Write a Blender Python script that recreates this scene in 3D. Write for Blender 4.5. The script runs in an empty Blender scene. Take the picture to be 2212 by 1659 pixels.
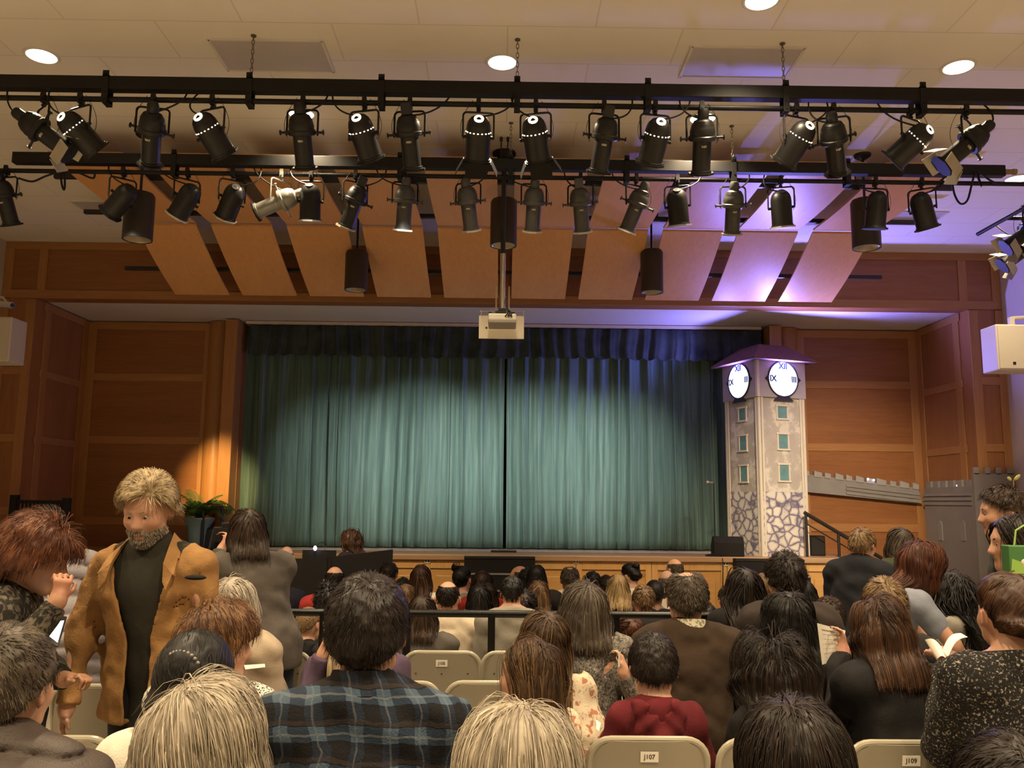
import bpy, math, random
import numpy as np
from mathutils import Matrix, Vector

# ---------------------------------------------------------------- camera, world, exposure
SC = bpy.context.scene
COL = SC.collection
PW, PH, PF = 2212.0, 1659.0, 1840.0
CAM_Z = 1.62
CAM_R = (Matrix.Rotation(math.radians(-0.56), 3, 'Z') @ Matrix.Rotation(math.radians(90 + 7.86), 3, 'X')
         @ Matrix.Rotation(math.radians(0.55), 3, 'Z'))
_cd = bpy.data.cameras.new('camera')
CAM = bpy.data.objects.new('camera', _cd)
COL.objects.link(CAM)
_cd.sensor_width = 36.0
_cd.lens = PF / PW * 36.0
_cd.clip_start = 0.05
_cd.clip_end = 100
CAM.matrix_world = Matrix.Translation((0, 0, CAM_Z)) @ CAM_R.to_4x4()
SC.camera = CAM
SC.view_settings.view_transform = 'Standard'
SC.view_settings.look = 'None'
SC.view_settings.gamma = 1.0
SC.view_settings.use_curve_mapping = False
SC.view_settings.exposure = 0.12

world = bpy.data.worlds.new('world')
SC.world = world
world.use_nodes = True
_bg = world.node_tree.nodes['Background']
_bg.inputs['Color'].default_value = (1.0, 0.76, 0.47, 1)
_bg.inputs['Strength'].default_value = 0.22


def ray(px, py):
    d = CAM_R @ Vector(((px - PW / 2) / PF, -(py - PH / 2) / PF, -1.0))
    return np.array(d)


def P(px, py, y):
    """point seen at that pixel on the vertical plane at depth y"""
    d = ray(px, py)
    return np.array((0, 0, CAM_Z)) + d * (y / d[1])


def PZ(px, py, z):
    """point seen at that pixel on the horizontal plane at height z"""
    d = ray(px, py)
    return np.array((0, 0, CAM_Z)) + d * ((z - CAM_Z) / d[2])


# main levels of the hall
FLOOR_Z, LOW_Z, STEP_Y = 0.0, -0.30, 5.55
CEIL_Z = 4.88
FRONT_Y, LIP_Y, BACK_Y = 10.7, 11.0, 12.1
DECK_Z = 0.951
SOFFIT_Z = 4.135
WALL_X = 6.42


def lamp(name, kind, loc, energy, color, parent=None, target=None, **kw):
    ld = bpy.data.lights.new(name, kind)
    ld.energy = energy
    ld.color = color
    for k, v in kw.items():
        setattr(ld, k, v)
    o = bpy.data.objects.new(name, ld)
    COL.objects.link(o)
    o.location = loc
    if target is not None:
        o.rotation_euler = (Vector(target) - Vector(loc)).to_track_quat('-Z', 'Y').to_euler()
    return o


WARM = (1.0, 0.785, 0.51)
# recessed ceiling downlights: (pixel) for the ones in the picture, unseen extra ones added to light the audience
DOWN_PX = [(90, 120), (1085, 134), (2070, 144), (1645, 0), (651, 245), (1518, 255), (2197, 386)]
DOWN = [tuple(PZ(px, py, CEIL_Z)[:2]) for px, py in DOWN_PX]
DOWN_EXTRA = [(-4.4, 3.4), (-1.7, 3.6), (1.9, 2.4), (4.4, 3.4), (-3.2, 1.2), (0.3, 1.2), (3.6, 0.8),
              (-4.4, -1.4), (-1.3, -1.4), (1.6, -1.4), (4.4, -1.4)]
for i, (lx, ly) in enumerate(DOWN + DOWN_EXTRA):
    e = 60.0 if i < len(DOWN) else 95.0
    lamp('downlight_beam', 'SPOT', (lx, ly, CEIL_Z - 0.03), e * 5.0, WARM, target=(lx, ly, 0),
         spot_size=math.radians(118), spot_blend=0.7, shadow_soft_size=0.09)

# stage lanterns of the near pipe washing the curtain, and two warm ones on the sides of the stage, with added fill on its front
CURT = (1.0, 0.98, 0.90)
for (sx, tx, tz_, e, size) in ((-3.5, -2.3, 2.1, 1000, 23), (-1.75, -1.2, 2.2, 1700, 24), (-0.95, -0.2, 2.25, 1300, 24), (0.95, 0.7, 2.2, 1300, 24),
                               (1.7, 1.6, 2.15, 1500, 23)):
    lamp('curtain_beam', 'SPOT', (sx, 5.95, 4.02), e, CURT, target=(tx, 12.1, tz_), spot_size=math.radians(size), spot_blend=1.0, shadow_soft_size=0.06)
lamp('column_beam', 'SPOT', (-3.0, 6.0, 4.0), 4200, (1.0, 0.66, 0.26), target=(-3.99, 12.0, 1.85), spot_size=math.radians(11.5), spot_blend=1.0, shadow_soft_size=0.06)
for sx in (-1.9, 1.9):
    lamp('apron_fill', 'SPOT', (sx * 0.9, 7.4, 4.0), 420, (1.0, 0.74, 0.42), target=(sx, 10.9, 0.5), spot_size=math.radians(56), spot_blend=1.0, shadow_soft_size=0.06)  # added fill to brighten the stage front, no lit lantern hangs here
lamp('tower_beam', 'SPOT', (2.9, 5.95, 4.02), 1500, (1.0, 0.80, 0.54), target=(4.5, 11.6, 1.5), spot_size=math.radians(40), spot_blend=1.0, shadow_soft_size=0.06)

# ---------------------------------------------------------------- materials
MATS = {}


class NT:
    """small helper to wire shader nodes"""
    def __init__(s, name):
        s.m = bpy.data.materials.new(name)
        s.m.use_nodes = True
        s.t = s.m.node_tree
        s.b = s.t.nodes['Principled BSDF']

    def n(s, typ, ins=None, **props):
        nd = s.t.nodes.new(typ)
        for k, v in props.items():
            setattr(nd, k, v)
        for k, v in (ins or {}).items():
            s.set(nd.inputs[k], v)
        return nd

    def set(s, sock, v):
        if isinstance(v, bpy.types.NodeSocket):
            s.t.links.new(v, sock)
        else:
            if isinstance(v, tuple) and len(v) == 3 and sock.type == 'RGBA':
                v = v + (1,)
            sock.default_value = v

    def math(s, op, a, b=0.0, c=0.0):
        nd = s.t.nodes.new('ShaderNodeMath')
        nd.operation = op
        for i, v in enumerate((a, b, c)):
            s.set(nd.inputs[i], v)
        return nd.outputs[0]

    def mix(s, f, a, b, mode='MIX'):
        nd = s.t.nodes.new('ShaderNodeMix')
        nd.data_type = 'RGBA'
        nd.blend_type = mode
        s.set(nd.inputs[0], f)
        s.set(nd.inputs[6], a)
        s.set(nd.inputs[7], b)
        return nd.outputs[2]

    def coord(s, kind='Object', scale=(1, 1, 1), rot=(0, 0, 0), loc=(0, 0, 0)):
        tc = s.n('ShaderNodeTexCoord')
        mp = s.n('ShaderNodeMapping', {'Vector': tc.outputs[kind], 'Scale': scale, 'Rotation': rot, 'Location': loc})
        return mp.outputs[0]

    def noise(s, vec, scale, detail=3.0, rough=0.5, dist=0.0):
        nd = s.n('ShaderNodeTexNoise', {'Vector': vec, 'Scale': scale, 'Detail': detail, 'Roughness': rough, 'Distortion': dist})
        return nd.outputs['Fac']

    def ramp(s, f, stops):
        nd = s.n('ShaderNodeValToRGB', {'Fac': f})
        cr = nd.color_ramp
        while len(cr.elements) < len(stops):
            cr.elements.new(0.5)
        for e, (p, c) in zip(cr.elements, stops):
            e.position = p
            e.color = c + (1,) if len(c) == 3 else c
        return nd.outputs['Color']

    def bump(s, h, strength=0.3, dist=0.01):
        nd = s.n('ShaderNodeBump', {'Height': h, 'Strength': strength, 'Distance': dist})
        s.set(s.b.inputs['Normal'], nd.outputs[0])

    def out(s, color=None, rough=None, metal=None, spec=None):
        if color is not None:
            s.set(s.b.inputs['Base Color'], color)
        if rough is not None:
            s.set(s.b.inputs['Roughness'], rough)
        if metal is not None:
            s.set(s.b.inputs['Metallic'], metal)
        if spec is not None:
            s.set(s.b.inputs['Specular IOR Level'], spec)
        return s.m


def plain(name, color, rough=0.6, metal=0.0, spec=0.5, var=0.08, scale=14.0, bump=0.0):
    if name in MATS:
        return MATS[name]
    k = NT(name)
    v = k.coord()
    f = k.noise(v, scale, 4)
    lo = tuple(max(0, c * (1 - var)) for c in color)
    hi = tuple(min(1, c * (1 + var)) for c in color)
    k.out(k.mix(f, lo, hi), rough, metal, spec)
    if bump:
        k.bump(k.noise(v, scale * 8, 3), bump, 0.004)
    MATS[name] = k.m
    return k.m


def emit(name, color, strength):
    if name in MATS:
        return MATS[name]
    k = NT(name)
    k.out(color, 0.5)
    k.set(k.b.inputs['Emission Color'], color)
    k.b.inputs['Emission Strength'].default_value = strength
    MATS[name] = k.m
    return k.m


def wood(name, c1, c2, axis='X', rough=0.38, scale=1.0):
    """veneer with grain running along the axis"""
    if name in MATS:
        return MATS[name]
    k = NT(name)
    st = {'X': (1.2, 14, 14), 'Z': (14, 14, 1.2), 'Y': (14, 1.2, 14)}[axis]
    v = k.coord('Object', tuple(a * scale for a in st))
    g = k.noise(v, 2.2, 6, 0.62, 0.6)
    big = k.noise(k.coord('Object', tuple(a * 0.16 * scale for a in st)), 2.0, 2)
    f = k.math('ADD', k.math('MULTIPLY', g, 0.65), k.math('MULTIPLY', big, 0.45))
    k.out(k.ramp(f, [(0.33, c1), (0.72, c2)]), rough, 0, 0.35)
    MATS[name] = k.m
    return k.m


def fabric(name, color, rough=0.9, var=0.25, scale=5.0, c2=None, weave=260.0, bump=0.25, sheen=0.0):
    if name in MATS:
        return MATS[name]
    k = NT(name)
    v = k.coord()
    f = k.noise(v, scale, 5, 0.6)
    lo = tuple(max(0, c * (1 - var)) for c in color)
    hi = c2 or tuple(min(1, c * (1 + var)) for c in color)
    k.out(k.ramp(f, [(0.3, lo), (0.7, hi)]), rough, 0, 0.25)
    if sheen:
        k.b.inputs['Sheen Weight'].default_value = sheen
    k.bump(k.math('ADD', k.noise(v, weave, 2), k.math('MULTIPLY', k.noise(v, 18, 4, 0.6), 3.0)), bump, 0.006)
    MATS[name] = k.m
    return k.m


# ---------------------------------------------------------------- mesh building
def np3(v):
    return np.asarray(v, dtype=float)


def frame_from(d):
    d = np3(d)
    d = d / np.linalg.norm(d)
    a = np.array((0, 0, 1.0)) if abs(d[2]) < 0.9 else np.array((1.0, 0, 0))
    u = np.cross(a, d)
    u /= np.linalg.norm(u)
    w = np.cross(d, u)
    return u, w, d


class MB:
    """collects shapes, builds them as ONE mesh object"""
    def __init__(s):
        s.v, s.f, s.mi, s.n = [], [], [], 0

    def add(s, v, f, mi=0, M=None):
        v = np3(v)
        if M is not None:
            M = np.array(M)
            v = v @ M[:3, :3].T + M[:3, 3]
        s.v.append(v)
        s.f += [tuple(int(i) + s.n for i in q) for q in f]
        s.mi += [mi] * len(f)
        s.n += len(v)
        return s

    def box(s, c, size, mi=0, M=None, rz=0.0):
        hx, hy, hz = (a / 2 for a in size)
        v = np.array([(x, y, z) for x in (-hx, hx) for y in (-hy, hy) for z in (-hz, hz)])
        if rz:
            ca, sa = math.cos(rz), math.sin(rz)
            v = v @ np.array(((ca, sa, 0), (-sa, ca, 0), (0, 0, 1)))
        f = [(0, 1, 3, 2), (4, 6, 7, 5), (0, 4, 5, 1), (2, 3, 7, 6), (0, 2, 6, 4), (1, 5, 7, 3)]
        return s.add(v + np3(c), f, mi, M)

    def cyl(s, p0, p1, r0, r1=None, n=16, caps=True, mi=0, M=None):
        r1 = r0 if r1 is None else r1
        p0, p1 = np3(p0), np3(p1)
        u, w, d = frame_from(p1 - p0)
        a = np.arange(n) * 2 * math.pi / n
        ring = np.outer(np.cos(a), u) + np.outer(np.sin(a), w)
        v = np.vstack((p0 + ring * r0, p1 + ring * r1))
        f = [(i, (i + 1) % n, n + (i + 1) % n, n + i) for i in range(n)]
        if caps:
            f += [tuple(range(n - 1, -1, -1)), tuple(range(n, 2 * n))]
        return s.add(v, f, mi, M)

    def tube(s, pts, r, n=8, mi=0, M=None, closed=False):
        pts = np3(pts)
        k = len(pts)
        r = np.full(k, r) if np.isscalar(r) else np3(r)
        V = []
        up = None
        for i in range(k):
            a, b = pts[(i - 1) % k if closed else max(i - 1, 0)], pts[(i + 1) % k if closed else min(i + 1, k - 1)]
            d = b - a
            d /= np.linalg.norm(d) + 1e-12
            if up is None:
                u, w, _ = frame_from(d)
            else:
                u = up - d * up.dot(d)
                u /= np.linalg.norm(u) + 1e-12
                w = np.cross(d, u)
            up = u
            an = np.arange(n) * 2 * math.pi / n
            V.append(pts[i] + (np.outer(np.cos(an), u) + np.outer(np.sin(an), w)) * r[i])
        f = []
        for i in range(k if closed else k - 1):
            o, q = i * n, ((i + 1) % k) * n
            f += [(o + j, o + (j + 1) % n, q + (j + 1) % n, q + j) for j in range(n)]
        if not closed:
            f += [tuple(range(n - 1, -1, -1)), tuple(range((k - 1) * n, k * n))]
        return s.add(np.vstack(V), f, mi, M)

    def lathe(s, prof, n=24, mi=0, M=None):
        prof = np3(prof)
        a = np.arange(n) * 2 * math.pi / n
        V = np.vstack([np.column_stack((r * np.cos(a), r * np.sin(a), np.full(n, z))) for r, z in prof])
        f = []
        for i in range(len(prof) - 1):
            f += [(i * n + j, i * n + (j + 1) % n, (i + 1) * n + (j + 1) % n, (i + 1) * n + j) for j in range(n)]
        f += [tuple(range(n - 1, -1, -1)), tuple(range((len(prof) - 1) * n, len(prof) * n))]
        return s.add(V, f, mi, M)

    def prism(s, poly, d0, d1, mi=0, M=None, plane='XZ'):
        """polygon (2-d) extruded from d0 to d1 across its plane"""
        poly = [tuple(p) for p in poly]
        n = len(poly)
        def to3(p, d):
            return (p[0], d, p[1]) if plane == 'XZ' else ((p[0], p[1], d) if plane == 'XY' else (d, p[0], p[1]))
        v = [to3(p, d0) for p in poly] + [to3(p, d1) for p in poly]
        f = [tuple(range(n)), tuple(range(2 * n - 1, n - 1, -1))]
        f += [(i, n + i, n + (i + 1) % n, (i + 1) % n) for i in range(n)]
        return s.add(v, f, mi, M)

    def ell(s, c, r, nu=20, nv=12, mi=0, M=None, R=None):
        V = []
        for i in range(nv + 1):
            t = math.pi * i / nv
            for j in range(nu):
                p = 2 * math.pi * j / nu
                V.append((math.sin(t) * math.cos(p), math.sin(t) * math.sin(p), math.cos(t)))
        V = np3(V) * np3(r)
        if R is not None:
            V = V @ np.array(R).T
        f = [(i * nu + j, (i + 1) * nu + j, (i + 1) * nu + (j + 1) % nu, i * nu + (j + 1) % nu) for i in range(nv) for j in range(nu)]
        return s.add(V + np3(c), f, mi, M)

    def build(s, name, mats, parent=None, smooth=True, bevel=0.0, origin=None, angle=35.0, seg=2):
        me = bpy.data.meshes.new(name)
        V = np.vstack(s.v) if s.v else np.zeros((0, 3))
        if origin is not None:
            V = V - np3(origin)
        me.from_pydata(V.tolist(), [], s.f)
        if not isinstance(mats, (list, tuple)):
            mats = [mats]
        for m in mats:
            me.materials.append(m)
        if len(mats) > 1:
            me.polygons.foreach_set('material_index', s.mi)
        import bmesh
        bm = bmesh.new()
        bm.from_mesh(me)
        bmesh.ops.recalc_face_normals(bm, faces=bm.faces)
        bm.to_mesh(me)
        bm.free()
        if smooth:
            me.shade_smooth()
            me.set_sharp_from_angle(angle=math.radians(angle))
        o = bpy.data.objects.new(name, me)
        COL.objects.link(o)
        if origin is not None:
            o.location = origin
        if parent is not None:
            o.parent = parent
        if bevel:
            b = o.modifiers.new('bevel', 'BEVEL')
            b.width = bevel
            b.segments = seg
            b.limit_method = 'ANGLE'
            b.angle_limit = math.radians(40)
        return o


def tag(o, label, cat, group=None, kind=None):
    if label:
        o['label'] = label
    if cat:
        o['category'] = cat
    if group:
        o['group'] = group
    if kind:
        o['kind'] = kind
    return o


def thing(name, label, cat, loc=(0, 0, 0), rz=0.0, group=None):
    o = bpy.data.objects.new(name, None)
    o.empty_display_size = 0.1
    COL.objects.link(o)
    o.location = tuple(float(a) for a in loc)
    o.rotation_euler = (0, 0, rz)
    return tag(o, label, cat, group)


def struct(o):
    o['kind'] = 'structure'
    return o


def dup(root, label=None, loc=None, rz=None, group=None, skip=()):
    """a copy of a thing with copies of its parts and sub-parts (mesh data shared)"""
    r = root.copy()
    COL.objects.link(r)
    if loc is not None:
        r.location = tuple(float(a) for a in loc)
    if rz is not None:
        r.rotation_euler = (0, 0, rz)
    if label:
        r['label'] = label
    if group:
        r['group'] = group
    for ch in root.children:
        if ch.name.split('.')[0] in skip:
            continue
        c = ch.copy()
        COL.objects.link(c)
        c.parent = r
        for g in ch.children:
            d = g.copy()
            COL.objects.link(d)
            d.parent = c
    return r


def text_mesh(name, body, size, mat, parent, M, depth=0.0008, font_bold=0.0):
    """lettering as a thin mesh; M places the text's x/y plane"""
    cu = bpy.data.curves.new(name, 'FONT')
    cu.body = body
    cu.size = size
    cu.align_x = 'CENTER'
    cu.align_y = 'CENTER'
    cu.extrude = depth
    cu.offset = font_bold
    tmp = bpy.data.objects.new(name + '_tmp', cu)
    COL.objects.link(tmp)
    dg = bpy.context.evaluated_depsgraph_get()
    me = bpy.data.meshes.new_from_object(tmp.evaluated_get(dg))
    bpy.data.objects.remove(tmp)
    me.transform(M)
    me.materials.clear()
    me.materials.append(mat)
    o = bpy.data.objects.new(name, me)
    COL.objects.link(o)
    o.parent = parent
    return o
# ---------------------------------------------------------------- the hall
WOOD_WALL = wood('wall_veneer', (0.22, 0.085, 0.027), (0.32, 0.135, 0.046), 'X')
WOOD_WALLV = wood('wall_veneer_upright', (0.25, 0.10, 0.033), (0.34, 0.15, 0.052), 'Z')
WOOD_TRIM = wood('trim_wood', (0.31, 0.14, 0.047), (0.41, 0.20, 0.070), 'X')
WOOD_TRIMV = wood('trim_wood_upright', (0.31, 0.14, 0.047), (0.41, 0.20, 0.070), 'Z')
WOOD_STAGE = wood('stage_front_wood', (0.50, 0.27, 0.09), (0.62, 0.36, 0.13), 'X', 0.35)
WOOD_STAGEV = wood('stage_frame_wood', (0.55, 0.31, 0.11), (0.66, 0.40, 0.16), 'Z', 0.35)
WOOD_DECK = wood('stage_deck_wood', (0.33, 0.20, 0.11), (0.45, 0.29, 0.17), 'X', 0.4)
WOOD_PANEL = wood('reflector_maple', (0.60, 0.30, 0.115), (0.70, 0.38, 0.155), 'Y', 0.42)
BLACK = plain('black_steel', (0.012, 0.011, 0.010), 0.42, 0.0, 0.5, 0.3)
BLACKM = plain('matt_black', (0.010, 0.009, 0.009), 0.75, 0.0, 0.3, 0.3)
CREAM = plain('cream_wall_paint', (0.52, 0.45, 0.36), 0.8, 0, 0.3, 0.03, 2.0)
WHITE = plain('white_paint', (0.66, 0.62, 0.56), 0.6, 0, 0.4, 0.03)
STEEL = plain('bare_steel', (0.62, 0.60, 0.56), 0.28, 1.0, 0.5, 0.1)
CHROME = plain('chrome_tube', (0.80, 0.77, 0.70), 0.16, 1.0)


def ceiling_mat():
    k = NT('ceiling_tiles')
    v = k.coord('Object')
    br = k.n('ShaderNodeTexBrick', {'Vector': v, 'Color1': (0.80, 0.75, 0.66), 'Color2': (0.775, 0.725, 0.635), 'Mortar': (0.64, 0.585, 0.50),
                                    'Scale': 1.0, 'Mortar Size': 0.006, 'Brick Width': 1.22, 'Row Height': 0.50, 'Mortar Smooth': 0.2})
    f = k.noise(v, 1.3, 3)
    k.out(k.mix(k.math('MULTIPLY', f, 0.25), br.outputs['Color'], (0.68, 0.62, 0.51)), 0.85, 0, 0.2)
    k.bump(k.noise(v, 160, 2), 0.15, 0.003)
    return k.m


def bounce_floor_mat():  # unseen floor, made pale to bounce light up to the ceiling
    k = NT('pale_bounce_floor')
    v = k.coord('Object')
    k.out(k.ramp(k.noise(v, 90, 3), [(0.3, (0.40, 0.35, 0.28)), (0.7, (0.50, 0.45, 0.37))]), 0.8, 0, 0.3)
    return k.m


FLOORM = bounce_floor_mat()
m = MB()
m.box((0, STEP_Y / 2 - 2.5, -0.06), (2 * WALL_X, STEP_Y + 5.0, 0.12))
struct(m.build('floor', FLOORM, smooth=False))
m = MB()
m.box((0, (STEP_Y + 12.3) / 2, LOW_Z - 0.06), (2 * WALL_X, 12.3 - STEP_Y, 0.12))
m.box((0, STEP_Y - 0.02, -0.21), (2 * WALL_X, 0.06, 0.18))
struct(m.build('floor_front', FLOORM, smooth=False))
m = MB()
m.box((0, 2.9, CEIL_Z + 0.06), (2 * WALL_X + 0.4, 16.2, 0.12))
struct(m.build('ceiling', ceiling_mat(), smooth=False))
for nm, sx in (('wall_left', -1), ('wall_right', 1)):
    m = MB()
    m.box((sx * (WALL_X + 0.08), 2.9, 2.3), (0.16, 15.9, 5.6))
    struct(m.build(nm, CREAM, smooth=False))

# wooden front wall: header over the alcove and a pilaster either side
AX = 5.98
m = MB()
m.box((0, FRONT_Y + 0.11, (SOFFIT_Z + CEIL_Z) / 2), (2 * WALL_X, 0.22, CEIL_Z - SOFFIT_Z))
struct(m.build('wall_header', WOOD_WALL, smooth=False))
for nm, sx in (('wall_pilaster_left', -1), ('wall_pilaster_right', 1)):
    m = MB()
    m.box((sx * (AX + WALL_X) / 2, FRONT_Y + 0.11, (SOFFIT_Z + LOW_Z) / 2), (WALL_X - AX, 0.22, SOFFIT_Z - LOW_Z))
    struct(m.build(nm, WOOD_WALLV, smooth=False))
m = MB()
m.box((0, FRONT_Y + 0.96, SOFFIT_Z + 0.06), (2 * AX + 0.3, 1.5, 0.10))
struct(m.build('ceiling_alcove', plain('alcove_paint', (0.62, 0.58, 0.55), 0.75, 0, 0.3, 0.03), smooth=False))
OPL, OPR = -3.73, 3.77  # curtain opening
for nm, x0, x1 in (('wall_back_left', -AX, OPL - 0.02), ('wall_back_right', OPR + 0.02, AX)):
    m = MB()
    m.box(((x0 + x1) / 2, BACK_Y + 0.10, (SOFFIT_Z + LOW_Z) / 2), (x1 - x0, 0.20, SOFFIT_Z - LOW_Z))
    struct(m.build(nm, WOOD_WALL, smooth=False))
for nm, sx in (('wall_return_left', -1), ('wall_return_right', 1)):
    m = MB()
    m.box((sx * (AX + 0.05), FRONT_Y + 0.22 + 0.70, (SOFFIT_Z + LOW_Z) / 2), (0.10, 1.40, SOFFIT_Z - LOW_Z))
    struct(m.build(nm, WOOD_WALLV, smooth=False))
# back of the stage house behind the curtain
m = MB()
m.box((0, BACK_Y + 1.2, 2.0), (8.4, 0.1, 4.6))
m.box((-4.1, BACK_Y + 0.75, 2.0), (0.1, 0.9, 4.6))
m.box((4.1, BACK_Y + 0.75, 2.0), (0.1, 0.9, 4.6))
m.box((0, BACK_Y + 0.7, 4.25), (8.4, 1.0, 0.1))
struct(m.build('wall_stage_house', BLACKM, smooth=False))

# rails and stiles (the lighter frame strips of the panelling)
trim_no = [0]


def trim(boxes, mat=None):
    trim_no[0] += 1
    m = MB()
    for (c, s) in boxes:
        m.box(c, s)
    return struct(m.build('trim_%d' % trim_no[0], mat or WOOD_TRIM, smooth=False, bevel=0.004))


T = 0.018
yf = FRONT_Y - T / 2
trim([((0, yf, SOFFIT_Z + 0.055), (2 * WALL_X, T, 0.11)), ((0, yf, CEIL_Z - 0.05), (2 * WALL_X, T, 0.10))])
trim([((x, yf, (SOFFIT_Z + CEIL_Z) / 2), (0.11, T - 0.004, CEIL_Z - SOFFIT_Z)) for x in (-6.36, -5.93, -3.0, 0.0, 3.0, 5.93, 6.36)], WOOD_TRIMV)
for sx in (-1, 1):
    trim([((sx * (AX + 0.06), yf, 1.9), (0.12, T, 4.44)), ((sx * (WALL_X - 0.05), yf, 1.9), (0.10, T, 4.44))], WOOD_TRIMV)
    zs = (4.08, 3.20, 2.35, 1.45, 0.4)
    trim([((sx * (AX + WALL_X) / 2, yf, z), (WALL_X - AX, T - 0.006, 0.10)) for z in zs[1:]])
    # return wall
    xr = sx * (AX - T / 2)
    trim([((xr, FRONT_Y + 0.30, 1.9), (T, 0.14, 4.44)), ((xr, BACK_Y - 0.08, 1.9), (T, 0.14, 4.44))], WOOD_TRIMV)
    trim([((xr, (FRONT_Y + BACK_Y) / 2 + 0.1, z), (T - 0.006, 1.2, 0.10)) for z in zs])
    # back wall
    xa, xb = (-AX, OPL - 0.44) if sx < 0 else (OPR + 0.44, AX)
    yb = BACK_Y - T / 2
    trim([((xa + 0.07, yb, 1.9), (0.12, T, 4.44)), ((xb - 0.07, yb, 1.9), (0.12, T, 4.44))], WOOD_TRIMV)
    trim([(((xa + xb) / 2, yb, z), (xb - xa, T - 0.006, 0.11)) for z in (4.07, 3.33, 2.43, 1.30)])
    # round half column and flat jamb beside the curtain
    m = MB()
    xc = sx * (3.75 + 0.34)
    m.cyl((xc, BACK_Y + 0.02, LOW_Z), (xc, BACK_Y + 0.02, SOFFIT_Z), 0.155, n=40, caps=False)
    struct(m.build('column_left' if sx < 0 else 'column_right', WOOD_TRIMV))
    trim([((sx * (3.75 + 0.09), BACK_Y - 0.14, 1.95), (0.17, 0.30, 4.36))], WOOD_TRIMV)

# ---------------------------------------------------------------- stage
stage = thing('stage', 'wooden stage with framed panel front below the green curtain', 'stage', (0, LIP_Y, LOW_Z))
dz = DECK_Z - LOW_Z
m = MB()
m.box((-0.62, 0.55 + 0.04, dz - 0.03), (10.6, 1.18, 0.06))
m.box((0, 1.62, dz - 0.03), (7.9, 1.0, 0.06))
m.build('deck', WOOD_DECK, stage, smooth=False)
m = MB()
m.box((0, 0.93, dz + 0.003), (7.3, 0.42, 0.006))  # pale strip: light on the deck below the curtain, put into colour
m.build('lit_deck_strip', plain('lit_deck_tint', (0.55, 0.53, 0.60), 0.35, 0, 0.5, 0.04), stage, smooth=False)
m = MB()
m.box((-0.62, -0.025, dz - 0.035), (10.6, 0.05, 0.07))
m.build('nosing', WOOD_DECK, stage, smooth=False, bevel=0.01)
m = MB()
m.box((-0.62, 0.045, (dz - 0.07) / 2), (10.6, 0.05, dz - 0.07))
m.box((4.66, 0.58, (dz - 0.07) / 2), (0.05, 1.05, dz - 0.07))
m.build('riser_board', WOOD_STAGE, stage, smooth=False)
for k in range(-7, 4):
    x = 1.42 + 0.96 * k
    if x - 0.5 < -5.95:
        continue
    m = MB()
    zt = dz - 0.075
    m.box((x - 0.44, 0.008, zt / 2), (0.075, 0.022, zt))
    m.box((x + 0.44, 0.008, zt / 2), (0.075, 0.022, zt))
    m.box((x, 0.008, zt - 0.05), (0.805, 0.022, 0.10))
    m.box((x, 0.008, 0.06), (0.805, 0.022, 0.12))
    f = m.build('panel_frame', WOOD_STAGEV, stage, smooth=False, bevel=0.004)
    m = MB()
    m.box((x, 0.012, zt - 0.42), (0.66, 0.018, 0.46))
    m.build('raised_field', WOOD_STAGE, f, smooth=False, bevel=0.006)
PLASTIC = plain('outlet_plate', (0.70, 0.66, 0.56), 0.4, 0, 0.5, 0.02)
for px, py in ((923, 1208), (1244, 1209), (1567, 1214)):
    p = P(px, py, LIP_Y - 0.008) - np.array((0, LIP_Y, LOW_Z))
    m = MB()
    m.box((p[0], -0.008, p[2]), (0.075, 0.012, 0.10))
    o = m.build('outlet_plate', PLASTIC, stage, smooth=False, bevel=0.004)
    m = MB()
    for ax in (-0.018, 0.018):
        for az in (-0.022, 0.022):
            m.box((p[0] + ax, -0.0155, p[2] + az), (0.017, 0.004, 0.026))
    m.build('socket', BLACKM, o, smooth=False)


# ---------------------------------------------------------------- curtain
def velvet():
    k = NT('green_velvet')
    v = k.coord('Object', (9, 9, 0.35))
    f = k.noise(v, 3.0, 5, 0.6)
    k.out(k.ramp(f, [(0.28, (0.070, 0.124, 0.112)), (0.55, (0.115, 0.188, 0.170)), (0.80, (0.19, 0.275, 0.25))]), 0.85, 0, 0.2)
    k.b.inputs['Sheen Weight'].default_value = 0.35
    k.b.inputs['Sheen Roughness'].default_value = 0.4
    k.set(k.b.inputs['Sheen Tint'], (0.5, 0.8, 0.7))
    return k.m


VELVET = velvet()


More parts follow.
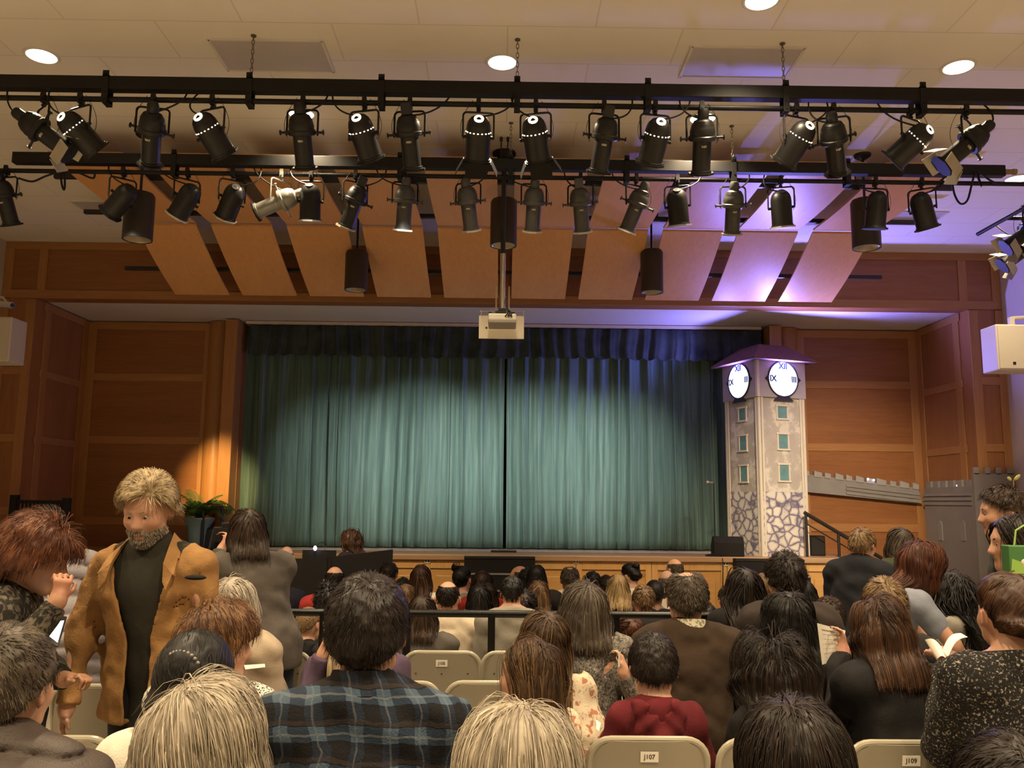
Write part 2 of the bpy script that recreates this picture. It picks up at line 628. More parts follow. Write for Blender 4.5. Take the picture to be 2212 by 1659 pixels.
def drape(name, x0, x1, z0, z1, yb, amp, seed, parent, scallop=0.0, wid=(0.13, 0.30), thick=0.006, mat=None):
    rnd = random.Random(seed)
    xs_k, ph = [x0], [0.0]
    amps = [rnd.uniform(0.6, 1.2)]
    while xs_k[-1] < x1:
        xs_k.append(xs_k[-1] + rnd.uniform(*wid))
        ph.append(ph[-1] + 2 * math.pi)
        amps.append(rnd.uniform(0.45, 1.25))
    nx, nz = int((x1 - x0) / 0.0125), 26
    xs = np.linspace(x0, x1, nx)
    zs = np.linspace(0, 1, nz)
    X, Zt = np.meshgrid(xs, zs)
    drift = 0.035 * np.sin(X * 2.3 + Zt * 2.0 + seed) * (1 - Zt)
    phi = np.interp(X + drift, xs_k, ph)
    A = np.interp(X, xs_k, amps) * amp * (0.62 + 0.5 * (1 - Zt))
    Y = yb - A * (np.sin(phi) + 0.30 * np.sin(2 * phi + 0.8 + 1.7 * np.sin(X * 3.1)) + 0.20 * np.sin(3.3 * phi + X) * (0.5 + 0.5 * np.sin(X * 5)))
    Xd = X + 0.45 * A * np.cos(phi)
    Zb = z0 + scallop * (np.sin(phi) * 0.5 + 0.4 * np.sin(X * 1.7)) * 1.0
    Z = Zb + (z1 - Zb) * Zt
    V = np.column_stack((Xd.ravel(), Y.ravel(), Z.ravel()))
    F = [(j * nx + i, j * nx + i + 1, (j + 1) * nx + i + 1, (j + 1) * nx + i) for j in range(nz - 1) for i in range(nx - 1)]
    m = MB()
    m.add(V, F)
    o = m.build(name, mat or VELVET, parent, angle=180)
    s = o.modifiers.new('cloth', 'SOLIDIFY')
    s.thickness = thick
    return o


cur = thing('stage_curtain', 'green velvet stage curtain hanging closed in pleats', 'curtain', (0, BACK_Y + 0.21, DECK_Z))
drape('left_half', -3.86, 0.03, 0.012, 3.16, 0.0, 0.060, 5, cur)
drape('right_half', 0.03, 3.88, 0.012, 3.16, -0.01, 0.060, 11, cur)
val = drape('valance', -3.66, 3.70, 3.66, SOFFIT_Z - 0.03, BACK_Y - 0.06, 0.024, 3, None, 0.022, (0.15, 0.26), mat=fabric('shaded_velvet', (0.028, 0.040, 0.040), 0.9, 0.3, 3.0, (0.06, 0.08, 0.078)))  # darker cloth than the curtain stands in for shade above the beams
tag(val, 'shade-dark green pleated valance across the top of the stage curtain', 'valance')
m = MB()
m.box((0, BACK_Y - 0.14, SOFFIT_Z - 0.02), (7.36, 0.04, 0.04))
tag(m.build('curtain_track', plain('track_paint', (0.55, 0.47, 0.36), 0.5), smooth=False, origin=(0, BACK_Y, SOFFIT_Z)),
    'thin pale track under the alcove ceiling above the valance', 'curtain track')

# ---------------------------------------------------------------- ceiling fittings
GLOW = emit('downlight_glow', (1.0, 0.86, 0.62), 9.0)
pos_words = ['above the left end of the near lighting beam', 'above the middle of the near lighting beam',
             'above the right end of the near lighting beam', 'cut by the top edge of the picture',
             'behind the near lighting pipe on the left', 'behind the near lighting pipe right of centre', 'beyond the far pipe at the right edge']
def downlight():
    t = thing('downlight', '', 'downlight', group='recessed ceiling downlights')
    m = MB()
    a = np.arange(33) * 2 * math.pi / 32
    m.lathe([(0.105, 0.0), (0.105, -0.008), (0.118, -0.010), (0.128, -0.004), (0.128, 0.0)], 32)
    m.build('trim_ring', WHITE, t)
    m = MB()
    m.lathe([(0.001, -0.006), (0.104, -0.006), (0.104, -0.002), (0.001, -0.002)], 32)
    m.build('lens', GLOW, t)
    return t


dl = downlight()
for i, (x, y) in enumerate(DOWN):
    o = dl if i == 0 else dup(dl)
    o.location = (x, y, CEIL_Z)
    o['label'] = 'lit round ceiling downlight ' + pos_words[i]

DIFF = plain('unlit_diffuser', (0.50, 0.46, 0.46), 0.45, 0, 0.4, 0.03)
tro = [(-1.735, 5.94, 'above the near beam on the left'), (1.735, 5.94, 'above the near beam on the right'),
       (-1.735 * 2.55, 9.35, 'at the far left beside the wooden reflector panels'), (1.735 * 2.62, 9.35, 'at the far right beside the wooden reflector panels')]
for i, (x, y, w) in enumerate(tro):
    if i == 0:
        t0 = thing('ceiling_light_panel', '', 'light panel', group='unlit fluorescent ceiling panels')
        m = MB()
        for s in (-1, 1):
            m.box((s * 0.405, 0, -0.006), (0.022, 0.46, 0.014))
            m.box((0, s * 0.22, -0.006), (0.82, 0.022, 0.014))
        m.build('frame', WHITE, t0, smooth=False, bevel=0.003)
        m = MB()
        m.box((0, 0, -0.004), (0.79, 0.42, 0.008))
        m.build('diffuser', DIFF, t0, smooth=False)
        o = t0
    else:
        o = dup(t0)
    o.location = (x, y, CEIL_Z)
    o['label'] = 'unlit grey rectangular ceiling light panel ' + w

# ---------------------------------------------------------------- wooden reflector panels under the ceiling
rp_word = ['leftmost', 'second from the left', 'third from the left', 'fourth from the left', 'fifth from the left',
           'sixth from the left', 'seventh from the left', 'eighth from the left', 'second from the right', 'rightmost']


def refl(row, k):
    x = (-4.5 + k) * 0.83
    if row == 0:
        ya, za, yb, zb = 7.25, 4.64, 9.06, 4.62
    else:
        ya, za, yb, zb = 9.08, 4.595, 10.32, 4.115
    n = 8
    prof = []
    for i in range(n + 1):
        t = i / n
        b = 0.03 * math.sin(math.pi * t)
        prof.append((ya + (yb - ya) * t, za + (zb - za) * t - b))
    top = [(y, z + 0.022) for y, z in reversed(prof)]
    cy, cz = (ya + yb) / 2, (za + zb) / 2
    m = MB()
    m.prism([(y - cy, z - cz) for y, z in prof + top], -0.333, 0.333, plane='YZ')
    o = m.build('reflector_panel', WOOD_PANEL, smooth=True, angle=25)
    o.location = (x, cy, cz)
    return tag(o, ('%s maple reflector panel in the level row behind the lighting pipes' if row == 0 else
                   '%s maple reflector panel in the sloping row above the stage') % rp_word[k], 'reflector panel',
               'level reflector panels' if row == 0 else 'sloping reflector panels')


for row in (0, 1):
    for k in range(10):
        refl(row, k)
for i, (y, z, x1, w) in enumerate(((7.95, 4.70, P(2062, 466, 7.95)[0], 'highest'), (8.95, 4.69, P(1995, 510, 8.95)[0], 'middle'),
                                   (9.95, 4.34, P(1905, 621, 9.95)[0], 'lowest'))):
    t = thing('panel_rail', '%s black support rail behind the maple reflector panels' % w, 'support rail', (0, y, z), group='black rails carrying the panels')
    m = MB()
    m.box((0, 0, 0), (2 * x1, 0.045, 0.045))
    m.build('rail', BLACK, t, smooth=False, bevel=0.004)
    for x in np.arange(-3.32 - 0.0, 3.4, 0.83 * 2):
        m = MB()
        m.cyl((x, 0, 0.02), (x, 0, CEIL_Z - z), 0.006, n=6)
        m.build('hanger_rod', BLACK, t)
# ---------------------------------------------------------------- lighting beams
B1Y, B2Y, BEAM_Z, PIPE_Z = 5.67, 7.02, 4.495, 4.385
BLK_RIG = plain('rig_black', (0.006, 0.0055, 0.005), 0.55, 0.0, 0.3, 0.4)
CHAINM = plain('chain_steel', (0.20, 0.17, 0.12), 0.4, 0.8)


def beam(name, label, y, x0, x1, bpx, bpy, chains, px0, px1):
    t = thing(name, label, 'lighting bar', (0, y, BEAM_Z), group='black lighting bars')
    m = MB()
    m.box(((x0 + x1) / 2, 0, 0), (x1 - x0, 0.075, 0.095))
    m.build('beam', BLK_RIG, t, smooth=False, bevel=0.004)
    m = MB()
    m.cyl((px0, 0, PIPE_Z - BEAM_Z), (px1, 0, PIPE_Z - BEAM_Z), 0.0195, n=14)
    m.build('pipe', BLK_RIG, t)
    for px in bpx:
        x = P(px, bpy, y)[0]
        m = MB()
        m.box((x, -0.041, -0.045), (0.042, 0.007, 0.21))
        m.box((x, -0.041, 0.062), (0.042, 0.007, 0.045))
        m.box((x, 0.041, -0.045), (0.042, 0.007, 0.21))
        m.box((x, 0, -0.143), (0.042, 0.09, 0.008))
        m.box((x, 0, 0.052), (0.042, 0.09, 0.007))
        m.cyl((x, -0.05, 0.066), (x, -0.043, 0.066), 0.007, n=8)
        m.cyl((x, -0.05, -0.07), (x, -0.043, -0.07), 0.007, n=8)
        m.cyl((x, -0.05, -0.125), (x, -0.043, -0.125), 0.007, n=8)
        m.build('bracket', BLK_RIG, t, smooth=False)
    for px in chains:
        x = P(px, bpy, y)[0]
        m = MB()
        z0, z1 = 0.07, CEIL_Z - BEAM_Z
        nl = 9
        for i in range(nl):
            zc = z0 + (z1 - z0) * (i + 0.5) / nl
            h = (z1 - z0) / nl * 0.62
            a = np.arange(12) * 2 * math.pi / 12
            lx, lz = 0.009 * np.cos(a), h * np.sin(a)
            pts = np.column_stack((x + lx, np.zeros(12), zc + lz)) if i % 2 else np.column_stack((np.full(12, x), lx, zc + lz))
            m.tube(pts, 0.0032, 6, closed=True)
        m.cyl((x, 0, z1 - 0.008), (x, 0, z1), 0.02, n=12)
        m.build('hanging_chain', CHAINM, t)
    return t


beam('lighting_bar', 'near black lighting beam with pipe hung on chains across the whole hall', B1Y, -6.4, 6.4, (232, 541, 825, 1117, 1398, 1694, 1988), 200,
     (541, 1117, 1694), -6.4, 6.4)
beam('lighting_bar', 'far black lighting beam with pipe in front of the wooden reflector panels', B2Y, P(30, 350, B2Y)[0], P(2168, 375, B2Y)[0],
     (378, 865, 1103, 1353, 1583, 1828), 360, (1103, 1583), -6.4, 6.4)
m = MB()
xe = P(2168, 375, B2Y)[0]
m.cyl((0, 0, 0), (0.10, 0, 0), 0.022, n=12)
m.cyl((0.08, 0, 0), (0.11, 0, 0), 0.026, n=12)
tag(m.build('connector', plain('brass_plug', (0.25, 0.17, 0.06), 0.5, 0.3), origin=None), 'brass end plug on the right end of the far lighting beam', 'plug')
bpy.data.objects['connector'].location = (xe, B2Y, BEAM_Z)
bpy.data.objects['connector'].name = 'end_plug'

# ---------------------------------------------------------------- stage lights
HOUSE = plain('lamp_housing', (0.008, 0.0075, 0.007), 0.42, 0.0, 0.4, 0.35, 20)
HOUSE2 = plain('worn_grey_housing', (0.055, 0.055, 0.052), 0.42, 0.2, 0.5, 0.4, 25)
SILV = plain('worn_silver_housing', (0.30, 0.30, 0.27), 0.38, 0.5, 0.5, 0.3, 25)
RIM = plain('pale_gel_frame', (0.42, 0.38, 0.30), 0.5, 0.2)
HOTL = emit('lamp_glow_spill', (1.0, 0.86, 0.60), 3.0)
VENT = emit('vent_glow', (1.0, 0.80, 0.52), 4.5)
HOLE = plain('vent_hole_dark', (0.004, 0.004, 0.004), 0.8)
LENS = plain('lamp_lens', (0.10, 0.10, 0.09), 0.15, 0.0, 0.8)


def basis(d):
    """matrix whose local -Z is the aim direction d"""
    z = -Vector(d).normalized()
    y = CAM_R @ Vector((0, -0.35, 1))          # the side turned to the seats
    y = (y - z * y.dot(z)).normalized()
    x = y.cross(z)
    return Matrix((x, y, z)).transposed()


def par_parts(t, lit, mat, rim):
    m = MB()
    m.lathe([(0.004, 0.150), (0.030, 0.147), (0.055, 0.135), (0.074, 0.112), (0.084, 0.082), (0.087, 0.055), (0.087, -0.145), (0.094, -0.147),
             (0.094, -0.158), (0.080, -0.158), (0.078, -0.06)], 32)
    h = m.build('housing', mat, t)
    a = math.radians(30)
    m = MB()
    c = np.array((0, math.sin(a) * 0.086, 0.062 + math.cos(a) * 0.083))
    nrm = np.array((0, math.sin(a), math.cos(a)))
    m.cyl(c - nrm * 0.004, c + nrm * 0.005, 0.034, n=24)
    m.build('rear_opening', HOTL if lit else HOLE, h)
    if lit:
        for i in range(9):
            b = math.radians(90 + (i - 4) * 19)
            q = np.array((math.cos(b), math.sin(b), 0))
            m = MB()
            m.ell(q * 0.0868 + (0, 0, 0.040), (0.0062, 0.0062, 0.0042), 8, 6)
            m.build('vent_slot', VENT, h)
    for s in (-1, 1):
        m = MB()
        m.cyl((s * 0.086, 0, 0), (s * 0.112, 0, 0), 0.012, n=10)
        m.build('pivot_bolt', BLK_RIG, t)
    m = MB()
    m.lathe([(0.002, -0.10), (0.077, -0.10), (0.077, -0.105), (0.002, -0.112)], 24)
    m.build('lens', LENS, t)
    m = MB()
    n8 = [(0.108 * math.cos(math.radians(22.5 + 45 * i)), 0.108 * math.sin(math.radians(22.5 + 45 * i))) for i in range(8)]
    m.prism(n8, -0.172, -0.158, plane='XY')
    m.build('gel_frame', rim, t, smooth=False)


def doors(t, mat):
    for ang in (0, 90, 180, 270):
        m = MB()
        R = Matrix.Rotation(math.radians(ang), 4, 'Z') @ Matrix.Translation((0, 0.10, -0.165)) @ Matrix.Rotation(math.radians(28), 4, 'X')
        m.box((0, 0, -0.05), (0.15, 0.004, 0.10), M=R)
        m.build('barn_door', mat, t, smooth=False)


def ers_parts(t, mat, rim, long_cap):
    m = MB()
    m.lathe([(0.004, 0.150), (0.036, 0.148), (0.062, 0.128), (0.080, 0.098), (0.088, 0.060), (0.086, 0.030), (0.072, 0.018), (0.068, 0.008)], 28)
    h = m.build('reflector_housing', mat, t)
    m = MB()
    for i in range(6):
        m.cyl((0, 0, 0.10 + i * 0.006), (0, 0, 0.103 + i * 0.006), 0.080 - i * 0.0035, n=24)
    m.build('cooling_fin', mat, h)
    m = MB()
    if long_cap:
        m.box((0, 0.0, 0.185), (0.072, 0.072, 0.085))
    else:
        m.lathe([(0.036, 0.14), (0.040, 0.15), (0.040, 0.195), (0.030, 0.215), (0.004, 0.218)], 18)
    m.build('lamp_cap', mat, t, smooth=not long_cap, bevel=0.006 if long_cap else 0)
    m = MB()
    m.lathe([(0.090, 0.034), (0.096, 0.028), (0.096, 0.004), (0.090, -0.002), (0.070, -0.002), (0.070, 0.034)], 28)
    m.build('shutter_ring', mat, t)
    m = MB()
    m.lathe([(0.064, 0.010), (0.064, -0.205), (0.072, -0.207), (0.072, -0.222), (0.058, -0.222), (0.056, -0.12)], 28)
    b = m.build('lens_barrel', mat, t)
    m = MB()
    m.box((0, 0.067, -0.035), (0.034, 0.006, 0.014))
    m.cyl((0, 0.064, -0.035), (0, 0.078, -0.035), 0.008, n=10)
    m.build('focus_knob', RIM, b, smooth=False)
    m = MB()
    m.lathe([(0.002, -0.19), (0.058, -0.19), (0.058, -0.197), (0.002, -0.205)], 24)
    m.build('lens', LENS, t)
    m = MB()
    n8 = [(0.092 * math.cos(math.radians(22.5 + 45 * i)), 0.092 * math.sin(math.radians(22.5 + 45 * i))) for i in range(8)]
    m.prism(n8, -0.236, -0.222, plane='XY')
    m.build('gel_frame', rim, t, smooth=False)
    for s in (-1, 1):
        m = MB()
        m.cyl((s * 0.094, 0, 0.015), (s * 0.150, 0, 0.015), 0.009, n=10)
        m.tube([(s * 0.150, 0.0 + 0.016 * math.cos(a), 0.015 + 0.016 * math.sin(a)) for a in np.arange(10) * 0.6283], 0.004, 6, closed=True)
        m.build('yoke_knob', mat, t)


def yoke_mesh(w, drop):
    m = MB()
    r = 0.028
    pts = [(-w, 0, -drop), (-w, 0, -r)]
    pts += [(-w + r - r * math.cos(a), 0, -r + r * math.sin(a)) for a in np.linspace(0.25, math.pi / 2, 5)]
    pts += [(w - r + r * math.sin(a), 0, -r + r * math.cos(a)) for a in np.linspace(0, math.pi / 2 - 0.25, 5)]
    pts += [(w, 0, -r), (w, 0, -drop)]
    m.tube([(x, y * 1.0, z) for x, y, z in pts], 0.0075, 6)
    return m


PROTO = {}


def fixture(kind, lit, style):
    key = (kind, lit, style)
    if key in PROTO:
        return dup(PROTO[key], skip=('power_lead', 'safety_cable'))
    t = thing('par_light' if kind == 'par' else 'profile_spotlight', '', 'stage light')
    mat = {'black': HOUSE, 'grey': HOUSE2, 'silver': SILV}[style.split('+')[0]]
    rim = RIM if 'rim' in style else BLK_RIG
    m = MB()
    m.box((0, 0, -0.005), (0.032, 0.055, 0.058))
    m.box((0, -0.018, 0.026), (0.030, 0.018, 0.030))
    m.cyl((0, 0.0, -0.03), (0, 0, -0.062), 0.010, n=10)
    m.cyl((0, -0.04, -0.012), (0, -0.022, -0.012), 0.009, n=8)
    m.cyl((0, 0, -0.046), (0, 0, -0.058), 0.016, n=6)
    m.build('clamp', mat if style.startswith('silver') else BLK_RIG, t, smooth=False)
    yoke_mesh(0.108, 0.187).build('yoke', mat if kind == 'par' or style.startswith('silver') else BLK_RIG, t)
    if kind == 'par':
        par_parts(t, lit, mat, rim)
        if 'doors' in style:
            doors(t, rim)
    else:
        ers_parts(t, mat, rim, 'cap' in style)
        if 'doors' in style:
            doors(t, RIM)
    PROTO[key] = t
    return t


def aim(t, px, py, dx, dy, depth, y, group, label, out=0.5, scale=1.0):
    """pixel of the body's middle; (dx, dy) its lean in the picture (rear to front); out: how far it points away from us"""
    c = P(px, py, y)
    side = np.array(CAM_R @ Vector((1, 0, 0)))
    up = np.array(CAM_R @ Vector((0, 1, 0)))
    fw = -np.array(CAM_R @ Vector((0, 0, 1)))
    n = math.hypot(dx, dy)
    d = math.cos(out) * (side * dx - up * dy) / n + math.sin(out) * fw
    d /= np.linalg.norm(d)
    root = np.array((c[0], y, PIPE_Z))
    t.location = root
    Rb = basis(d)
    drop = 0.060
    piv = Vector((0, 0, -drop - 0.182))
    pan = math.atan2(d[0], d[1])
    for ch in t.children:
        nm = ch.name.split('.')[0]
        if nm == 'clamp':
            continue
        if nm == 'yoke':
            ch.matrix_local = Matrix.Translation((0, 0, -drop)) @ Matrix.Rotation(-pan * 0.6, 4, 'Z')
        else:
            ch.matrix_local = Matrix.Translation(piv) @ Rb.to_4x4() @ Matrix.Scale(scale, 4)
    t['label'] = label
    t['group'] = group
    # power lead from the lamp back to the pipe
    rnd = random.Random(int(px * 7 + y * 13))
    e = np.array(piv) - d * 0.14 * scale
    s = rnd.choice((-1, 1))
    q = np.array((s * rnd.uniform(0.10, 0.28), -0.01, 0.045))
    mid = (e + q) / 2 + np.array((s * rnd.uniform(0.05, 0.12), -0.03, -rnd.uniform(0.02, 0.10)))
    pts = [(1 - a) ** 2 * e + 2 * a * (1 - a) * mid + a * a * q for a in np.linspace(0, 1, 14)]
    m = MB()
    m.tube(pts, 0.0062, 6)
    m.build('power_lead', BLK_RIG, t)
    m = MB()
    e2 = np.array(piv) + np.array((-s * 0.10, 0, -0.02))
    q2 = np.array((-s * 0.04, -0.02, 0.02))
    mid = (e2 + q2) / 2 + np.array((-s * 0.10, 0, -0.03))
    m.tube([(1 - a) ** 2 * e2 + 2 * a * (1 - a) * mid + a * a * q2 for a in np.linspace(0, 1, 10)], 0.002, 5)
    m.build('safety_cable', BLK_RIG, t)
    return t


ORD = ['first', 'second', 'third', 'fourth', 'fifth', 'sixth', 'seventh', 'eighth', 'ninth', 'tenth', 'eleventh', 'twelfth', 'thirteenth',
       'fourteenth', 'fifteenth', 'sixteenth', 'seventeenth']
# near pipe: (body px, py, dx, dy, kind, lit, style, out)
ROW1 = [(88, 300, 80, 62, 'ers', 0, 'black+doors', 0.2), (168, 300, 42, 55, 'par', 1, 'black', 0.5), (327, 300, -18, 60, 'ers', 0, 'black', 0.5),
        (455, 300, 32, 60, 'par', 1, 'black', 0.5), (652, 300, 0, 70, 'ers', 0, 'black', 0.4), (785, 300, 18, 62, 'par', 1, 'black', 0.5),
        (884, 300, 6, 80, 'ers', 0, 'black+cap', 0.35), (1033, 300, -5, 62, 'par', 1, 'black+doors', 0.5), (1157, 300, 12, 62, 'par', 1, 'black+doors', 0.5),
        (1305, 302, -12, 80, 'ers', 0, 'black+cap', 0.35), (1416, 303, -13, 64, 'par', 1, 'black', 0.5), (1517, 302, 4, 80, 'ers', 0, 'black', 0.4),
        (1722, 305, -34, 62, 'par', 1, 'black', 0.5), (1802, 306, 24, 70, 'ers', 0, 'black', 0.5), (1970, 308, -60, 62, 'par', 1, 'black', 0.45),
        (2090, 308, -80, 70, 'ers', 0, 'black+doors', 0.1)]
for i, (px, py, dx, dy, kind, lit, style, out) in enumerate(ROW1):
    what = ('lit black par can' if lit else 'unlit black profile spotlight')
    aim(fixture(kind, bool(lit), style), px, py, dx, dy, None, B1Y, 'stage lights on the near pipe',
        '%s, %s fixture from the left on the near lighting pipe' % (what, ORD[i]), out)
ROW2 = [(8, 440, 6, 60, 'ers', 0, 'black+cap', 0.3), (262, 448, -52, 50, 'par', 0, 'black', 0.2), (402, 438, -34, 50, 'par', 0, 'black+rim', 0.15),
        (500, 445, -28, 50, 'par', 0, 'black+rim', 0.3), (606, 447, -75, 32, 'ers', 0, 'silver', 0.0), (670, 440, -2, 62, 'par', 0, 'black+rim', 0.1),
        (766, 452, -32, 76, 'ers', 0, 'black+cap+rim', 0.2), (874, 452, -8, 80, 'ers', 0, 'grey+rim', 0.2), (1011, 448, 8, 70, 'ers', 0, 'grey+rim', 0.3),
        (1153, 452, -4, 75, 'ers', 0, 'grey+rim', 0.3), (1254, 456, 8, 75, 'ers', 0, 'grey+cap+rim', 0.3), (1375, 452, -28, 72, 'ers', 0, 'grey+rim', 0.2),
        (1464, 450, 8, 75, 'par', 0, 'black+rim', 0.1), (1584, 458, 2, 78, 'ers', 0, 'grey+rim', 0.3), (1688, 452, 6, 62, 'par', 0, 'black+rim', 0.1),
        (1893, 448, -3, 62, 'par', 0, 'black', 0.1), (1993, 450, 20, 62, 'par', 0, 'black', 0.1)]
for i, (px, py, dx, dy, kind, lit, style, out) in enumerate(ROW2):
    sh = {'black': 'black', 'grey': 'worn dark grey', 'silver': 'worn silver grey'}[style.split('+')[0]]
    what = sh + (' par can' if kind == 'par' else ' profile spotlight')
    aim(fixture(kind, False, style), px, py, dx, dy, None, B2Y, 'stage lights on the far pipe',
        '%s, %s fixture from the left on the far lighting pipe' % (what, ORD[i]), out)
for (px, py, w) in ((2206, 340, 'upper'), (2204, 494, 'lower')):
    t = fixture('ers', False, 'black+doors')
    aim(t, px, py, -40, 30, None, 7.6 if w == 'upper' else 8.2, 'stage lights at the right wall', '%s black spotlight cut by the right edge beside the cream wall' % w, 0.1)
# short stub pipe that carries the two lights beside the right wall
xr = P(2206, 340, 7.6)[0]
t = thing('wall_pipe', 'short black lighting pipe fixed to the right wall', 'pipe', (WALL_X, 7.9, PIPE_Z))
m = MB()
m.cyl((xr - WALL_X, -0.42, 0), (xr - WALL_X, 0.5, 0), 0.02, n=12)
m.cyl((xr - WALL_X, 0, 0), (0, 0, 0), 0.02, n=12)
m.build('pipe', BLK_RIG, t)

# large can and pendant house lights
PEND = plain('pendant_can', (0.030, 0.023, 0.018), 0.5, 0, 0.5, 0.15)
PGLOW = plain('pendant_reflector', (0.45, 0.40, 0.30), 0.3, 0.6)


def pendant(px, ytop, ybot, d, label):
    c = P(px, (ytop + ybot) / 2, d)
    h = P(px, ytop, d)[2] - P(px, ybot, d)[2]
    t = thing('pendant_light', label, 'pendant light', (c[0], d, c[2]), group='black cylinder house lights')
    m = MB()
    R = 0.128
    m.lathe([(0.004, h / 2 + 0.012), (R * 0.55, h / 2 + 0.010), (R * 0.9, h / 2 - 0.004), (R, h / 2 - 0.03), (R, -h / 2), (R - 0.012, -h / 2),
             (R - 0.02, -h / 2 + 0.10)], 36)
    m.build('housing', PEND, t)
    m = MB()
    m.lathe([(0.002, -h / 2 + 0.06), (R - 0.025, -h / 2 + 0.025), (R - 0.014, -h / 2 + 0.004), (R - 0.013, -h / 2 + 0.008), (0.002, -h / 2 + 0.065)], 30)
    m.build('reflector', PGLOW, t)
    m = MB()
    m.cyl((0, 0, h / 2), (0, 0, CEIL_Z - c[2] - 0.02), 0.012, n=10)
    m.build('stem', BLACK, t)
    m = MB()
    m.lathe([(0.004, CEIL_Z - c[2] - 0.055), (0.03, CEIL_Z - c[2] - 0.05), (0.075, CEIL_Z - c[2] - 0.02), (0.08, CEIL_Z - c[2])], 20)
    m.build('ceiling_cup', BLACK, t)
    return t


pendant(770, 543, 627, 9.42, 'black cylinder pendant light between the sloping panels left of the projector')
pendant(1408, 541, 632, 9.42, 'black cylinder pendant light between the sloping panels right of the projector')
pendant(1870, 432, 536, 7.60, 'large black cylinder pendant light under the right end of the far pipe')
pendant(1088, 432, 531, 7.92, 'black cylinder pendant light straight behind the projector pole')
pendant(300, 418, 518, 7.35, 'large black cylinder pendant light under the left end of the far pipe')

# loops of spare cable on the beams
for i, (pts, y, w) in enumerate((([(40, 385), (70, 392), (100, 380), (135, 372), (140, 395), (138, 410), (133, 395), (135, 375), (165, 372), (200, 385), (205, 370)], B2Y - 0.05, 'at the left end of the far beam'),
                                 ([(2030, 392), (2052, 380), (2062, 420), (2075, 440), (2090, 432), (2100, 395), (2108, 372), (2120, 402), (2112, 372), (2150, 395), (2200, 400)], B2Y - 0.05, 'at the right end of the far beam'))):
    w3 = [P(a, b, y) for a, b in pts]
    dense = []
    for k in range(len(w3) - 1):
        p0, p1, p2, p3 = w3[max(k - 1, 0)], w3[k], w3[k + 1], w3[min(k + 2, len(w3) - 1)]
        for a in np.linspace(0, 1, 7)[:-1]:
            dense.append(0.5 * ((2 * p1) + (-p0 + p2) * a + (2 * p0 - 5 * p1 + 4 * p2 - p3) * a * a + (-p0 + 3 * p1 - 3 * p2 + p3) * a ** 3))
    m = MB()
    m.tube(dense, 0.009, 7)
    tag(m.build('cable_loop', BLK_RIG, origin=w3[3]), 'loops of black spare cable %s' % w, 'cable')

# ---------------------------------------------------------------- projector on its pole
pj = P(1085, 690, 7.67)
pr = thing('projector', 'white ceiling projector on a chrome pole in front of a pale plate', 'projector', (pj[0], 7.67, pj[2]))
zc = CEIL_Z - pj[2]
m = MB()
m.cyl((0, 0, 0.10), (0, 0, 0.62), 0.026, n=20)
m.build('pole', CHROME, pr)
m = MB()
m.cyl((0, 0, 0.62), (0, 0, zc), 0.022, n=16)
m.build('upper_pole', BLACK, pr)
m = MB()
m.lathe([(0.022, zc - 0.06), (0.05, zc - 0.055), (0.11, zc - 0.02), (0.11, zc)], 24)
m.build('ceiling_cup', BLACK, pr)
m = MB()
m.box((0, 0, 0.085), (0.075, 0.09, 0.025))
m.box((-0.015, 0, 0.06), (0.10, 0.10, 0.02))
for sx in (-0.11, 0.10):
    m.box((sx, 0, 0.048), (0.03, 0.16, 0.014))
m.build('mount', BLACK, pr, smooth=False, bevel=0.003)
m = MB()
m.box((0, 0.06, 0.008), (0.255, 0.30, 0.062))
pbody = m.build('body', plain('projector_white', (0.82, 0.78, 0.66), 0.4), pr, smooth=False, bevel=0.012)
m = MB()
m.box((0, 0.06, -0.033), (0.258, 0.302, 0.034))
m.build('lower_case', plain('projector_grey', (0.34, 0.31, 0.26), 0.45), pr, smooth=False, bevel=0.008)
for k, sx in enumerate((0.03, 0.055, 0.085)):
    m = MB()
    m.cyl((sx, -0.095, 0.01 + 0.008 * (k % 2)), (sx, -0.088, 0.01), 0.008, n=10)
    m.build('connector', BLACK, pbody)
for k in range(3):
    m = MB()
    a = 0.03 + 0.02 * k
    m.tube([(a, -0.098, 0.012), (a + 0.02, -0.125, 0.03), (0.05, -0.08, 0.075), (0.035, -0.03, 0.11), (0.03, 0.0, 0.20)], 0.006, 6)
    m.build('video_cable', BLACK, pr)
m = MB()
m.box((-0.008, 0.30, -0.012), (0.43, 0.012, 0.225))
pl = m.build('backing_plate', plain('spotlit_plate', (0.88, 0.80, 0.62), 0.5, 0, 0.5, 0.03), pr, smooth=False, bevel=0.006)  # plate colour brightened for the spotlight falling on it
m = MB()
m.box((-0.15, 0.292, -0.02), (0.018, 0.004, 0.018))
m.box((-0.15, 0.290, -0.02), (0.010, 0.004, 0.010))
m.build('sensor', BLACK, pl, smooth=False)
m = MB()
m.box((0, 0.34, 0.148), (0.43, 0.02, 0.01))
for s in (-1, 1):
    m.box((s * 0.062, 0.34, 0.27), (0.014, 0.014, 0.25))
    m.box((s * 0.20, 0.32, 0.12), (0.008, 0.06, 0.06))
m.build('support_strut', plain('strut_paint', (0.55, 0.45, 0.30), 0.5), pr, smooth=False)
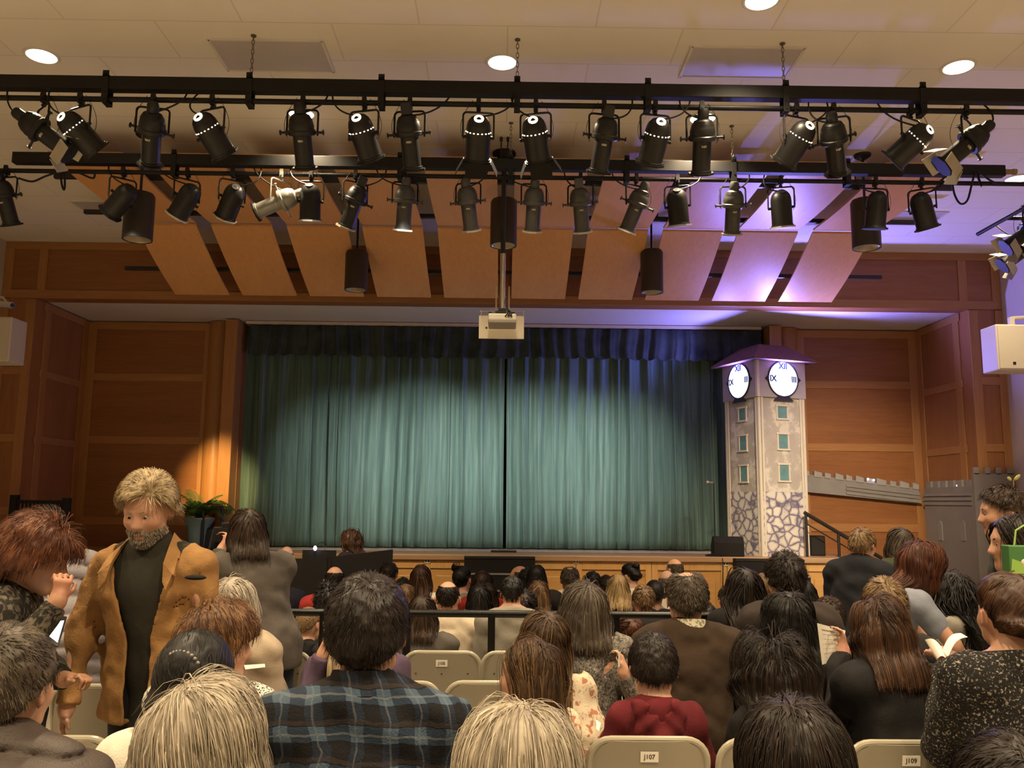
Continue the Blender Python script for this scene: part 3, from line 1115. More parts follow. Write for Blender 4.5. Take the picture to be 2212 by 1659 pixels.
# outlet with two plugs in the ceiling next to the pole
t = thing('ceiling_outlet', 'white ceiling outlet with two plugged black cords beside the chain', 'power outlet', PZ(1090, 294, CEIL_Z))
m = MB()
m.box((0, 0, -0.006), (0.12, 0.08, 0.012))
m.build('plate', WHITE, t, smooth=False, bevel=0.003)
for s in (-1, 1):
    m = MB()
    m.cyl((s * 0.03, 0, -0.012), (s * 0.03, 0, -0.05), 0.014, n=10)
    e = pj - np.array(t.location) + np.array((s * 0.028, -0.02, zc - 0.06))
    a0 = np.array((s * 0.03, 0, -0.05))
    m.tube([a0, a0 * 0.7 + e * 0.3 + (0, 0, -0.10), a0 * 0.3 + e * 0.7 + (s * 0.05, 0, -0.10), e], 0.006, 6)
    m.build('plug_cord', BLACK, t)
# ---------------------------------------------------------------- clock tower on the stage
TWX, TWY, TWA, TWS = 3.352, 11.1, math.radians(20), 0.71


def tz(py):
    return P(1648, py, TWY)[2] - DECK_Z


def stucco():
    k = NT('painted_stucco')
    v = k.coord()
    f = k.noise(v, 3.2, 6, 0.65)
    c = k.ramp(f, [(0.30, (0.40, 0.35, 0.30)), (0.50, (0.46, 0.42, 0.37)), (0.57, (0.66, 0.62, 0.55)), (0.75, (0.50, 0.45, 0.39))])
    k.out(c, 0.85)
    return k.m


def stones():
    k = NT('painted_stones')
    tc = k.coord('Object', (1, 1, 1.15))
    n = k.n('ShaderNodeTexNoise', {'Vector': tc, 'Scale': 5.0, 'Detail': 2.0})
    mixv = k.n('ShaderNodeMix', data_type='VECTOR')
    k.set(mixv.inputs[0], 0.10)
    k.set(mixv.inputs[4], tc)
    k.set(mixv.inputs[5], n.outputs['Color'])
    vo = k.n('ShaderNodeTexVoronoi', {'Vector': mixv.outputs[1], 'Scale': 8.6, 'Randomness': 0.9}, feature='DISTANCE_TO_EDGE')
    vc = k.n('ShaderNodeTexVoronoi', {'Vector': mixv.outputs[1], 'Scale': 8.6, 'Randomness': 0.9}, feature='F1')
    d = vo.outputs['Distance']
    edge = k.ramp(d, [(0.0, (0.10, 0.09, 0.16)), (0.035, (0.19, 0.17, 0.26)), (0.10, (0.50, 0.46, 0.44)), (0.24, (0.74, 0.70, 0.62))])
    sp = k.n('ShaderNodeSeparateColor', {'Color': vc.outputs['Color']})
    c = k.mix(k.math('MULTIPLY', sp.outputs[0], 0.25), edge, (0.30, 0.28, 0.30))
    k.out(c, 0.85)
    return k.m


STUC, STON = stucco(), stones()
TRIMW = plain('tower_trim', (0.66, 0.60, 0.50), 0.7)
TEAL = plain('painted_window_teal', (0.13, 0.27, 0.29), 0.6, 0, 0.5, 0.5, 9)
PANELP = plain('clock_panel_paint', (0.42, 0.38, 0.40), 0.8, 0, 0.4, 0.18, 5)
ROOFP = plain('painted_roof', (0.16, 0.075, 0.065), 0.85, 0, 0.3, 0.3, 9)
DARKP = plain('clock_frame_dark', (0.030, 0.030, 0.055), 0.6)
tw = thing('clock_tower', 'tall stage-prop clock tower with painted stone base and two glowing clock faces', 'clock tower', (TWX, TWY, DECK_Z), TWA)
# local frame: near corner at the origin, +x along the right face, +y along the left face
h_top, h_sh, h_rock = tz(775), tz(857), tz(1062)


def tbox(x0, x1, y0, y1, z0, z1, m=None):
    m = m or MB()
    m.box(((x0 + x1) / 2, (y0 + y1) / 2, (z0 + z1) / 2), (x1 - x0, y1 - y0, z1 - z0))
    return m


S = TWS
tbox(0.006, S - 0.006, 0.006, S - 0.006, 0, h_sh + 0.02).build('shaft', STUC, tw, smooth=False)
tbox(-0.014, S + 0.014, -0.014, S + 0.014, 0.0, h_rock).build('stone_base', STON, tw, smooth=False)
m = MB()
for (cx, cy) in ((0, 0), (S, 0), (0, S)):
    tbox(cx - 0.02, cx + 0.02, cy - 0.02, cy + 0.02, 0.0, h_sh + 0.01, m)
for (cx, cy, ax) in ((0.045, -0.012, 0), (S - 0.045, -0.012, 0), (-0.012, 0.045, 1), (-0.012, S - 0.045, 1)):
    w = (0.014, 0.008)
    tbox(cx - w[ax], cx + w[ax], cy - w[1 - ax], cy + w[1 - ax], 0.0, h_sh + 0.01, m)
m.build('corner_trim', TRIMW, tw, smooth=False, bevel=0.004)
e = 0.035
hs = tbox(-e, S + e, -e, S + e, h_sh, h_top + 0.03).build('clock_housing', PANELP, tw, smooth=False, bevel=0.004)
m = MB()
tbox(-e - 0.012, -e + 0.03, -e - 0.012, -e + 0.03, h_sh, h_top, m)
m.build('corner_moulding', TRIMW, hs, smooth=False)
# roof
m = MB()
ov, zt = 0.15, h_top - 0.02
base = [(-ov, -ov), (S + ov, -ov), (S + ov, S + ov), (-ov, S + ov)]
topq = [(0.17, 0.17), (S - 0.10, 0.17), (S - 0.10, S - 0.1), (0.17, S - 0.1)]
zr = h_top + 0.24
v = [(x, y, zt) for x, y in base] + [(x, y, zt + 0.02) for x, y in base] + [(x, y, zr) for x, y in topq]
f = [(3, 2, 1, 0)] + [(i, (i + 1) % 4, 4 + (i + 1) % 4, 4 + i) for i in range(4)] + [(4 + i, 4 + (i + 1) % 4, 8 + (i + 1) % 4, 8 + i) for i in range(4)] + [(8, 9, 10, 11)]
m.add(v, f)
m.build('roof', ROOFP, tw, smooth=False, bevel=0.006)
# clock faces
CLKS = [emit('clock_glow', (0.66, 0.68, 1.0), 5.0), emit('clock_glow_side', (0.66, 0.68, 1.0), 5.0)]
INK = plain('clock_numeral', (0.02, 0.04, 0.20), 0.6)
zc_ = (h_sh + h_top) / 2 - 0.005
R_CL = 0.225
for side in (0, 1):
    # M: local x right, local y up, local z out of the face
    if side == 0:
        Mx = Matrix(((1, 0, 0, S / 2 + 0.02), (0, 0, -1, -e), (0, 1, 0, zc_), (0, 0, 0, 1)))
    else:
        Mx = Matrix(((0, 0, -1, -e), (-1, 0, 0, S / 2), (0, 1, 0, zc_), (0, 0, 0, 1)))
    m = MB()
    m.cyl((0, 0, 0), (0, 0, 0.012), R_CL, n=48, M=Mx)
    fc = m.build('clock_face', CLKS[side], tw)
    m = MB()
    a = np.arange(49) * 2 * math.pi / 48
    ring = [(math.cos(t) * (R_CL + 0.012), math.sin(t) * (R_CL + 0.012), 0.008) for t in a[:-1]]
    m.tube(ring, 0.013, 8, M=Mx, closed=True)
    for ang in (0, 90, 180):
        t = math.radians(ang)
        c, s_ = math.cos(t), math.sin(t)
        tri = [(c * (R_CL + 0.065), s_ * (R_CL + 0.065)), (c * (R_CL + 0.01) - s_ * 0.05, s_ * (R_CL + 0.01) + c * 0.05),
               (c * (R_CL + 0.01) + s_ * 0.05, s_ * (R_CL + 0.01) - c * 0.05)]
        m.prism(tri, 0.0, 0.010, plane='XY', M=Mx)
    m.prism([(-0.16, -R_CL - 0.065), (0.16, -R_CL - 0.065), (0.07, -R_CL + 0.012), (-0.07, -R_CL + 0.012)], 0.0, 0.012, plane='XY', M=Mx)
    m.build('clock_rim', DARKP, fc, smooth=False)
    for body, (nx, ny) in (('XII', (0, 0.172)), ('III', (0.172, 0)), ('IX', (-0.165, 0))):
        text_mesh('numeral', body, 0.112, INK, fc, Mx @ Matrix.Translation((nx, ny, 0.0145)), 0.002, 0.0042)
    m = MB()
    m.box((0, 0.055, 0.0155), (0.008, 0.12, 0.004), M=Mx)
    m.build('hand', plain('clock_hand_white', (0.7, 0.72, 0.9), 0.5), fc, smooth=False)
    # added violet spot in front of the face, spreads the clock's glow
    _mw = Matrix.Translation((TWX, TWY, DECK_Z)) @ Matrix.Rotation(TWA, 4, 'Z') @ Mx
    _p0, _p1 = _mw @ Vector((0, 0, 0.07)), _mw @ Vector((0, 0.75, 1.0))
    lamp('clock_fill', 'SPOT', _p0, (400, 130)[side], (0.24, 0.21, 1.0), target=_p1, spot_size=math.radians(150), spot_blend=0.6, shadow_soft_size=0.06)
# painted windows, three on each of the two visible faces
for side in (0, 1):
    for k, (py, hh) in enumerate(((888, 0.155), (952, 0.185), (1020, 0.20))):
        zc2 = tz(py + (0 if side == 0 else 2)) + 0.0
        Mx = (Matrix(((1, 0, 0, S / 2 + 0.02), (0, 0, -1, 0.006), (0, 1, 0, zc2), (0, 0, 0, 1))) if side == 0 else
              Matrix(((0, 0, -1, 0.006), (-1, 0, 0, S / 2), (0, 1, 0, zc2), (0, 0, 0, 1))))
        w = 0.145
        m = MB()
        for sx in (-1, 1):
            m.box((sx * (w / 2 + 0.012), 0, 0.008), (0.022, hh + 0.04, 0.016), M=Mx)
        m.box((0, hh / 2 + 0.014, 0.010), (w + 0.07, 0.026, 0.020), M=Mx)
        m.box((0, -hh / 2 - 0.014, 0.012), (w + 0.06, 0.024, 0.024), M=Mx)
        fr = m.build('window_frame', TRIMW, tw, smooth=False, bevel=0.003)
        m = MB()
        m.box((0, 0, 0.003), (w, hh, 0.006), M=Mx)
        m.build('painted_pane', TEAL, fr, smooth=False)

# ---------------------------------------------------------------- painted castle flats right of the tower
FLAT = plain('castle_grey_paint', (0.25, 0.235, 0.215), 0.9, 0, 0.3, 0.22, 4)
FLATD = plain('castle_dark_paint', (0.23, 0.21, 0.185), 0.9, 0, 0.3, 0.18, 3)
MERL = plain('merlon_grey', (0.33, 0.31, 0.28), 0.9, 0, 0.3, 0.15, 6)
yw = BACK_Y - 0.09
g = thing('castle_wall_flat', 'grey painted castle wall flat with battlements right of the clock tower', 'stage flat', (4.9, yw, DECK_Z), group='painted castle flats')
pts = [P(a, b, yw) for a, b in ((1722, 1022), (1982, 1054), (1990, 1088), (1735, 1062))]
m = MB()
m.prism([(p[0] - 4.9, p[2] - DECK_Z) for p in pts], -0.02, 0.02)
m.build('board', FLAT, g, smooth=False)
pts2 = [P(a, b, yw) for a, b in ((1824, 1052), (1982, 1070), (1990, 1088), (1824, 1072))]
for k in range(3):
    m = MB()
    q0, q1 = P(1826, 1047 + 8 * k, yw), P(1984, 1066 + 8 * k, yw)
    m.prism([(q0[0] - 4.9, q0[2] - DECK_Z), (q1[0] - 4.9, q1[2] - DECK_Z), (q1[0] - 4.9, q1[2] - DECK_Z - 0.028), (q0[0] - 4.9, q0[2] - DECK_Z - 0.028)], -0.04, -0.02)
    m.build('ledge_board', FLATD if k == 1 else FLAT, g, smooth=False)
rnd = random.Random(4)
xm = 1734
while xm < 1975:
    w = rnd.choice((13, 17, 20))
    yb_ = 1024 + (xm - 1722) * 32 / 260 + 2
    q = [P(a, b, yw) for a, b in ((xm, yb_), (xm, yb_ - 12 - rnd.random() * 3), (xm + w, yb_ - 11 + w * 0.12), (xm + w, yb_ + w * 0.12))]
    m = MB()
    m.prism([(p[0] - 4.9, p[2] - DECK_Z) for p in q], -0.035, 0.02)
    m.build('merlon', MERL, g, smooth=False, bevel=0.006)
    xm += w + rnd.choice((6, 8, 10))
xg = AX - 0.06
g = thing('castle_gate_flat', 'dark grey castle gate flat with two small arched windows on the right return wall', 'stage flat', (xg, 11.3, LOW_Z), group='painted castle flats')
zt = P(2040, 1052, 11.3)[2]
m = MB()
m.box((0, 0.05, (zt - LOW_Z) / 2), (0.04, 1.22, zt - LOW_Z))
m.build('board', FLATD, g, smooth=False)
m = MB()
for z in (zt - 0.10, zt - 0.16, zt - 0.22):
    m.box((-0.028, 0.05, z - LOW_Z), (0.02, 1.22, 0.035))
m.build('ledge_board', FLAT, g, smooth=False)
for k in range(6):
    m = MB()
    m.box((0, -0.48 + 0.2 * k, zt - LOW_Z + 0.04), (0.04, 0.12, 0.09))
    m.build('merlon', FLAT, g, smooth=False, bevel=0.005)
for px in (2028, 2085):
    yy = 11.55 if px < 2050 else 10.98
    z = P(px, 1146, yy)[2] - LOW_Z
    m = MB()
    poly = [(-0.05, -0.13), (0.05, -0.13), (0.05, 0.07), (0.035, 0.11), (0, 0.13), (-0.035, 0.11), (-0.05, 0.07)]
    m.prism([(a + yy - 11.3, b + z) for a, b in poly], -0.032, -0.02, plane='YZ')
    m.build('arched_window', FLAT, g, smooth=False)
ypf = FRONT_Y - 0.05
q0, q1 = P(2100, 1012, ypf), P(2190, 1014, ypf)
g = thing('castle_corner_flat', 'grey castle corner flat with battlements in front of the right pilaster', 'stage flat', (q0[0], ypf, LOW_Z), group='painted castle flats')
m = MB()
wd = min(q1[0], WALL_X - 0.03) - q0[0]
m.box((wd / 2, 0, (q0[2] - 0.06 - LOW_Z) / 2), (wd, 0.035, q0[2] - 0.06 - LOW_Z))
m.build('board', FLATD, g, smooth=False)
for k in range(4):
    m = MB()
    m.box((0.045 + k * (wd - 0.09) / 3, 0, q0[2] - 0.03 - LOW_Z), (0.07, 0.035, 0.09))
    m.build('merlon', FLAT, g, smooth=False, bevel=0.004)
LEDM = emit('fairy_light_glow', (0.55, 0.62, 1.0), 12.0)
for px, py, y, w in ((1875, 1035, yw - 0.05, 'first of the pair on the sloping castle wall'), (1888, 1037, yw - 0.05, 'second of the pair on the sloping castle wall'),
                     (2068, 1049, 11.2, 'alone on the castle gate flat')):
    p = P(px, py, y)
    m = MB()
    m.ell((0, 0, 0), (0.011, 0.011, 0.014), 10, 8)
    o = m.build('fairy_light', LEDM, origin=None)
    o.location = p
    tag(o, 'tiny glowing white fairy light, ' + w, 'fairy light', 'fairy lights')

# ---------------------------------------------------------------- things on the stage
t = thing('microphone_stand', 'thin black microphone stand at the right end of the stage front', 'microphone stand', (P(1548, 1197, LIP_Y + 0.05)[0], LIP_Y + 0.12, DECK_Z))
zt = P(1543, 1043, LIP_Y + 0.12)[2] - DECK_Z
m = MB()
m.lathe([(0.13, 0), (0.13, 0.012), (0.10, 0.022), (0.02, 0.035), (0.002, 0.035)], 28)
m.build('round_base', BLACK, t)
m = MB()
m.cyl((0, 0, 0.02), (0, 0, zt), 0.009, n=10)
m.build('pole', BLACK, t)
m = MB()
m.cyl((-0.01, 0, zt), (-0.07, -0.02, zt + 0.005), 0.012, n=10)
m.ell((-0.085, -0.024, zt + 0.006), (0.026, 0.022, 0.022), 14, 10)
m.build('microphone', plain('mic_grille', (0.45, 0.42, 0.36), 0.35, 0.7), t)
m = MB()
m.tube([(0.02, -0.02, 0.02), (0.05, -0.14, 0.012), (0.045, -0.20, -0.05), (0.03, -0.20, -0.5), (-0.05, -0.22, -1.0), (-0.1, -0.3, LOW_Z - DECK_Z + 0.02)], 0.006, 6)
m.build('cord', BLACK, t)

t = thing('stage_monitor', 'black wedge monitor speaker at the foot of the clock tower', 'speaker', (P(1574, 1195, 11.2)[0] - 0.02, 11.19, DECK_Z), -0.1)
m = MB()
m.prism([(-0.16, 0), (0.14, 0), (0.14, 0.13), (-0.02, 0.25), (-0.10, 0.25), (-0.16, 0.18)], -0.19, 0.19, plane='YZ')
m.build('cabinet', BLACKM, t, smooth=False, bevel=0.008)
m = MB()
m.prism([(0.145, 0.02), (0.15, 0.02), (0.15, 0.12), (0.145, 0.12)], -0.16, 0.16, plane='YZ')
m.build('grille', BLACK, t, smooth=False)
p = P(1762, 1203, 11.45)
t = thing('stage_speaker', 'small black box speaker on the stage right of the clock tower', 'speaker', (p[0], 11.45, DECK_Z))
m = MB()
m.box((0, 0, 0.13), (0.20, 0.20, 0.26))
m.build('cabinet', BLACKM, t, smooth=False, bevel=0.008)
m = MB()
m.box((0, -0.103, 0.13), (0.17, 0.008, 0.23))
m.build('grille', BLACK, t, smooth=False)
p = P(455, 1150, 11.5)
t = thing('stage_speaker', 'dark box speaker on the stage beside the potted palm', 'speaker', (p[0], 11.5, DECK_Z), group=None)
m = MB()
m.box((0, 0, 0.145), (0.21, 0.2, 0.29))
m.build('cabinet', BLACKM, t, smooth=False, bevel=0.008)
m = MB()
m.box((0, -0.103, 0.145), (0.18, 0.008, 0.25))
m.build('grille', plain('blue_black', (0.012, 0.014, 0.024), 0.5), t, smooth=False)
m = MB()
q = P(1088, 1187, LIP_Y + 0.55)
m.box((0, 0, 0.012), (0.34, 0.12, 0.024))
o = m.build('floor_box', BLACK, smooth=False, bevel=0.004)
o.location = (q[0], LIP_Y + 0.55, DECK_Z)
tag(o, 'flat black floor box on the stage under the middle of the curtain', 'floor box')


def steps(px0, px1, label, ytop, n, yend):
    a, b = P(px0, ytop, LIP_Y - 0.06), P(px1, ytop, LIP_Y - 0.06)
    w = b[0] - a[0]
    t = thing('stage_steps', label, 'steps', ((a[0] + b[0]) / 2, LIP_Y - 0.06, LOW_Z), group='black portable stage steps')
    run = 0.20
    hh = (DECK_Z - LOW_Z) / (n + 1)
    m = MB()
    poly = [(0, 0), (0, hh * (n + 0.92))]
    for k in range(n):
        y1 = -0.16 - run * k
        poly += [(y1, hh * (n + 0.92 - k)), (y1, hh * (n + 0.92 - k - 1))]
    poly += [(-0.16 - run * n, hh * 0.92), (-0.16 - run * n, 0)]
    m.prism(poly, -w / 2, w / 2, plane='YZ')
    m.build('frame', BLACKM, t, smooth=False)
    for k in range(n + 1):
        m = MB()
        yc = -0.16 - run * k
        m.box((0, yc - 0.004, hh * (n + 0.92 - k) - 0.012), (w, 0.012, 0.02))
        m.build('tread_edge', plain('tread_edge_metal', (0.30, 0.30, 0.26), 0.4, 0.2) if k else BLACK, t, smooth=False)
    return t


steps(1004, 1155, 'black portable steps leading up to the middle of the stage', 1200, 6, 10)
steps(1583, 1728, 'black portable steps in front of the clock tower', 1205, 6, 10)

# potted palm on the left of the stage
p = P(428, 1158, 11.45)
t = thing('potted_palm', 'green potted palm in a pale blue pot at the left of the stage', 'plant', (p[0], 11.45, DECK_Z))
m = MB()
m.lathe([(0.10, 0), (0.115, 0.02), (0.130, 0.19), (0.145, 0.31), (0.185, 0.375), (0.20, 0.40), (0.195, 0.42), (0.165, 0.415), (0.15, 0.36)], 30)
m.build('pot', plain('blue_glaze', (0.16, 0.27, 0.33), 0.3, 0, 0.5, 0.2, 8), t)
LEAF = NT('palm_leaf')
_v = LEAF.coord()
LEAF.out(LEAF.ramp(LEAF.noise(_v, 7, 3), [(0.3, (0.035, 0.09, 0.02)), (0.6, (0.09, 0.20, 0.05)), (0.8, (0.22, 0.30, 0.09))]), 0.5)
LEAF = LEAF.m
rnd = random.Random(8)
for k in range(38):
    az = rnd.uniform(0, 2 * math.pi)
    ln = rnd.uniform(0.40, 0.62) if k < 24 else rnd.uniform(0.22, 0.34)
    el = rnd.uniform(0.7, 1.35)
    droop = rnd.uniform(0.7, 1.5) * (1.0 if k < 24 else 0.5)
    pts, pp = [], np.array((0, 0, 0.39))
    n = 12
    for i in range(n + 1):
        pts.append(pp.copy())
        e_ = el - droop * (i / n) ** 1.4 * 1.5
        pp = pp + ln / n * np.array((math.cos(az) * math.cos(e_), math.sin(az) * math.cos(e_), math.sin(e_)))
    m = MB()
    m.tube(pts, np.linspace(0.006, 0.002, n + 1), 5)
    for i in range(2, n):
        d = pts[i + 1] - pts[i - 1]
        d /= np.linalg.norm(d)
        sd = np.cross(d, (0, 0, 1))
        sd /= np.linalg.norm(sd) + 1e-9
        ll = 0.15 * math.sin(math.pi * (i / n) ** 0.8) + 0.03
        for s in (-1, 1):
            for sub in (0, 0.5):
                b0 = pts[i] + d * sub * ln / n
                tip = b0 + (sd * s * 0.75 + d * 0.55 + np.array((0, 0, -0.28))) * ll
                mid = (b0 + tip) / 2 + np.array((0, 0, 0.018))
                w_ = d * 0.008
                m.add([b0 - w_ * 0.6, b0 + w_ * 0.6, mid + w_, mid - w_, tip], [(0, 1, 2, 3), (3, 2, 4)])
    m.build('frond', LEAF, t, angle=180)

# hand rails of the side stairs, gate of slats at the left, side stairs
t = thing('stair_handrail', 'black bent pipe handrail beside the curtain on the left of the stage', 'handrail', (0, 0, 0))
a = P(481, 1100, 11.3)
m = MB()
pts = [P(452, 1091, 11.3), P(470, 1091, 11.3), P(478, 1093, 11.3), P(481, 1100, 11.3), np.array((a[0], 11.3, DECK_Z))]
m.tube(pts, 0.021, 10)
m.tube([P(452, 1091, 11.3), P(440, 1093, 11.3), P(440, 1102, 11.3) * (1, 1, 0) + (0, 0, DECK_Z)], 0.021, 10)
m.build('pipe', BLACK, t)
t = thing('stair_handrail', 'black sloping handrail of the steps right of the clock tower', 'handrail', (0, 0, 0))
m = MB()
h0, h1 = P(1737, 1107, 11.15), P(1905, 1206, 11.15)
m.tube([h0, h1], 0.024, 10)
m.build('rail', BLACK, t)
m = MB()
c = P(1811, 1152, 11.15)
m.cyl(c, (c[0], 11.15, LOW_Z + 0.45), 0.018, n=10)
m.build('post', BLACK, t)
m = MB()
m.cyl((h0[0] + 0.02, 11.15, h0[2]), (h0[0] + 0.02, 11.15, DECK_Z), 0.018, n=10)
m.build('post', BLACK, t)
m = MB()
m.tube([h0 - (0, 0, 0.13), h1 - (0, 0, 0.13)], 0.008, 8)
m.build('lower_rail', BLACK, t)
t = thing('side_stairs', 'wooden side stairs going down from the right end of the stage', 'stairs', (4.70, 11.4, LOW_Z))
for k in range(5):
    m = MB()
    z = (DECK_Z - LOW_Z) * (5 - k) / 6
    m.box((0.12 + 0.225 * k, 0.1, z / 2), (0.223, 0.9, z))
    m.build('step', WOOD_DECK, t, smooth=False)
t = thing('slat_railing', 'dark railing of upright slats at the far left of the stage', 'railing', (0, 10.35, LOW_Z))
l, r = P(32, 1080, 10.35), P(150, 1080, 10.35)
zt = l[2] - LOW_Z
m = MB()
m.box(((l[0] + r[0]) / 2, 0, zt - 0.02), (r[0] - l[0], 0.05, 0.04))
m.box(((l[0] + r[0]) / 2, 0, 0.35), (r[0] - l[0], 0.04, 0.04))
m.build('rail', BLACKM, t, smooth=False)
for k in range(13):
    m = MB()
    m.box((l[0] + 0.05 + (r[0] - l[0] - 0.1) * k / 12, 0.0, zt / 2), (0.018, 0.018, zt - 0.03))
    m.build('slat', BLACKM, t, smooth=False)
for x, h in ((l[0], 0.06), (r[0] - 0.03, 0.03)):
    m = MB()
    m.box((x, 0, (zt + h) / 2), (0.08, 0.08, zt + h))
    m.build('post', BLACKM, t, smooth=False)

# black folding screens in front of the pit
for (a, b, ya, yb_, w) in (((603, 1208), (708, 1205), 9.35, 9.25, 'lower black pit screen in front of the stage left of the standing woman'),
                           ((716, 1203), (848, 1187), 9.2, 9.5, 'slanting black pit screen in front of the woman with bushy hair')):
    q0, q1 = P(*a, ya), P(*b, yb_)
    t = thing('pit_screen', w, 'screen', (q0[0], ya, LOW_Z), group='black pit screens')
    n2 = np.array((q1[0] - q0[0], yb_ - ya))
    L = np.linalg.norm(n2)
    ang = math.atan2(n2[1], n2[0])
    m = MB()
    m.prism([(0, 0), (L, 0), (L, q1[2] - LOW_Z), (0, q0[2] - LOW_Z)], -0.015, 0.015, M=Matrix.Rotation(ang, 4, 'Z'))
    m.build('board', BLACKM, t, smooth=False)
    m = MB()
    for xx in (0.08, L - 0.08):
        m.box((xx, 0.0, 0.02), (0.05, 0.40, 0.04), M=Matrix.Rotation(ang, 4, 'Z'))
    m.build('foot', BLACK, t, smooth=False)
p = P(690, 1192, 10.35)
t = thing('music_stand', 'black music stand with a small lit lamp behind the pit screen', 'music stand', (p[0], 10.35, LOW_Z))
zt = p[2] - LOW_Z - 0.12
m = MB()
m.cyl((0, 0, 0), (0, 0, zt), 0.012, n=10)
for k in range(3):
    a = k * 2.094
    m.cyl((0, 0, 0.12), (0.25 * math.cos(a), 0.25 * math.sin(a), 0.01), 0.010, n=8)
m.build('tripod', BLACK, t)
m = MB()
m.box((0, 0, zt + 0.02), (0.40, 0.015, 0.24), M=None)
m.build('desk', BLACKM, t, smooth=False)
m = MB()
m.tube([(0.05, -0.0, zt + 0.12), (0.08, -0.01, zt + 0.20), (0.05, -0.03, zt + 0.235), (-0.0, -0.05, zt + 0.225), (-0.03, -0.06, zt + 0.19)], 0.005, 6)
m.build('lamp_neck', BLACK, t)
m = MB()
m.ell((-0.04, -0.06, zt + 0.165), (0.02, 0.02, 0.028), 12, 8)
m.build('lamp_bulb', emit('stand_lamp_glow', (0.75, 0.85, 1.0), 14.0), t)

# wall speakers and camera
SPK = plain('cream_speaker', (0.56, 0.50, 0.40), 0.6, 0, 0.4, 0.02)
for sx, px0, px1, py0, py1, y, w in ((1, 2150, 2246, 700, 800, 9.0, 'cream wall speaker on a bracket on the right wall'),
                                     (-1, -75, 18, 683, 781, 9.0, 'cream wall speaker cut by the left edge of the picture')):
    a, b = P(px0, py0, y), P(px1, py1, y)
    t = thing('wall_speaker', w, 'speaker', ((a[0] + b[0]) / 2, y, b[2]))
    ww, hh = b[0] - a[0], a[2] - b[2]
    m = MB()
    m.box((0, 0.15, hh / 2), (ww, 0.30, hh))
    m.build('cabinet', SPK, t, smooth=False, bevel=0.012)
    m = MB()
    m.box((0, -0.004, hh / 2), (ww - 0.03, 0.010, hh - 0.03))
    g = m.build('grille', plain('speaker_cloth', (0.50, 0.45, 0.36), 0.8, 0, 0.3, 0.03), t, smooth=False, bevel=0.004)
    m = MB()
    m.box((-0.05, -0.012, 0.075), (0.032, 0.004, 0.026))
    m.box((-0.05, -0.014, 0.075), (0.018, 0.003, 0.006))
    m.build('badge', BLACKM, g, smooth=False)
    m = MB()
    ends = WALL_X * sx - (a[0] + b[0]) / 2
    m.box((0.05 * sx, 0.16, hh + 0.05), (0.05, 0.05, 0.12))
    m.tube([(0.05 * sx, 0.16, hh + 0.10), (ends * 0.6, 0.18, hh + 0.14), (ends, 0.2, hh + 0.12)], 0.022, 10)
    m.box((ends - 0.02 * sx, 0.2, hh + 0.12), (0.03, 0.16, 0.16))
    m.build('bracket', SPK, t, smooth=False)
p = P(14, 660, 9.6)
t = thing('security_camera', 'small white bullet camera on the left wall above the speaker', 'security camera', (p[0], 9.6, p[2]))
m = MB()
m.cyl((-0.10, 0, 0.02), (0.10, -0.06, -0.01), 0.035, n=16)
m.build('body', WHITE, t)
m = MB()
m.cyl((0.10, -0.06, -0.01), (0.108, -0.063, -0.011), 0.026, n=16)
m.build('lens', BLACK, t)
m = MB()
m.tube([(0, 0, 0.03), (-0.06, 0.02, 0.10), (-WALL_X - p[0], 0.02, 0.12)], 0.014, 8)
m.build('arm', WHITE, t)

# ---------------------------------------------------------------- guard rail at the edge of the raised floor
RY = 5.45
t = thing('guard_rail', 'black pipe guard rail between the raised rear seats and the front seats', 'guard rail', (0, RY, 0))
zr = P(1050, 1326, RY)[2]
xl, xr = P(440, 1322, RY)[0], P(1800, 1330, RY)[0]
m = MB()
m.cyl((xl, 0, zr), (xr, 0, zr), 0.023, n=14)
RAILB = plain('rail_black', (0.004, 0.004, 0.0035), 0.32, 0.0, 0.35)
m.build('top_rail', RAILB, t)
m = MB()
m.cyl((xl, 0, 0.15), (xr, 0, 0.15), 0.02, n=12)
m.build('lower_rail', RAILB, t)
for px in (445, 700, 880, 1062, 1330, 1560, 1795):
    x = P(px, 1330, RY)[0]
    m = MB()
    m.box((x, 0, zr / 2), (0.045, 0.045, zr))
    m.build('post', RAILB, t, smooth=False)
# ---------------------------------------------------------------- people: smooth bodies grown from distance fields
f32 = np.float32


def sd_cap(p, a, b, ra, rb):
    a, b = np.asarray(a, f32), np.asarray(b, f32)
    ba = b - a
    t = np.clip(((p - a) @ ba) / max(float(ba @ ba), 1e-9), 0, 1)
    return np.linalg.norm(p - a - t[..., None] * ba, axis=-1) - (ra + (rb - ra) * t)


def sd_ell(p, c, r, R=None):
    q = p - np.asarray(c, f32)
    if R is not None:
        q = q @ np.asarray(R, f32)
    r = np.asarray(r, f32)
    k0 = np.linalg.norm(q / r, axis=-1)
    k1 = np.linalg.norm(q / (r * r), axis=-1) + 1e-9
    return k0 * (k0 - 1) / k1


def smin(a, b, k):
    h = np.maximum(k - np.abs(a - b), 0) / k
    return np.minimum(a, b) - h * h * k * 0.25


def smax(a, b, k):
    return -smin(-a, -b, k)


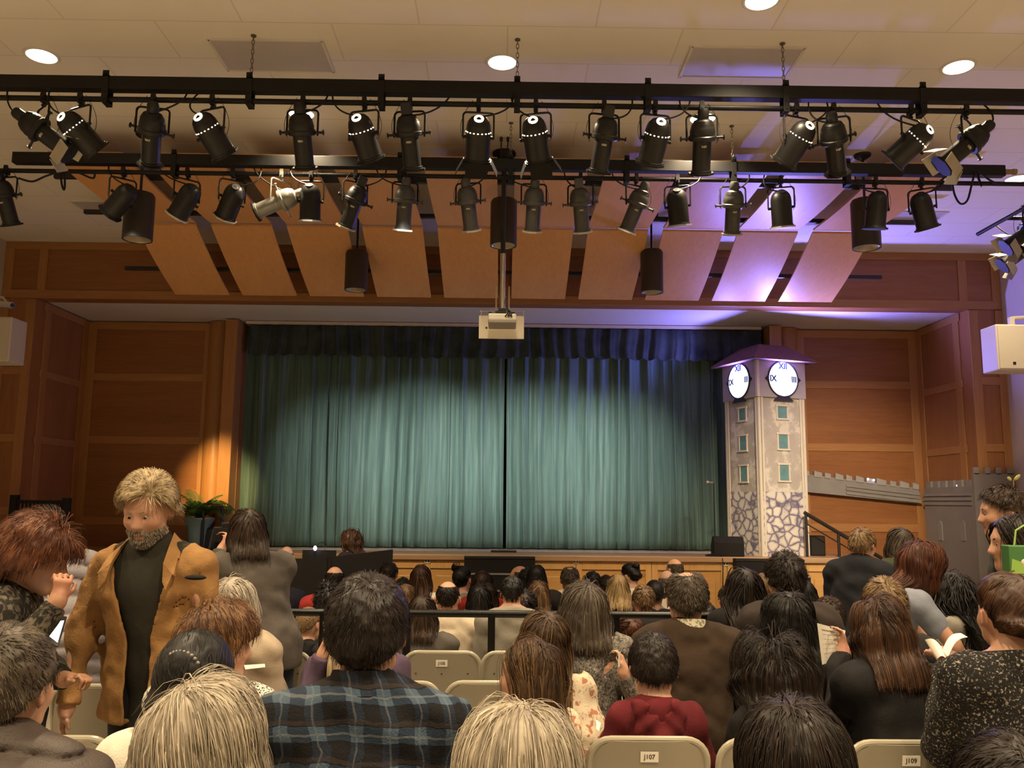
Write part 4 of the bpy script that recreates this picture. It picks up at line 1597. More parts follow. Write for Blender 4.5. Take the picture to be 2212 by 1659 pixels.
class Field:
    """list of primitives: (lo, hi, function, blend radius)"""
    def __init__(s):
        s.p = []

    def cap(s, a, b, ra, rb, k=0.03, grow=0.0):
        a, b = np.asarray(a, f32), np.asarray(b, f32)
        ra, rb = ra + grow, rb + grow
        lo = np.minimum(a - ra, b - rb)
        hi = np.maximum(a + ra, b + rb)
        s.p.append((lo, hi, lambda q: sd_cap(q, a, b, ra, rb), k))

    def ell(s, c, r, k=0.03, R=None, grow=0.0):
        c, r = np.asarray(c, f32), np.asarray(r, f32) + grow
        m = r.max() if R is not None else r
        s.p.append((c - m, c + m, lambda q: sd_ell(q, c, r, R), k))

    def fn(s, c, rad, f, k=0.03):
        c = np.asarray(c, f32)
        s.p.append((c - rad, c + rad, f, k))

    def at(s, q):
        d = np.full(q.shape[:-1], 1.0, f32)
        for lo, hi, f, k in s.p:
            d = smin(d, f(q), k)
        return d

    def grid(s, v, pad=0.03):
        lo = np.min([p[0] for p in s.p], axis=0) - pad
        hi = np.max([p[1] for p in s.p], axis=0) + pad
        n = np.ceil((hi - lo) / v).astype(int) + 1
        D = np.full(n, 0.09, f32)
        ax = [lo[i] + v * np.arange(n[i], dtype=f32) for i in range(3)]
        for plo, phi, f, k in s.p:
            i0 = np.clip(np.floor((plo - pad - k - lo) / v).astype(int), 0, n)
            i1 = np.clip(np.ceil((phi + pad + k - lo) / v).astype(int) + 1, 0, n)
            if (i1 <= i0).any():
                continue
            sl = tuple(slice(a, b) for a, b in zip(i0, i1))
            q = np.stack(np.meshgrid(*(ax[i][sl[i]] for i in range(3)), indexing='ij'), -1)
            D[sl] = smin(D[sl], f(q), k)
        return D, lo, ax


def surfnets(D, lo, v):
    S = D < 0
    cx = [D[i:D.shape[0] - 1 + i, j:D.shape[1] - 1 + j, k:D.shape[2] - 1 + k] for i in (0, 1) for j in (0, 1) for k in (0, 1)]
    cs = sum((c < 0).astype(np.int8) for c in cx)
    mask = (cs > 0) & (cs < 8)
    idx = np.argwhere(mask)
    if len(idx) == 0:
        return np.zeros((0, 3)), np.zeros((0, 4), int)
    vals = np.stack([c[mask] for c in cx], 1)
    off = np.array([(i, j, k) for i in (0, 1) for j in (0, 1) for k in (0, 1)], f32)
    acc = np.zeros((len(idx), 3), f32)
    cnt = np.zeros(len(idx), f32)
    for a in range(8):
        for b in range(a + 1, 8):
            if np.abs(off[a] - off[b]).sum() == 1:
                va, vb = vals[:, a], vals[:, b]
                m = (va < 0) != (vb < 0)
                t = np.where(m, va / np.where(m, va - vb, 1), 0)
                acc += np.where(m[:, None], off[a] + (off[b] - off[a]) * t[:, None], 0)
                cnt += m
    V = (idx + acc / cnt[:, None]) * v + lo
    num = np.full(mask.shape, -1, int)
    num[mask] = np.arange(len(idx))
    Q = []
    for axn in range(3):
        o1, o2 = [(1, 2), (2, 0), (0, 1)][axn]
        sl0 = [slice(1, -1)] * 3
        sl1 = [slice(1, -1)] * 3
        sl0[axn], sl1[axn] = slice(0, -1), slice(1, None)
        a, b = S[tuple(sl0)], S[tuple(sl1)]
        for flip, mm in ((False, a & ~b), (True, ~a & b)):
            e = np.argwhere(mm)
            if len(e) == 0:
                continue
            for ax_ in range(3):
                if ax_ != axn:
                    e[:, ax_] += 1
            d1, d2 = np.zeros(3, int), np.zeros(3, int)
            d1[o1], d2[o2] = 1, 1
            q = np.stack([num[tuple((e - d1 - d2).T)], num[tuple((e - d2).T)], num[tuple(e.T)], num[tuple((e - d1).T)]], 1)
            Q.append(q[:, ::-1] if flip else q)
    Q = np.vstack(Q)
    return V, Q[(Q >= 0).all(1)]


def relax(V, Q, it=1, w=0.5):
    for _ in range(it):
        acc = np.zeros_like(V)
        c = np.zeros(len(V))
        for a, b in ((0, 1), (1, 2), (2, 3), (3, 0)):
            np.add.at(acc, Q[:, a], V[Q[:, b]])
            np.add.at(acc, Q[:, b], V[Q[:, a]])
            np.add.at(c, Q[:, a], 1)
            np.add.at(c, Q[:, b], 1)
        V = V * (1 - w) + w * acc / np.maximum(c, 1)[:, None]
    return V


def quadmesh(name, V, Q, mat, parent=None, attrs=None):
    me = bpy.data.meshes.new(name)
    n, m = len(V), len(Q)
    me.vertices.add(n)
    me.vertices.foreach_set('co', np.asarray(V, f32).ravel())
    me.loops.add(4 * m)
    me.loops.foreach_set('vertex_index', np.asarray(Q, np.int32).ravel())
    me.polygons.add(m)
    me.polygons.foreach_set('loop_start', np.arange(0, 4 * m, 4, dtype=np.int32))
    me.update(calc_edges=True)
    me.materials.append(mat)
    for k, arr in (attrs or {}).items():
        a = me.attributes.new(k, 'FLOAT' if arr.ndim == 1 else 'FLOAT_COLOR', 'POINT')
        a.data.foreach_set('value' if arr.ndim == 1 else 'color', np.asarray(arr, f32).ravel())
    me.shade_smooth()
    o = bpy.data.objects.new(name, me)
    COL.objects.link(o)
    if parent is not None:
        o.parent = parent
    return o


_ng = np.random.default_rng(7).normal(size=(24, 24, 24)).astype(f32)


def vnoise(p, wl):
    """smooth value noise, wavelength wl"""
    q = p / wl
    i = np.floor(q).astype(int)
    t = q - i
    t = t * t * (3 - 2 * t)
    out = 0
    for a in (0, 1):
        for b in (0, 1):
            for c in (0, 1):
                w = (t[..., 0] if a else 1 - t[..., 0]) * (t[..., 1] if b else 1 - t[..., 1]) * (t[..., 2] if c else 1 - t[..., 2])
                out = out + w * _ng[(i[..., 0] + a) % 24, (i[..., 1] + b) % 24, (i[..., 2] + c) % 24]
    return out


def head_sdf(q):
    """head in its own frame: +y the face, +z up, origin between the ears, about 0.235 tall"""
    d = sd_ell(q, (0, -0.012, 0.020), (0.076, 0.097, 0.098))
    d = smin(d, sd_ell(q, (0, 0.020, -0.045), (0.060, 0.072, 0.074)), 0.05)
    d = smin(d, sd_cap(q, (-0.014, 0.070, -0.096), (0.014, 0.070, -0.096), 0.017, 0.017), 0.03)
    d = smin(d, sd_cap(q, (-0.048, 0.02, -0.075), (0.0, 0.066, -0.096), 0.016, 0.014), 0.03)
    d = smin(d, sd_cap(q, (0.048, 0.02, -0.075), (0.0, 0.066, -0.096), 0.016, 0.014), 0.03)
    d = smin(d, sd_cap(q, (-0.040, 0.068, 0.024), (0.040, 0.068, 0.024), 0.012, 0.012), 0.025)
    for s in (-1, 1):
        d = smin(d, sd_ell(q, (s * 0.043, 0.058, -0.028), (0.022, 0.022, 0.022)), 0.025)
        d = smax(d, -sd_ell(q, (s * 0.032, 0.094, 0.004), (0.019, 0.014, 0.011)), 0.014)
        d = smin(d, sd_ell(q, (s * 0.031, 0.070, 0.004), (0.0135, 0.0135, 0.0135)), 0.005)
        d = smin(d, sd_cap(q, (s * 0.021, 0.0755, 0.0135), (s * 0.042, 0.0715, 0.0125), 0.0085, 0.0085), 0.006)
        d = smin(d, sd_cap(q, (s * 0.022, 0.0740, -0.0075), (s * 0.041, 0.0705, -0.0070), 0.0060, 0.0060), 0.006)
    d = smin(d, sd_cap(q, (0, 0.082, 0.012), (0, 0.105, -0.028), 0.0065, 0.0120), 0.014)
    for s in (-1, 1):
        d = smin(d, sd_ell(q, (s * 0.012, 0.094, -0.033), (0.009, 0.011, 0.008)), 0.008)
    d = smin(d, sd_cap(q, (-0.017, 0.082, -0.061), (0.017, 0.082, -0.061), 0.0075, 0.0075), 0.010)
    d = smin(d, sd_cap(q, (-0.013, 0.081, -0.073), (0.013, 0.081, -0.073), 0.0085, 0.0085), 0.008)
    d = smax(d, -sd_cap(q, (-0.022, 0.094, -0.0667), (0.022, 0.094, -0.0667), 0.0032, 0.0032), 0.006)
    for s in (-1, 1):
        Rm = np.array(Matrix.Rotation(s * 0.5, 3, 'Z'))
        e = sd_ell(q, (s * 0.087, -0.016, -0.010), (0.0085, 0.020, 0.034), Rm)
        e = smax(e, -sd_ell(q, (s * 0.096, -0.008, -0.006), (0.007, 0.010, 0.018), Rm), 0.006)
        d = smin(d, e, 0.010)
    return d


# ---- materials of people
def skin_mat(name, base):
    if name in MATS:
        return MATS[name]
    k = NT(name)
    at = k.n('ShaderNodeAttribute', attribute_name='tint')
    v = k.coord()
    f = k.noise(v, 30, 3)
    c = k.mix(f, tuple(a * 0.92 for a in base), tuple(min(1, a * 1.06) for a in base))
    c = k.mix(at.outputs['Fac'], c, tuple(a * b for a, b in zip(base, (0.72, 0.42, 0.40))))
    k.out(c, 0.5, 0, 0.4)
    k.b.inputs['Subsurface Weight'].default_value = 0.12
    k.b.inputs['Subsurface Radius'].default_value = (0.010, 0.004, 0.002)
    MATS[name] = k.m
    return k.m


def hair_mat(name, dark, light, rough=0.5):
    if name in MATS:
        return MATS[name]
    k = NT(name)
    at = k.n('ShaderNodeAttribute', attribute_name='tone')
    c = k.ramp(at.outputs['Fac'], [(0.0, tuple(a * 0.55 for a in dark)), (0.35, dark), (1.0, light)])
    k.out(c, rough, 0, 0.3)
    MATS[name] = k.m
    return k.m


HAIRC = {
    'silver': ((0.29, 0.245, 0.18), (0.53, 0.455, 0.345)), 'grey': ((0.17, 0.15, 0.12), (0.42, 0.37, 0.29)), 'greybrown': ((0.050, 0.037, 0.025), (0.17, 0.135, 0.095)),
    'white': ((0.42, 0.37, 0.30), (0.70, 0.64, 0.54)), 'brown': ((0.022, 0.011, 0.005), (0.075, 0.038, 0.018)), 'darkbrown': ((0.009, 0.005, 0.003), (0.032, 0.017, 0.009)),
    'black': ((0.006, 0.005, 0.004), (0.022, 0.017, 0.014)), 'auburn': ((0.085, 0.036, 0.014), (0.36, 0.20, 0.085)), 'red': ((0.085, 0.026, 0.010), (0.28, 0.105, 0.042)),
    'darkred': ((0.055, 0.016, 0.008), (0.17, 0.055, 0.022)), 'lightbrown': ((0.10, 0.055, 0.024), (0.30, 0.18, 0.085)), 'blonde': ((0.26, 0.17, 0.075), (0.55, 0.40, 0.20)),
    'ombre': ((0.045, 0.023, 0.010), (0.24, 0.135, 0.055)), 'redbrown': ((0.035, 0.015, 0.007), (0.13, 0.058, 0.026)), 'sandy': ((0.17, 0.105, 0.050), (0.36, 0.25, 0.13)),
    'paleblond': ((0.36, 0.27, 0.15), (0.64, 0.52, 0.33)),
}


def H(c):
    return hair_mat('hair_' + c, *HAIRC[c])


SKINS = {'fair': (0.52, 0.29, 0.19), 'pale': (0.62, 0.38, 0.27), 'tan': (0.42, 0.22, 0.13), 'brown': (0.20, 0.095, 0.05)}


def SK(c):
    return skin_mat('skin_' + c, SKINS[c])


# ---- hair
HE_C, HE_R = np.array((0, -0.012, 0.020)), np.array((0.0775, 0.0985, 0.0995))
_AZ = np.array([0, 35, 60, 78, 96, 114, 135, 180.0])
_HZ = np.array([0.62, 0.58, 0.40, 0.02, 0.10, -0.35, -0.60, -0.70])


def hairline(n, low=0.0, recede=0.0):
    az = np.degrees(np.arctan2(np.abs(n[:, 0]), n[:, 1]))
    return np.interp(az, _AZ, _HZ + np.array([recede, recede, recede * 0.7, 0, 0, 0, 0, 0]) + np.where(_AZ > 100, -low, 0))


def strands_mesh(P_, W_, flat, tone):
    """P_ (N,k,3) centre lines, W_ (N,k) half widths -> tube mesh"""
    N, K, _ = P_.shape
    T = np.gradient(P_, axis=1)
    T /= np.linalg.norm(T, axis=2, keepdims=True) + 1e-9
    ref = P_ - P_.mean(axis=(0, 1)) * np.array((1, 1, 0.6))
    Bn = np.cross(T, ref)
    Bn /= np.linalg.norm(Bn, axis=2, keepdims=True) + 1e-9
    Nn = np.cross(Bn, T)
    offs = [(1, -0.5), (0, 1.1), (-1, -0.5)]
    V = np.stack([P_ + Bn * (a * W_)[..., None] + Nn * (b * W_ * flat)[..., None] for a, b in offs], 2)
    V = V.reshape(-1, 3)
    i = np.arange(N)[:, None, None] * K * 3 + np.arange(K - 1)[None, :, None] * 3 + np.arange(3)[None, None, :]
    j = np.arange(N)[:, None, None] * K * 3 + np.arange(K - 1)[None, :, None] * 3 + ((np.arange(3) + 1) % 3)[None, None, :]
    Q = np.stack([i, j, j + 3, i + 3], -1).reshape(-1, 4)
    return V, Q, np.repeat(tone, 3 * K) if tone.ndim == 1 else np.repeat(tone.reshape(-1), 3)


def grow_hair(rng, N, L, HC, HR, hs, coll, crown=(0, -0.60, 0.80), part=None, thick=0.014, lift=0.25, grav=0.35, steps=10, low=0.0, bald=None,
              recede=0.0, zcut=None, wave=0.0, curl=0.0, width=0.0022, root=None, sweep=(0, 0, 0), beard=False, margin=0.012, sd_tone=0.30, tipfade=0.0, hug=0.02, swirl=0.0, toward=False):
    n = rng.normal(size=(N * 6, 3))
    n /= np.linalg.norm(n, axis=1, keepdims=True)
    if beard:
        az = np.degrees(np.arctan2(np.abs(n[:, 0]), n[:, 1]))
        ok = (n[:, 2] < -0.45) & (n[:, 2] > -0.96) & (az < 75) & ~((np.abs(n[:, 0]) < 0.16) & (n[:, 2] > -0.60))
    else:
        ok = n[:, 2] > hairline(n, low, recede)
        if bald is not None:
            bc = np.array(bald[0], float)
            bc /= np.linalg.norm(bc)
            ok &= (n @ bc) < math.cos(math.radians(bald[1]))
    n = n[ok][:N]
    N = len(n)
    c = np.array(crown, float)
    c /= np.linalg.norm(c)
    t = n - c
    t -= n * (t * n).sum(1, keepdims=True)
    if toward:
        t = -t
    if part is not None:
        sgn = np.where(n[:, :1] > part, 1.0, -1.0)
        tp = np.concatenate([sgn, np.full((N, 1), -0.35), np.full((N, 1), -0.15)], 1)
        tp -= n * (tp * n).sum(1, keepdims=True)
        w = np.clip((n[:, 2:] + 0.1) * 2, 0, 1) * 0.85
        t = t / (np.linalg.norm(t, axis=1, keepdims=True) + 1e-6) * (1 - w) + tp * w
    t = t / (np.linalg.norm(t, axis=1, keepdims=True) + 1e-6) + np.array(sweep)
    t -= n * (t * n).sum(1, keepdims=True)
    t /= np.linalg.norm(t, axis=1, keepdims=True) + 1e-6
    cd = np.linalg.norm(n - c, axis=1, keepdims=True)
    t += rng.normal(size=t.shape) * (0.13 + 1.1 * np.exp(-(cd / 0.24) ** 2))
    if swirl:
        t += np.cross(n, t) * swirl * np.exp(-(cd / 0.6) ** 2)
    off = rng.random(N) ** 0.8 * thick
    HRi = np.array(HR)
    Lr = L * rng.uniform(0.75, 1.12, N)
    p = HE_C + n * (HE_R + 0.001)
    d = t + n * (lift * (1 - 0.9 * np.exp(-(cd / 0.35) ** 2)))
    d /= np.linalg.norm(d, axis=1, keepdims=True)
    p = HC + (p * hs) @ HRi.T
    d = d @ HRi.T
    g = np.array((0, 0, -1.0))
    out = [p.copy()]
    ds = Lr / steps
    ph = rng.uniform(0, 6.28, N)
    for k in range(steps):
        d = d + g * grav * min(1.0, 10.0 / steps)
        lowz = ((p - HC) @ HRi)[:, 2] < -0.02 * hs
        if L > 0.12:
            d[lowz, :2] *= 0.45
        if curl:
            d = d + curl * np.stack([np.cos(ph + k * 1.5), np.sin(ph * 1.7 + k * 1.3), 0.3 * np.sin(ph + k)], 1)
        d /= np.linalg.norm(d, axis=1, keepdims=True)
        pn = p + d * ds[:, None]
        if L > 0.12:
            dx = pn[:, 0] - HC[0]
            ov = lowz & (np.abs(dx) > 0.082 * hs + off)
            pn[ov, 0] = HC[0] + dx[ov] * 0.93
        if wave:
            pn[:, 0] += wave * np.sin(ph * 0.4 + k * 0.9) * 0.5
        q = (pn - HC) @ HRi / hs - HE_C
        R_ = HE_R + (0.004 + off * min(1, (k + 1) / 3.0))[:, None]
        e = np.linalg.norm(q / R_, axis=1)
        ins = e < 1
        q[ins] /= e[ins, None]
        far = (e > 1 + hug) & (q[:, 2] > -0.025) & ~ins
        q[far] /= (e[far] / (1 + hug))[:, None]
        pn = HC + ((q + HE_C) * hs) @ HRi.T
        if coll is not None and L > 0.12:
            for _ in range(2):
                sd = coll.at(pn.astype(f32))
                m = sd < margin + off * 0.5
                if m.any():
                    h = 0.004
                    qq = pn[m].astype(f32)
                    gr = np.stack([coll.at(qq + np.eye(3, dtype=f32)[a] * h) - coll.at(qq - np.eye(3, dtype=f32)[a] * h) for a in range(3)], 1)
                    gr[:, 0] *= 0.35
                    back = qq[:, 1] < HC[1] + 0.03
                    gr[back, 1] -= 0.45
                    gr /= np.linalg.norm(gr, axis=1, keepdims=True) + 1e-6
                    pn[m] += gr * (margin + off[m] * 0.5 - sd[m])[:, None]
        d = pn - p
        d /= np.linalg.norm(d, axis=1, keepdims=True) + 1e-9
        p = pn
        out.append(p.copy())
    A = np.stack(out, 1)
    if zcut is not None:
        tt = np.linspace(0, 1, steps + 1)
        for i in range(N):
            z = A[i, :, 2]
            zc = zcut + rng.normal() * 0.014
            below = np.nonzero(z < zc)[0]
            if len(below) and below[0] > 0:
                b = below[0]
                fr = (z[b - 1] - zc) / (z[b - 1] - z[b] + 1e-9)
                te = (tt[b - 1] + fr * (tt[b] - tt[b - 1])) * tt
                A[i] = np.stack([np.interp(te, tt, A[i, :, a]) for a in range(3)], 1)
    tone = np.clip(rng.normal(0.45, sd_tone, N), 0, 1)
    # neighbouring strands share tone: broad locks
    tone = np.clip(tone + 0.20 * vnoise((n * 0.5).astype(f32), 0.11), 0, 1)
    if tipfade:
        tone = np.clip(tone[:, None] * 0.8 + tipfade * (np.linspace(0, 1, steps + 1) ** 1.6)[None, :], 0, 1)
    W = width * rng.uniform(0.7, 1.3, N)[:, None] * np.interp(np.linspace(0, 1, steps + 1), [0, 0.15, 0.7, 1], [0.8, 1.0, 0.95, 0.35])[None, :]
    return A, W * hs, tone


def hair_volume(A, tone, v, blur=2, iso=0.42, inset=0.006, tuft=0.0):
    """smooth closed body of hair around the strands"""
    N, K, _ = A.shape
    sub = []
    tt = []
    t0 = np.repeat(tone.mean(1) if tone.ndim == 2 else tone, 1)
    tv = tone if tone.ndim == 2 else np.repeat(tone[:, None], K, 1)
    for f in (0.0, 0.34, 0.67):
        sub.append((A[:, :-1] * (1 - f) + A[:, 1:] * f).reshape(-1, 3))
        tt.append((tv[:, :-1] * (1 - f) + tv[:, 1:] * f).reshape(-1))
    p = np.vstack(sub)
    tt = np.concatenate(tt)
    lo = p.min(0) - v * (blur + 3)
    n = np.ceil((p.max(0) - lo) / v).astype(int) + blur + 4
    ijk = np.round((p - lo) / v).astype(int)
    flat = np.ravel_multi_index(ijk.T, n)
    cnt = np.bincount(flat, minlength=int(np.prod(n))).reshape(n).astype(f32)
    ts = np.bincount(flat, weights=tt, minlength=int(np.prod(n))).reshape(n).astype(f32)
    occ = np.minimum(cnt, 1.0)

    def box(a):
        for ax in range(3):
            b = a.copy()
            sl0, sl1 = [slice(None)] * 3, [slice(None)] * 3
            sl0[ax], sl1[ax] = slice(1, None), slice(None, -1)
            b[tuple(sl0)] += a[tuple(sl1)]
            b[tuple(sl1)] += a[tuple(sl0)]
            a = b / 3
        return a
    d = occ
    cb, tb = cnt, ts
    for k in range(blur):
        d = box(d)
        if k < 1:
            cb, tb = box(cb), box(tb)
    V, Q = surfnets((iso - d) * v, lo.astype(f32), v)
    V = relax(V, Q, 1, 0.5)
    nr = np.cross(V[Q[:, 2]] - V[Q[:, 0]], V[Q[:, 3]] - V[Q[:, 1]])
    vn = np.zeros_like(V)
    for c in range(4):
        np.add.at(vn, Q[:, c], nr)
    vn /= np.linalg.norm(vn, axis=1, keepdims=True) + 1e-12
    V = V - vn * (inset + tuft * np.clip(vnoise(V.astype(f32), 0.016), -1.2, 1.2) + tuft * 0.8 * np.clip(vnoise(V.astype(f32) + 5, 0.034), -1.2, 1.2))[:, None]
    q = np.clip(np.round((V - lo) / v).astype(int), 0, n - 1)
    num, den = tb[tuple(q.T)], cb[tuple(q.T)]
    tn = np.where(den > 0.02, num / np.maximum(den, 0.02), 0.4)
    return V, Q, np.clip(tn, 0, 1) * 0.9


def scalp(HC, HR, hs, low, recede, bald, grow):
    """closed cap of hair lying on the skull (under the strands)"""
    nu, nv = 44, 30
    th = np.linspace(0, math.pi * 0.80, nv)
    ph = np.linspace(0, 2 * math.pi, nu, endpoint=False)
    Th, Ph = np.meshgrid(th, ph, indexing='ij')
    n = np.stack([np.sin(Th) * np.sin(Ph), np.sin(Th) * np.cos(Ph), np.cos(Th)], -1).reshape(-1, 3)
    keep = n[:, 2] > hairline(n, low, recede) - 0.05
    if bald is not None:
        bc = np.array(bald[0], float)
        bc /= np.linalg.norm(bc)
        keep &= (n @ bc) < math.cos(math.radians(bald[1]))
    V = HE_C + n * (HE_R + np.where(keep, grow, -0.012)[:, None])
    V = HC + (V * hs) @ np.array(HR).T
    i, j = np.meshgrid(np.arange(nv - 1), np.arange(nu), indexing='ij')
    Q = np.stack([i * nu + j, (i + 1) * nu + j, (i + 1) * nu + (j + 1) % nu, i * nu + (j + 1) % nu], -1).reshape(-1, 4)
    kq = keep[Q].any(1)
    return V, Q[kq]


NPERSON = [0]


def person(label, px, py, D, floor='up', pose='sit', yaw=0.0, hs=1.0, pitch=0.0, hyaw=0.0, hroll=0.0, lean=(0.0, 0.03), sw=0.175, girth=1.0, k_arm=1.0,
           skin='fair', hair='brown', style='short', hopt=None, top=None, wear='sweater', legs=None, arms=None, face=False, thin=0.012, collar=None,
           hood=None, bun=None, beard=None, v=None, group=None, glasses=False, cap=None, sleeve=1.0, wr=0.006, extra=None, hairtop=0.012, zneck=0.0, drop=0.0, name='person'):
    """head top at the pixel, at depth D; the body below follows from the pose"""
    NPERSON[0] += 1
    rng = np.random.default_rng(NPERSON[0] * 101 + 3)
    fz = FLOOR_Z if floor == 'up' else LOW_Z
    topw = P(px, py, D)
    Rz = np.array(Matrix.Rotation(math.radians(yaw), 3, 'Z'))
    HRl = np.array(Matrix.Rotation(math.radians(hyaw), 3, 'Z') @ Matrix.Rotation(math.radians(-pitch), 3, 'X') @ Matrix.Rotation(math.radians(hroll), 3, 'Y'))
    # height of the top of the head above its centre with this pitch
    hc_w = topw - np.array((0, 0, (0.118 + hairtop) * hs))
    hz = hc_w[2] - fz
    lx, ly = lean
    if pose == 'sit':
        seat = 0.565 if hz > 1.0 else 0.555
        K = (hz - seat - 0.15 * hs) / 0.50
    else:
        S_ = hz / 1.57
        seat = 0.93 * S_
        K = (hz - seat - 0.15 * hs) / 0.50
    K = float(np.clip(K, 0.55, 1.4))
    T = np.array((lx, ly, seat + 0.50 * K))            # neck base
    HC = T + np.array((lx * 0.25, 0.028 * hs + ly * 0.35, hz - T[2]))
    pel = np.array((0, 0, seat))
    kk = min(1.0, 0.45 + 0.55 * K)                      # width scale for children
    g = girth
    swk = sw * kk
    mid = pel * 0.66 + T * 0.34
    chest = pel * 0.34 + T * 0.66 + np.array((0, 0.005, 0))
    sh = [T + np.array((s * swk, -0.012, -0.055 * K - drop)) for s in (-1, 1)]
    a = arms or {}
    el, wri = [], []
    for i, s in enumerate((-1, 1)):
        if pose == 'sit':
            e0 = sh[i] + np.array((s * 0.055, 0.05, -0.27 * K)) * k_arm
            w0 = np.array((s * 0.11, 0.30, seat + 0.11)) + np.array((lx * 0.3, ly * 0.4, 0))
        else:
            e0 = sh[i] + np.array((s * 0.05, 0.0, -0.29 * S_))
            w0 = e0 + np.array((s * 0.01, 0.06, -0.25 * S_))
        key = 'LR'[i]
        if key in a:
            e0, w0 = T + np.array(a[key][0]), T + np.array(a[key][1])
        el.append(e0)
        wri.append(w0)
    off_ = Rz @ (HC - np.array((0, 0, HC[2])))
    loc_ = np.array((hc_w[0] - off_[0], hc_w[1] - off_[1], fz))
    for i, s in enumerate((-1, 1)):
        if 'W' + 'LR'[i] in a:
            w0 = Rz.T @ (np.array(a['W' + 'LR'[i]], float) - loc_)
            v_ = w0 - sh[i]
            ln = np.linalg.norm(v_)
            if ln > 0.56 * K:
                w0 = sh[i] + v_ * (0.56 * K / ln)
            wri[i] = w0
            bend = math.sqrt(max(0.004, (0.29 * K) ** 2 - (min(ln, 0.56 * K) / 2) ** 2))
            el[i] = (sh[i] + w0) / 2 + np.array((s * 0.35, -0.1, -0.93)) * bend
    hip = [pel + np.array((s * 0.085 * kk * g, 0.01, -0.02)) for s in (-1, 1)]
    if pose == 'sit':
        kf, af = (0.42, 0.42) if D < 5.5 else (0.33, 0.20)
        kn = [np.array((s * 0.105, kf * kk, seat - 0.01)) for s in (-1, 1)]
        an = [np.array((s * 0.105, af * kk, 0.085)) for s in (-1, 1)]
    else:
        kn = [np.array((s * 0.10, 0.03, 0.48 * S_)) for s in (-1, 1)]
        an = [np.array((s * 0.105, -0.01, 0.085)) for s in (-1, 1)]

    def torso(F, gr=0.0):
        F.ell(pel + (0, -0.005, 0.02), (0.158 * kk * g, 0.118 * kk * g, 0.125), 0.05, grow=gr)
        F.ell(mid, (0.142 * kk * g, 0.108 * kk * g, 0.150 * K), 0.06, grow=gr)
        F.ell(chest, (0.158 * kk * g, 0.112 * kk * g, 0.165 * K), 0.06, grow=gr)
        F.cap(sh[0] * 0.8 + sh[1] * 0.2 + (0, 0, -0.008), sh[1] * 0.8 + sh[0] * 0.2 + (0, 0, -0.008), 0.062 * kk, 0.062 * kk, 0.05, grow=gr)
        for i in (0, 1):
            F.cap(T + (0, -0.012, 0.012), sh[i], 0.050 * kk, 0.052 * kk, 0.04, grow=gr)
            F.cap(T + (0, -0.012, -0.02), sh[i] * 0.9 + T * 0.1, 0.060 * kk, 0.056 * kk, 0.05, grow=gr)

    def armf(F, gr=0.0, upto=1.0, fat=1.0):
        for i in (0, 1):
            if upto > 0.55:
                F.cap(sh[i], el[i], 0.053 * kk * fat, 0.043 * kk * fat, 0.03, grow=gr)
                we = el[i] + (wri[i] - el[i]) * min(1.0, (upto - 0.5) * 2)
                F.cap(el[i], we, 0.043 * kk * fat, 0.032 * kk * fat, 0.02, grow=gr)
            else:
                F.cap(sh[i], sh[i] + (el[i] - sh[i]) * upto * 1.6, 0.055 * kk * fat, 0.050 * kk * fat, 0.03, grow=gr)

    def legf(F, gr=0.0):
        for i in (0, 1):
            F.cap(hip[i], kn[i], 0.086 * kk * g, 0.060 * kk, 0.03, grow=gr)
            F.cap(kn[i], an[i], 0.058 * kk, 0.040 * kk, 0.02, grow=gr)

    # --- body: head, neck, torso, arms, hands, legs in one continuous surface
    vox = v or (0.0075 if face else (0.0095 if D < 4.0 else 0.012))
    F = Field()
    torso(F)
    F.cap(HC + HRl @ np.array((0, -0.022, -0.05)) * hs, T + (0, -0.008, -0.01), 0.050 * hs, 0.056 * hs, 0.035)
    armf(F)
    legf(F)
    for i, s in enumerate((-1, 1)):
        F.cap(an[i] + (0, -0.03, -0.04), an[i] + (s * 0.02, 0.13, -0.055), 0.036, 0.030, 0.03)
        w0 = wri[i]
        hd = (wri[i] - el[i]) / (np.linalg.norm(wri[i] - el[i]) + 1e-6)
        if 'hd' + 'LR'[i] in a:
            hd = np.array(a['hd' + 'LR'[i]], float)
            hd /= np.linalg.norm(hd)
        nrm = np.array(a.get('hn' + 'LR'[i], (0.25 * s, -0.1, 1.0)), float)    # back of the hand
        nrm -= hd * nrm.dot(hd)
        nrm /= np.linalg.norm(nrm) + 1e-6
        sd_ = np.cross(hd, nrm)
        thumb = sd_ * (1 if sd_[0] * s < 0 else -1) if abs(sd_[0]) > 0.2 else sd_
        hk = 0.92 * kk
        F.cap(w0, w0 + hd * 0.03 * hk, 0.028 * hk, 0.026 * hk, 0.02)
        for q_ in (-0.024, -0.008, 0.008, 0.024):
            F.cap(w0 + hd * 0.02 * hk + thumb * q_ * 0.7 * hk, w0 + hd * 0.082 * hk + thumb * q_ * hk, 0.0135 * hk, 0.0115 * hk, 0.012)
        curlv = a.get('curl', 0.7)
        for fi, q_ in enumerate((-0.030, -0.010, 0.010, 0.030)):
            ln = (0.060, 0.074, 0.080, 0.070)[fi] * hk
            b0 = w0 + hd * 0.084 * hk + thumb * q_ * hk
            d1 = hd * math.cos(curlv * 0.6) - nrm * math.sin(curlv * 0.6)
            d2 = hd * math.cos(curlv * 1.7) - nrm * math.sin(curlv * 1.7)
            b1 = b0 + d1 * ln * 0.5 + thumb * q_ * 0.12
            F.cap(b0, b1, 0.0092 * hk, 0.0085 * hk, 0.006)
            F.cap(b1, b1 + d2 * ln * 0.55, 0.0085 * hk, 0.0072 * hk, 0.005)
        t0 = w0 + hd * 0.03 * hk + thumb * 0.022 * hk
        t1 = t0 + (hd * 0.6 + thumb * 0.7 - nrm * 0.25) * 0.042 * hk
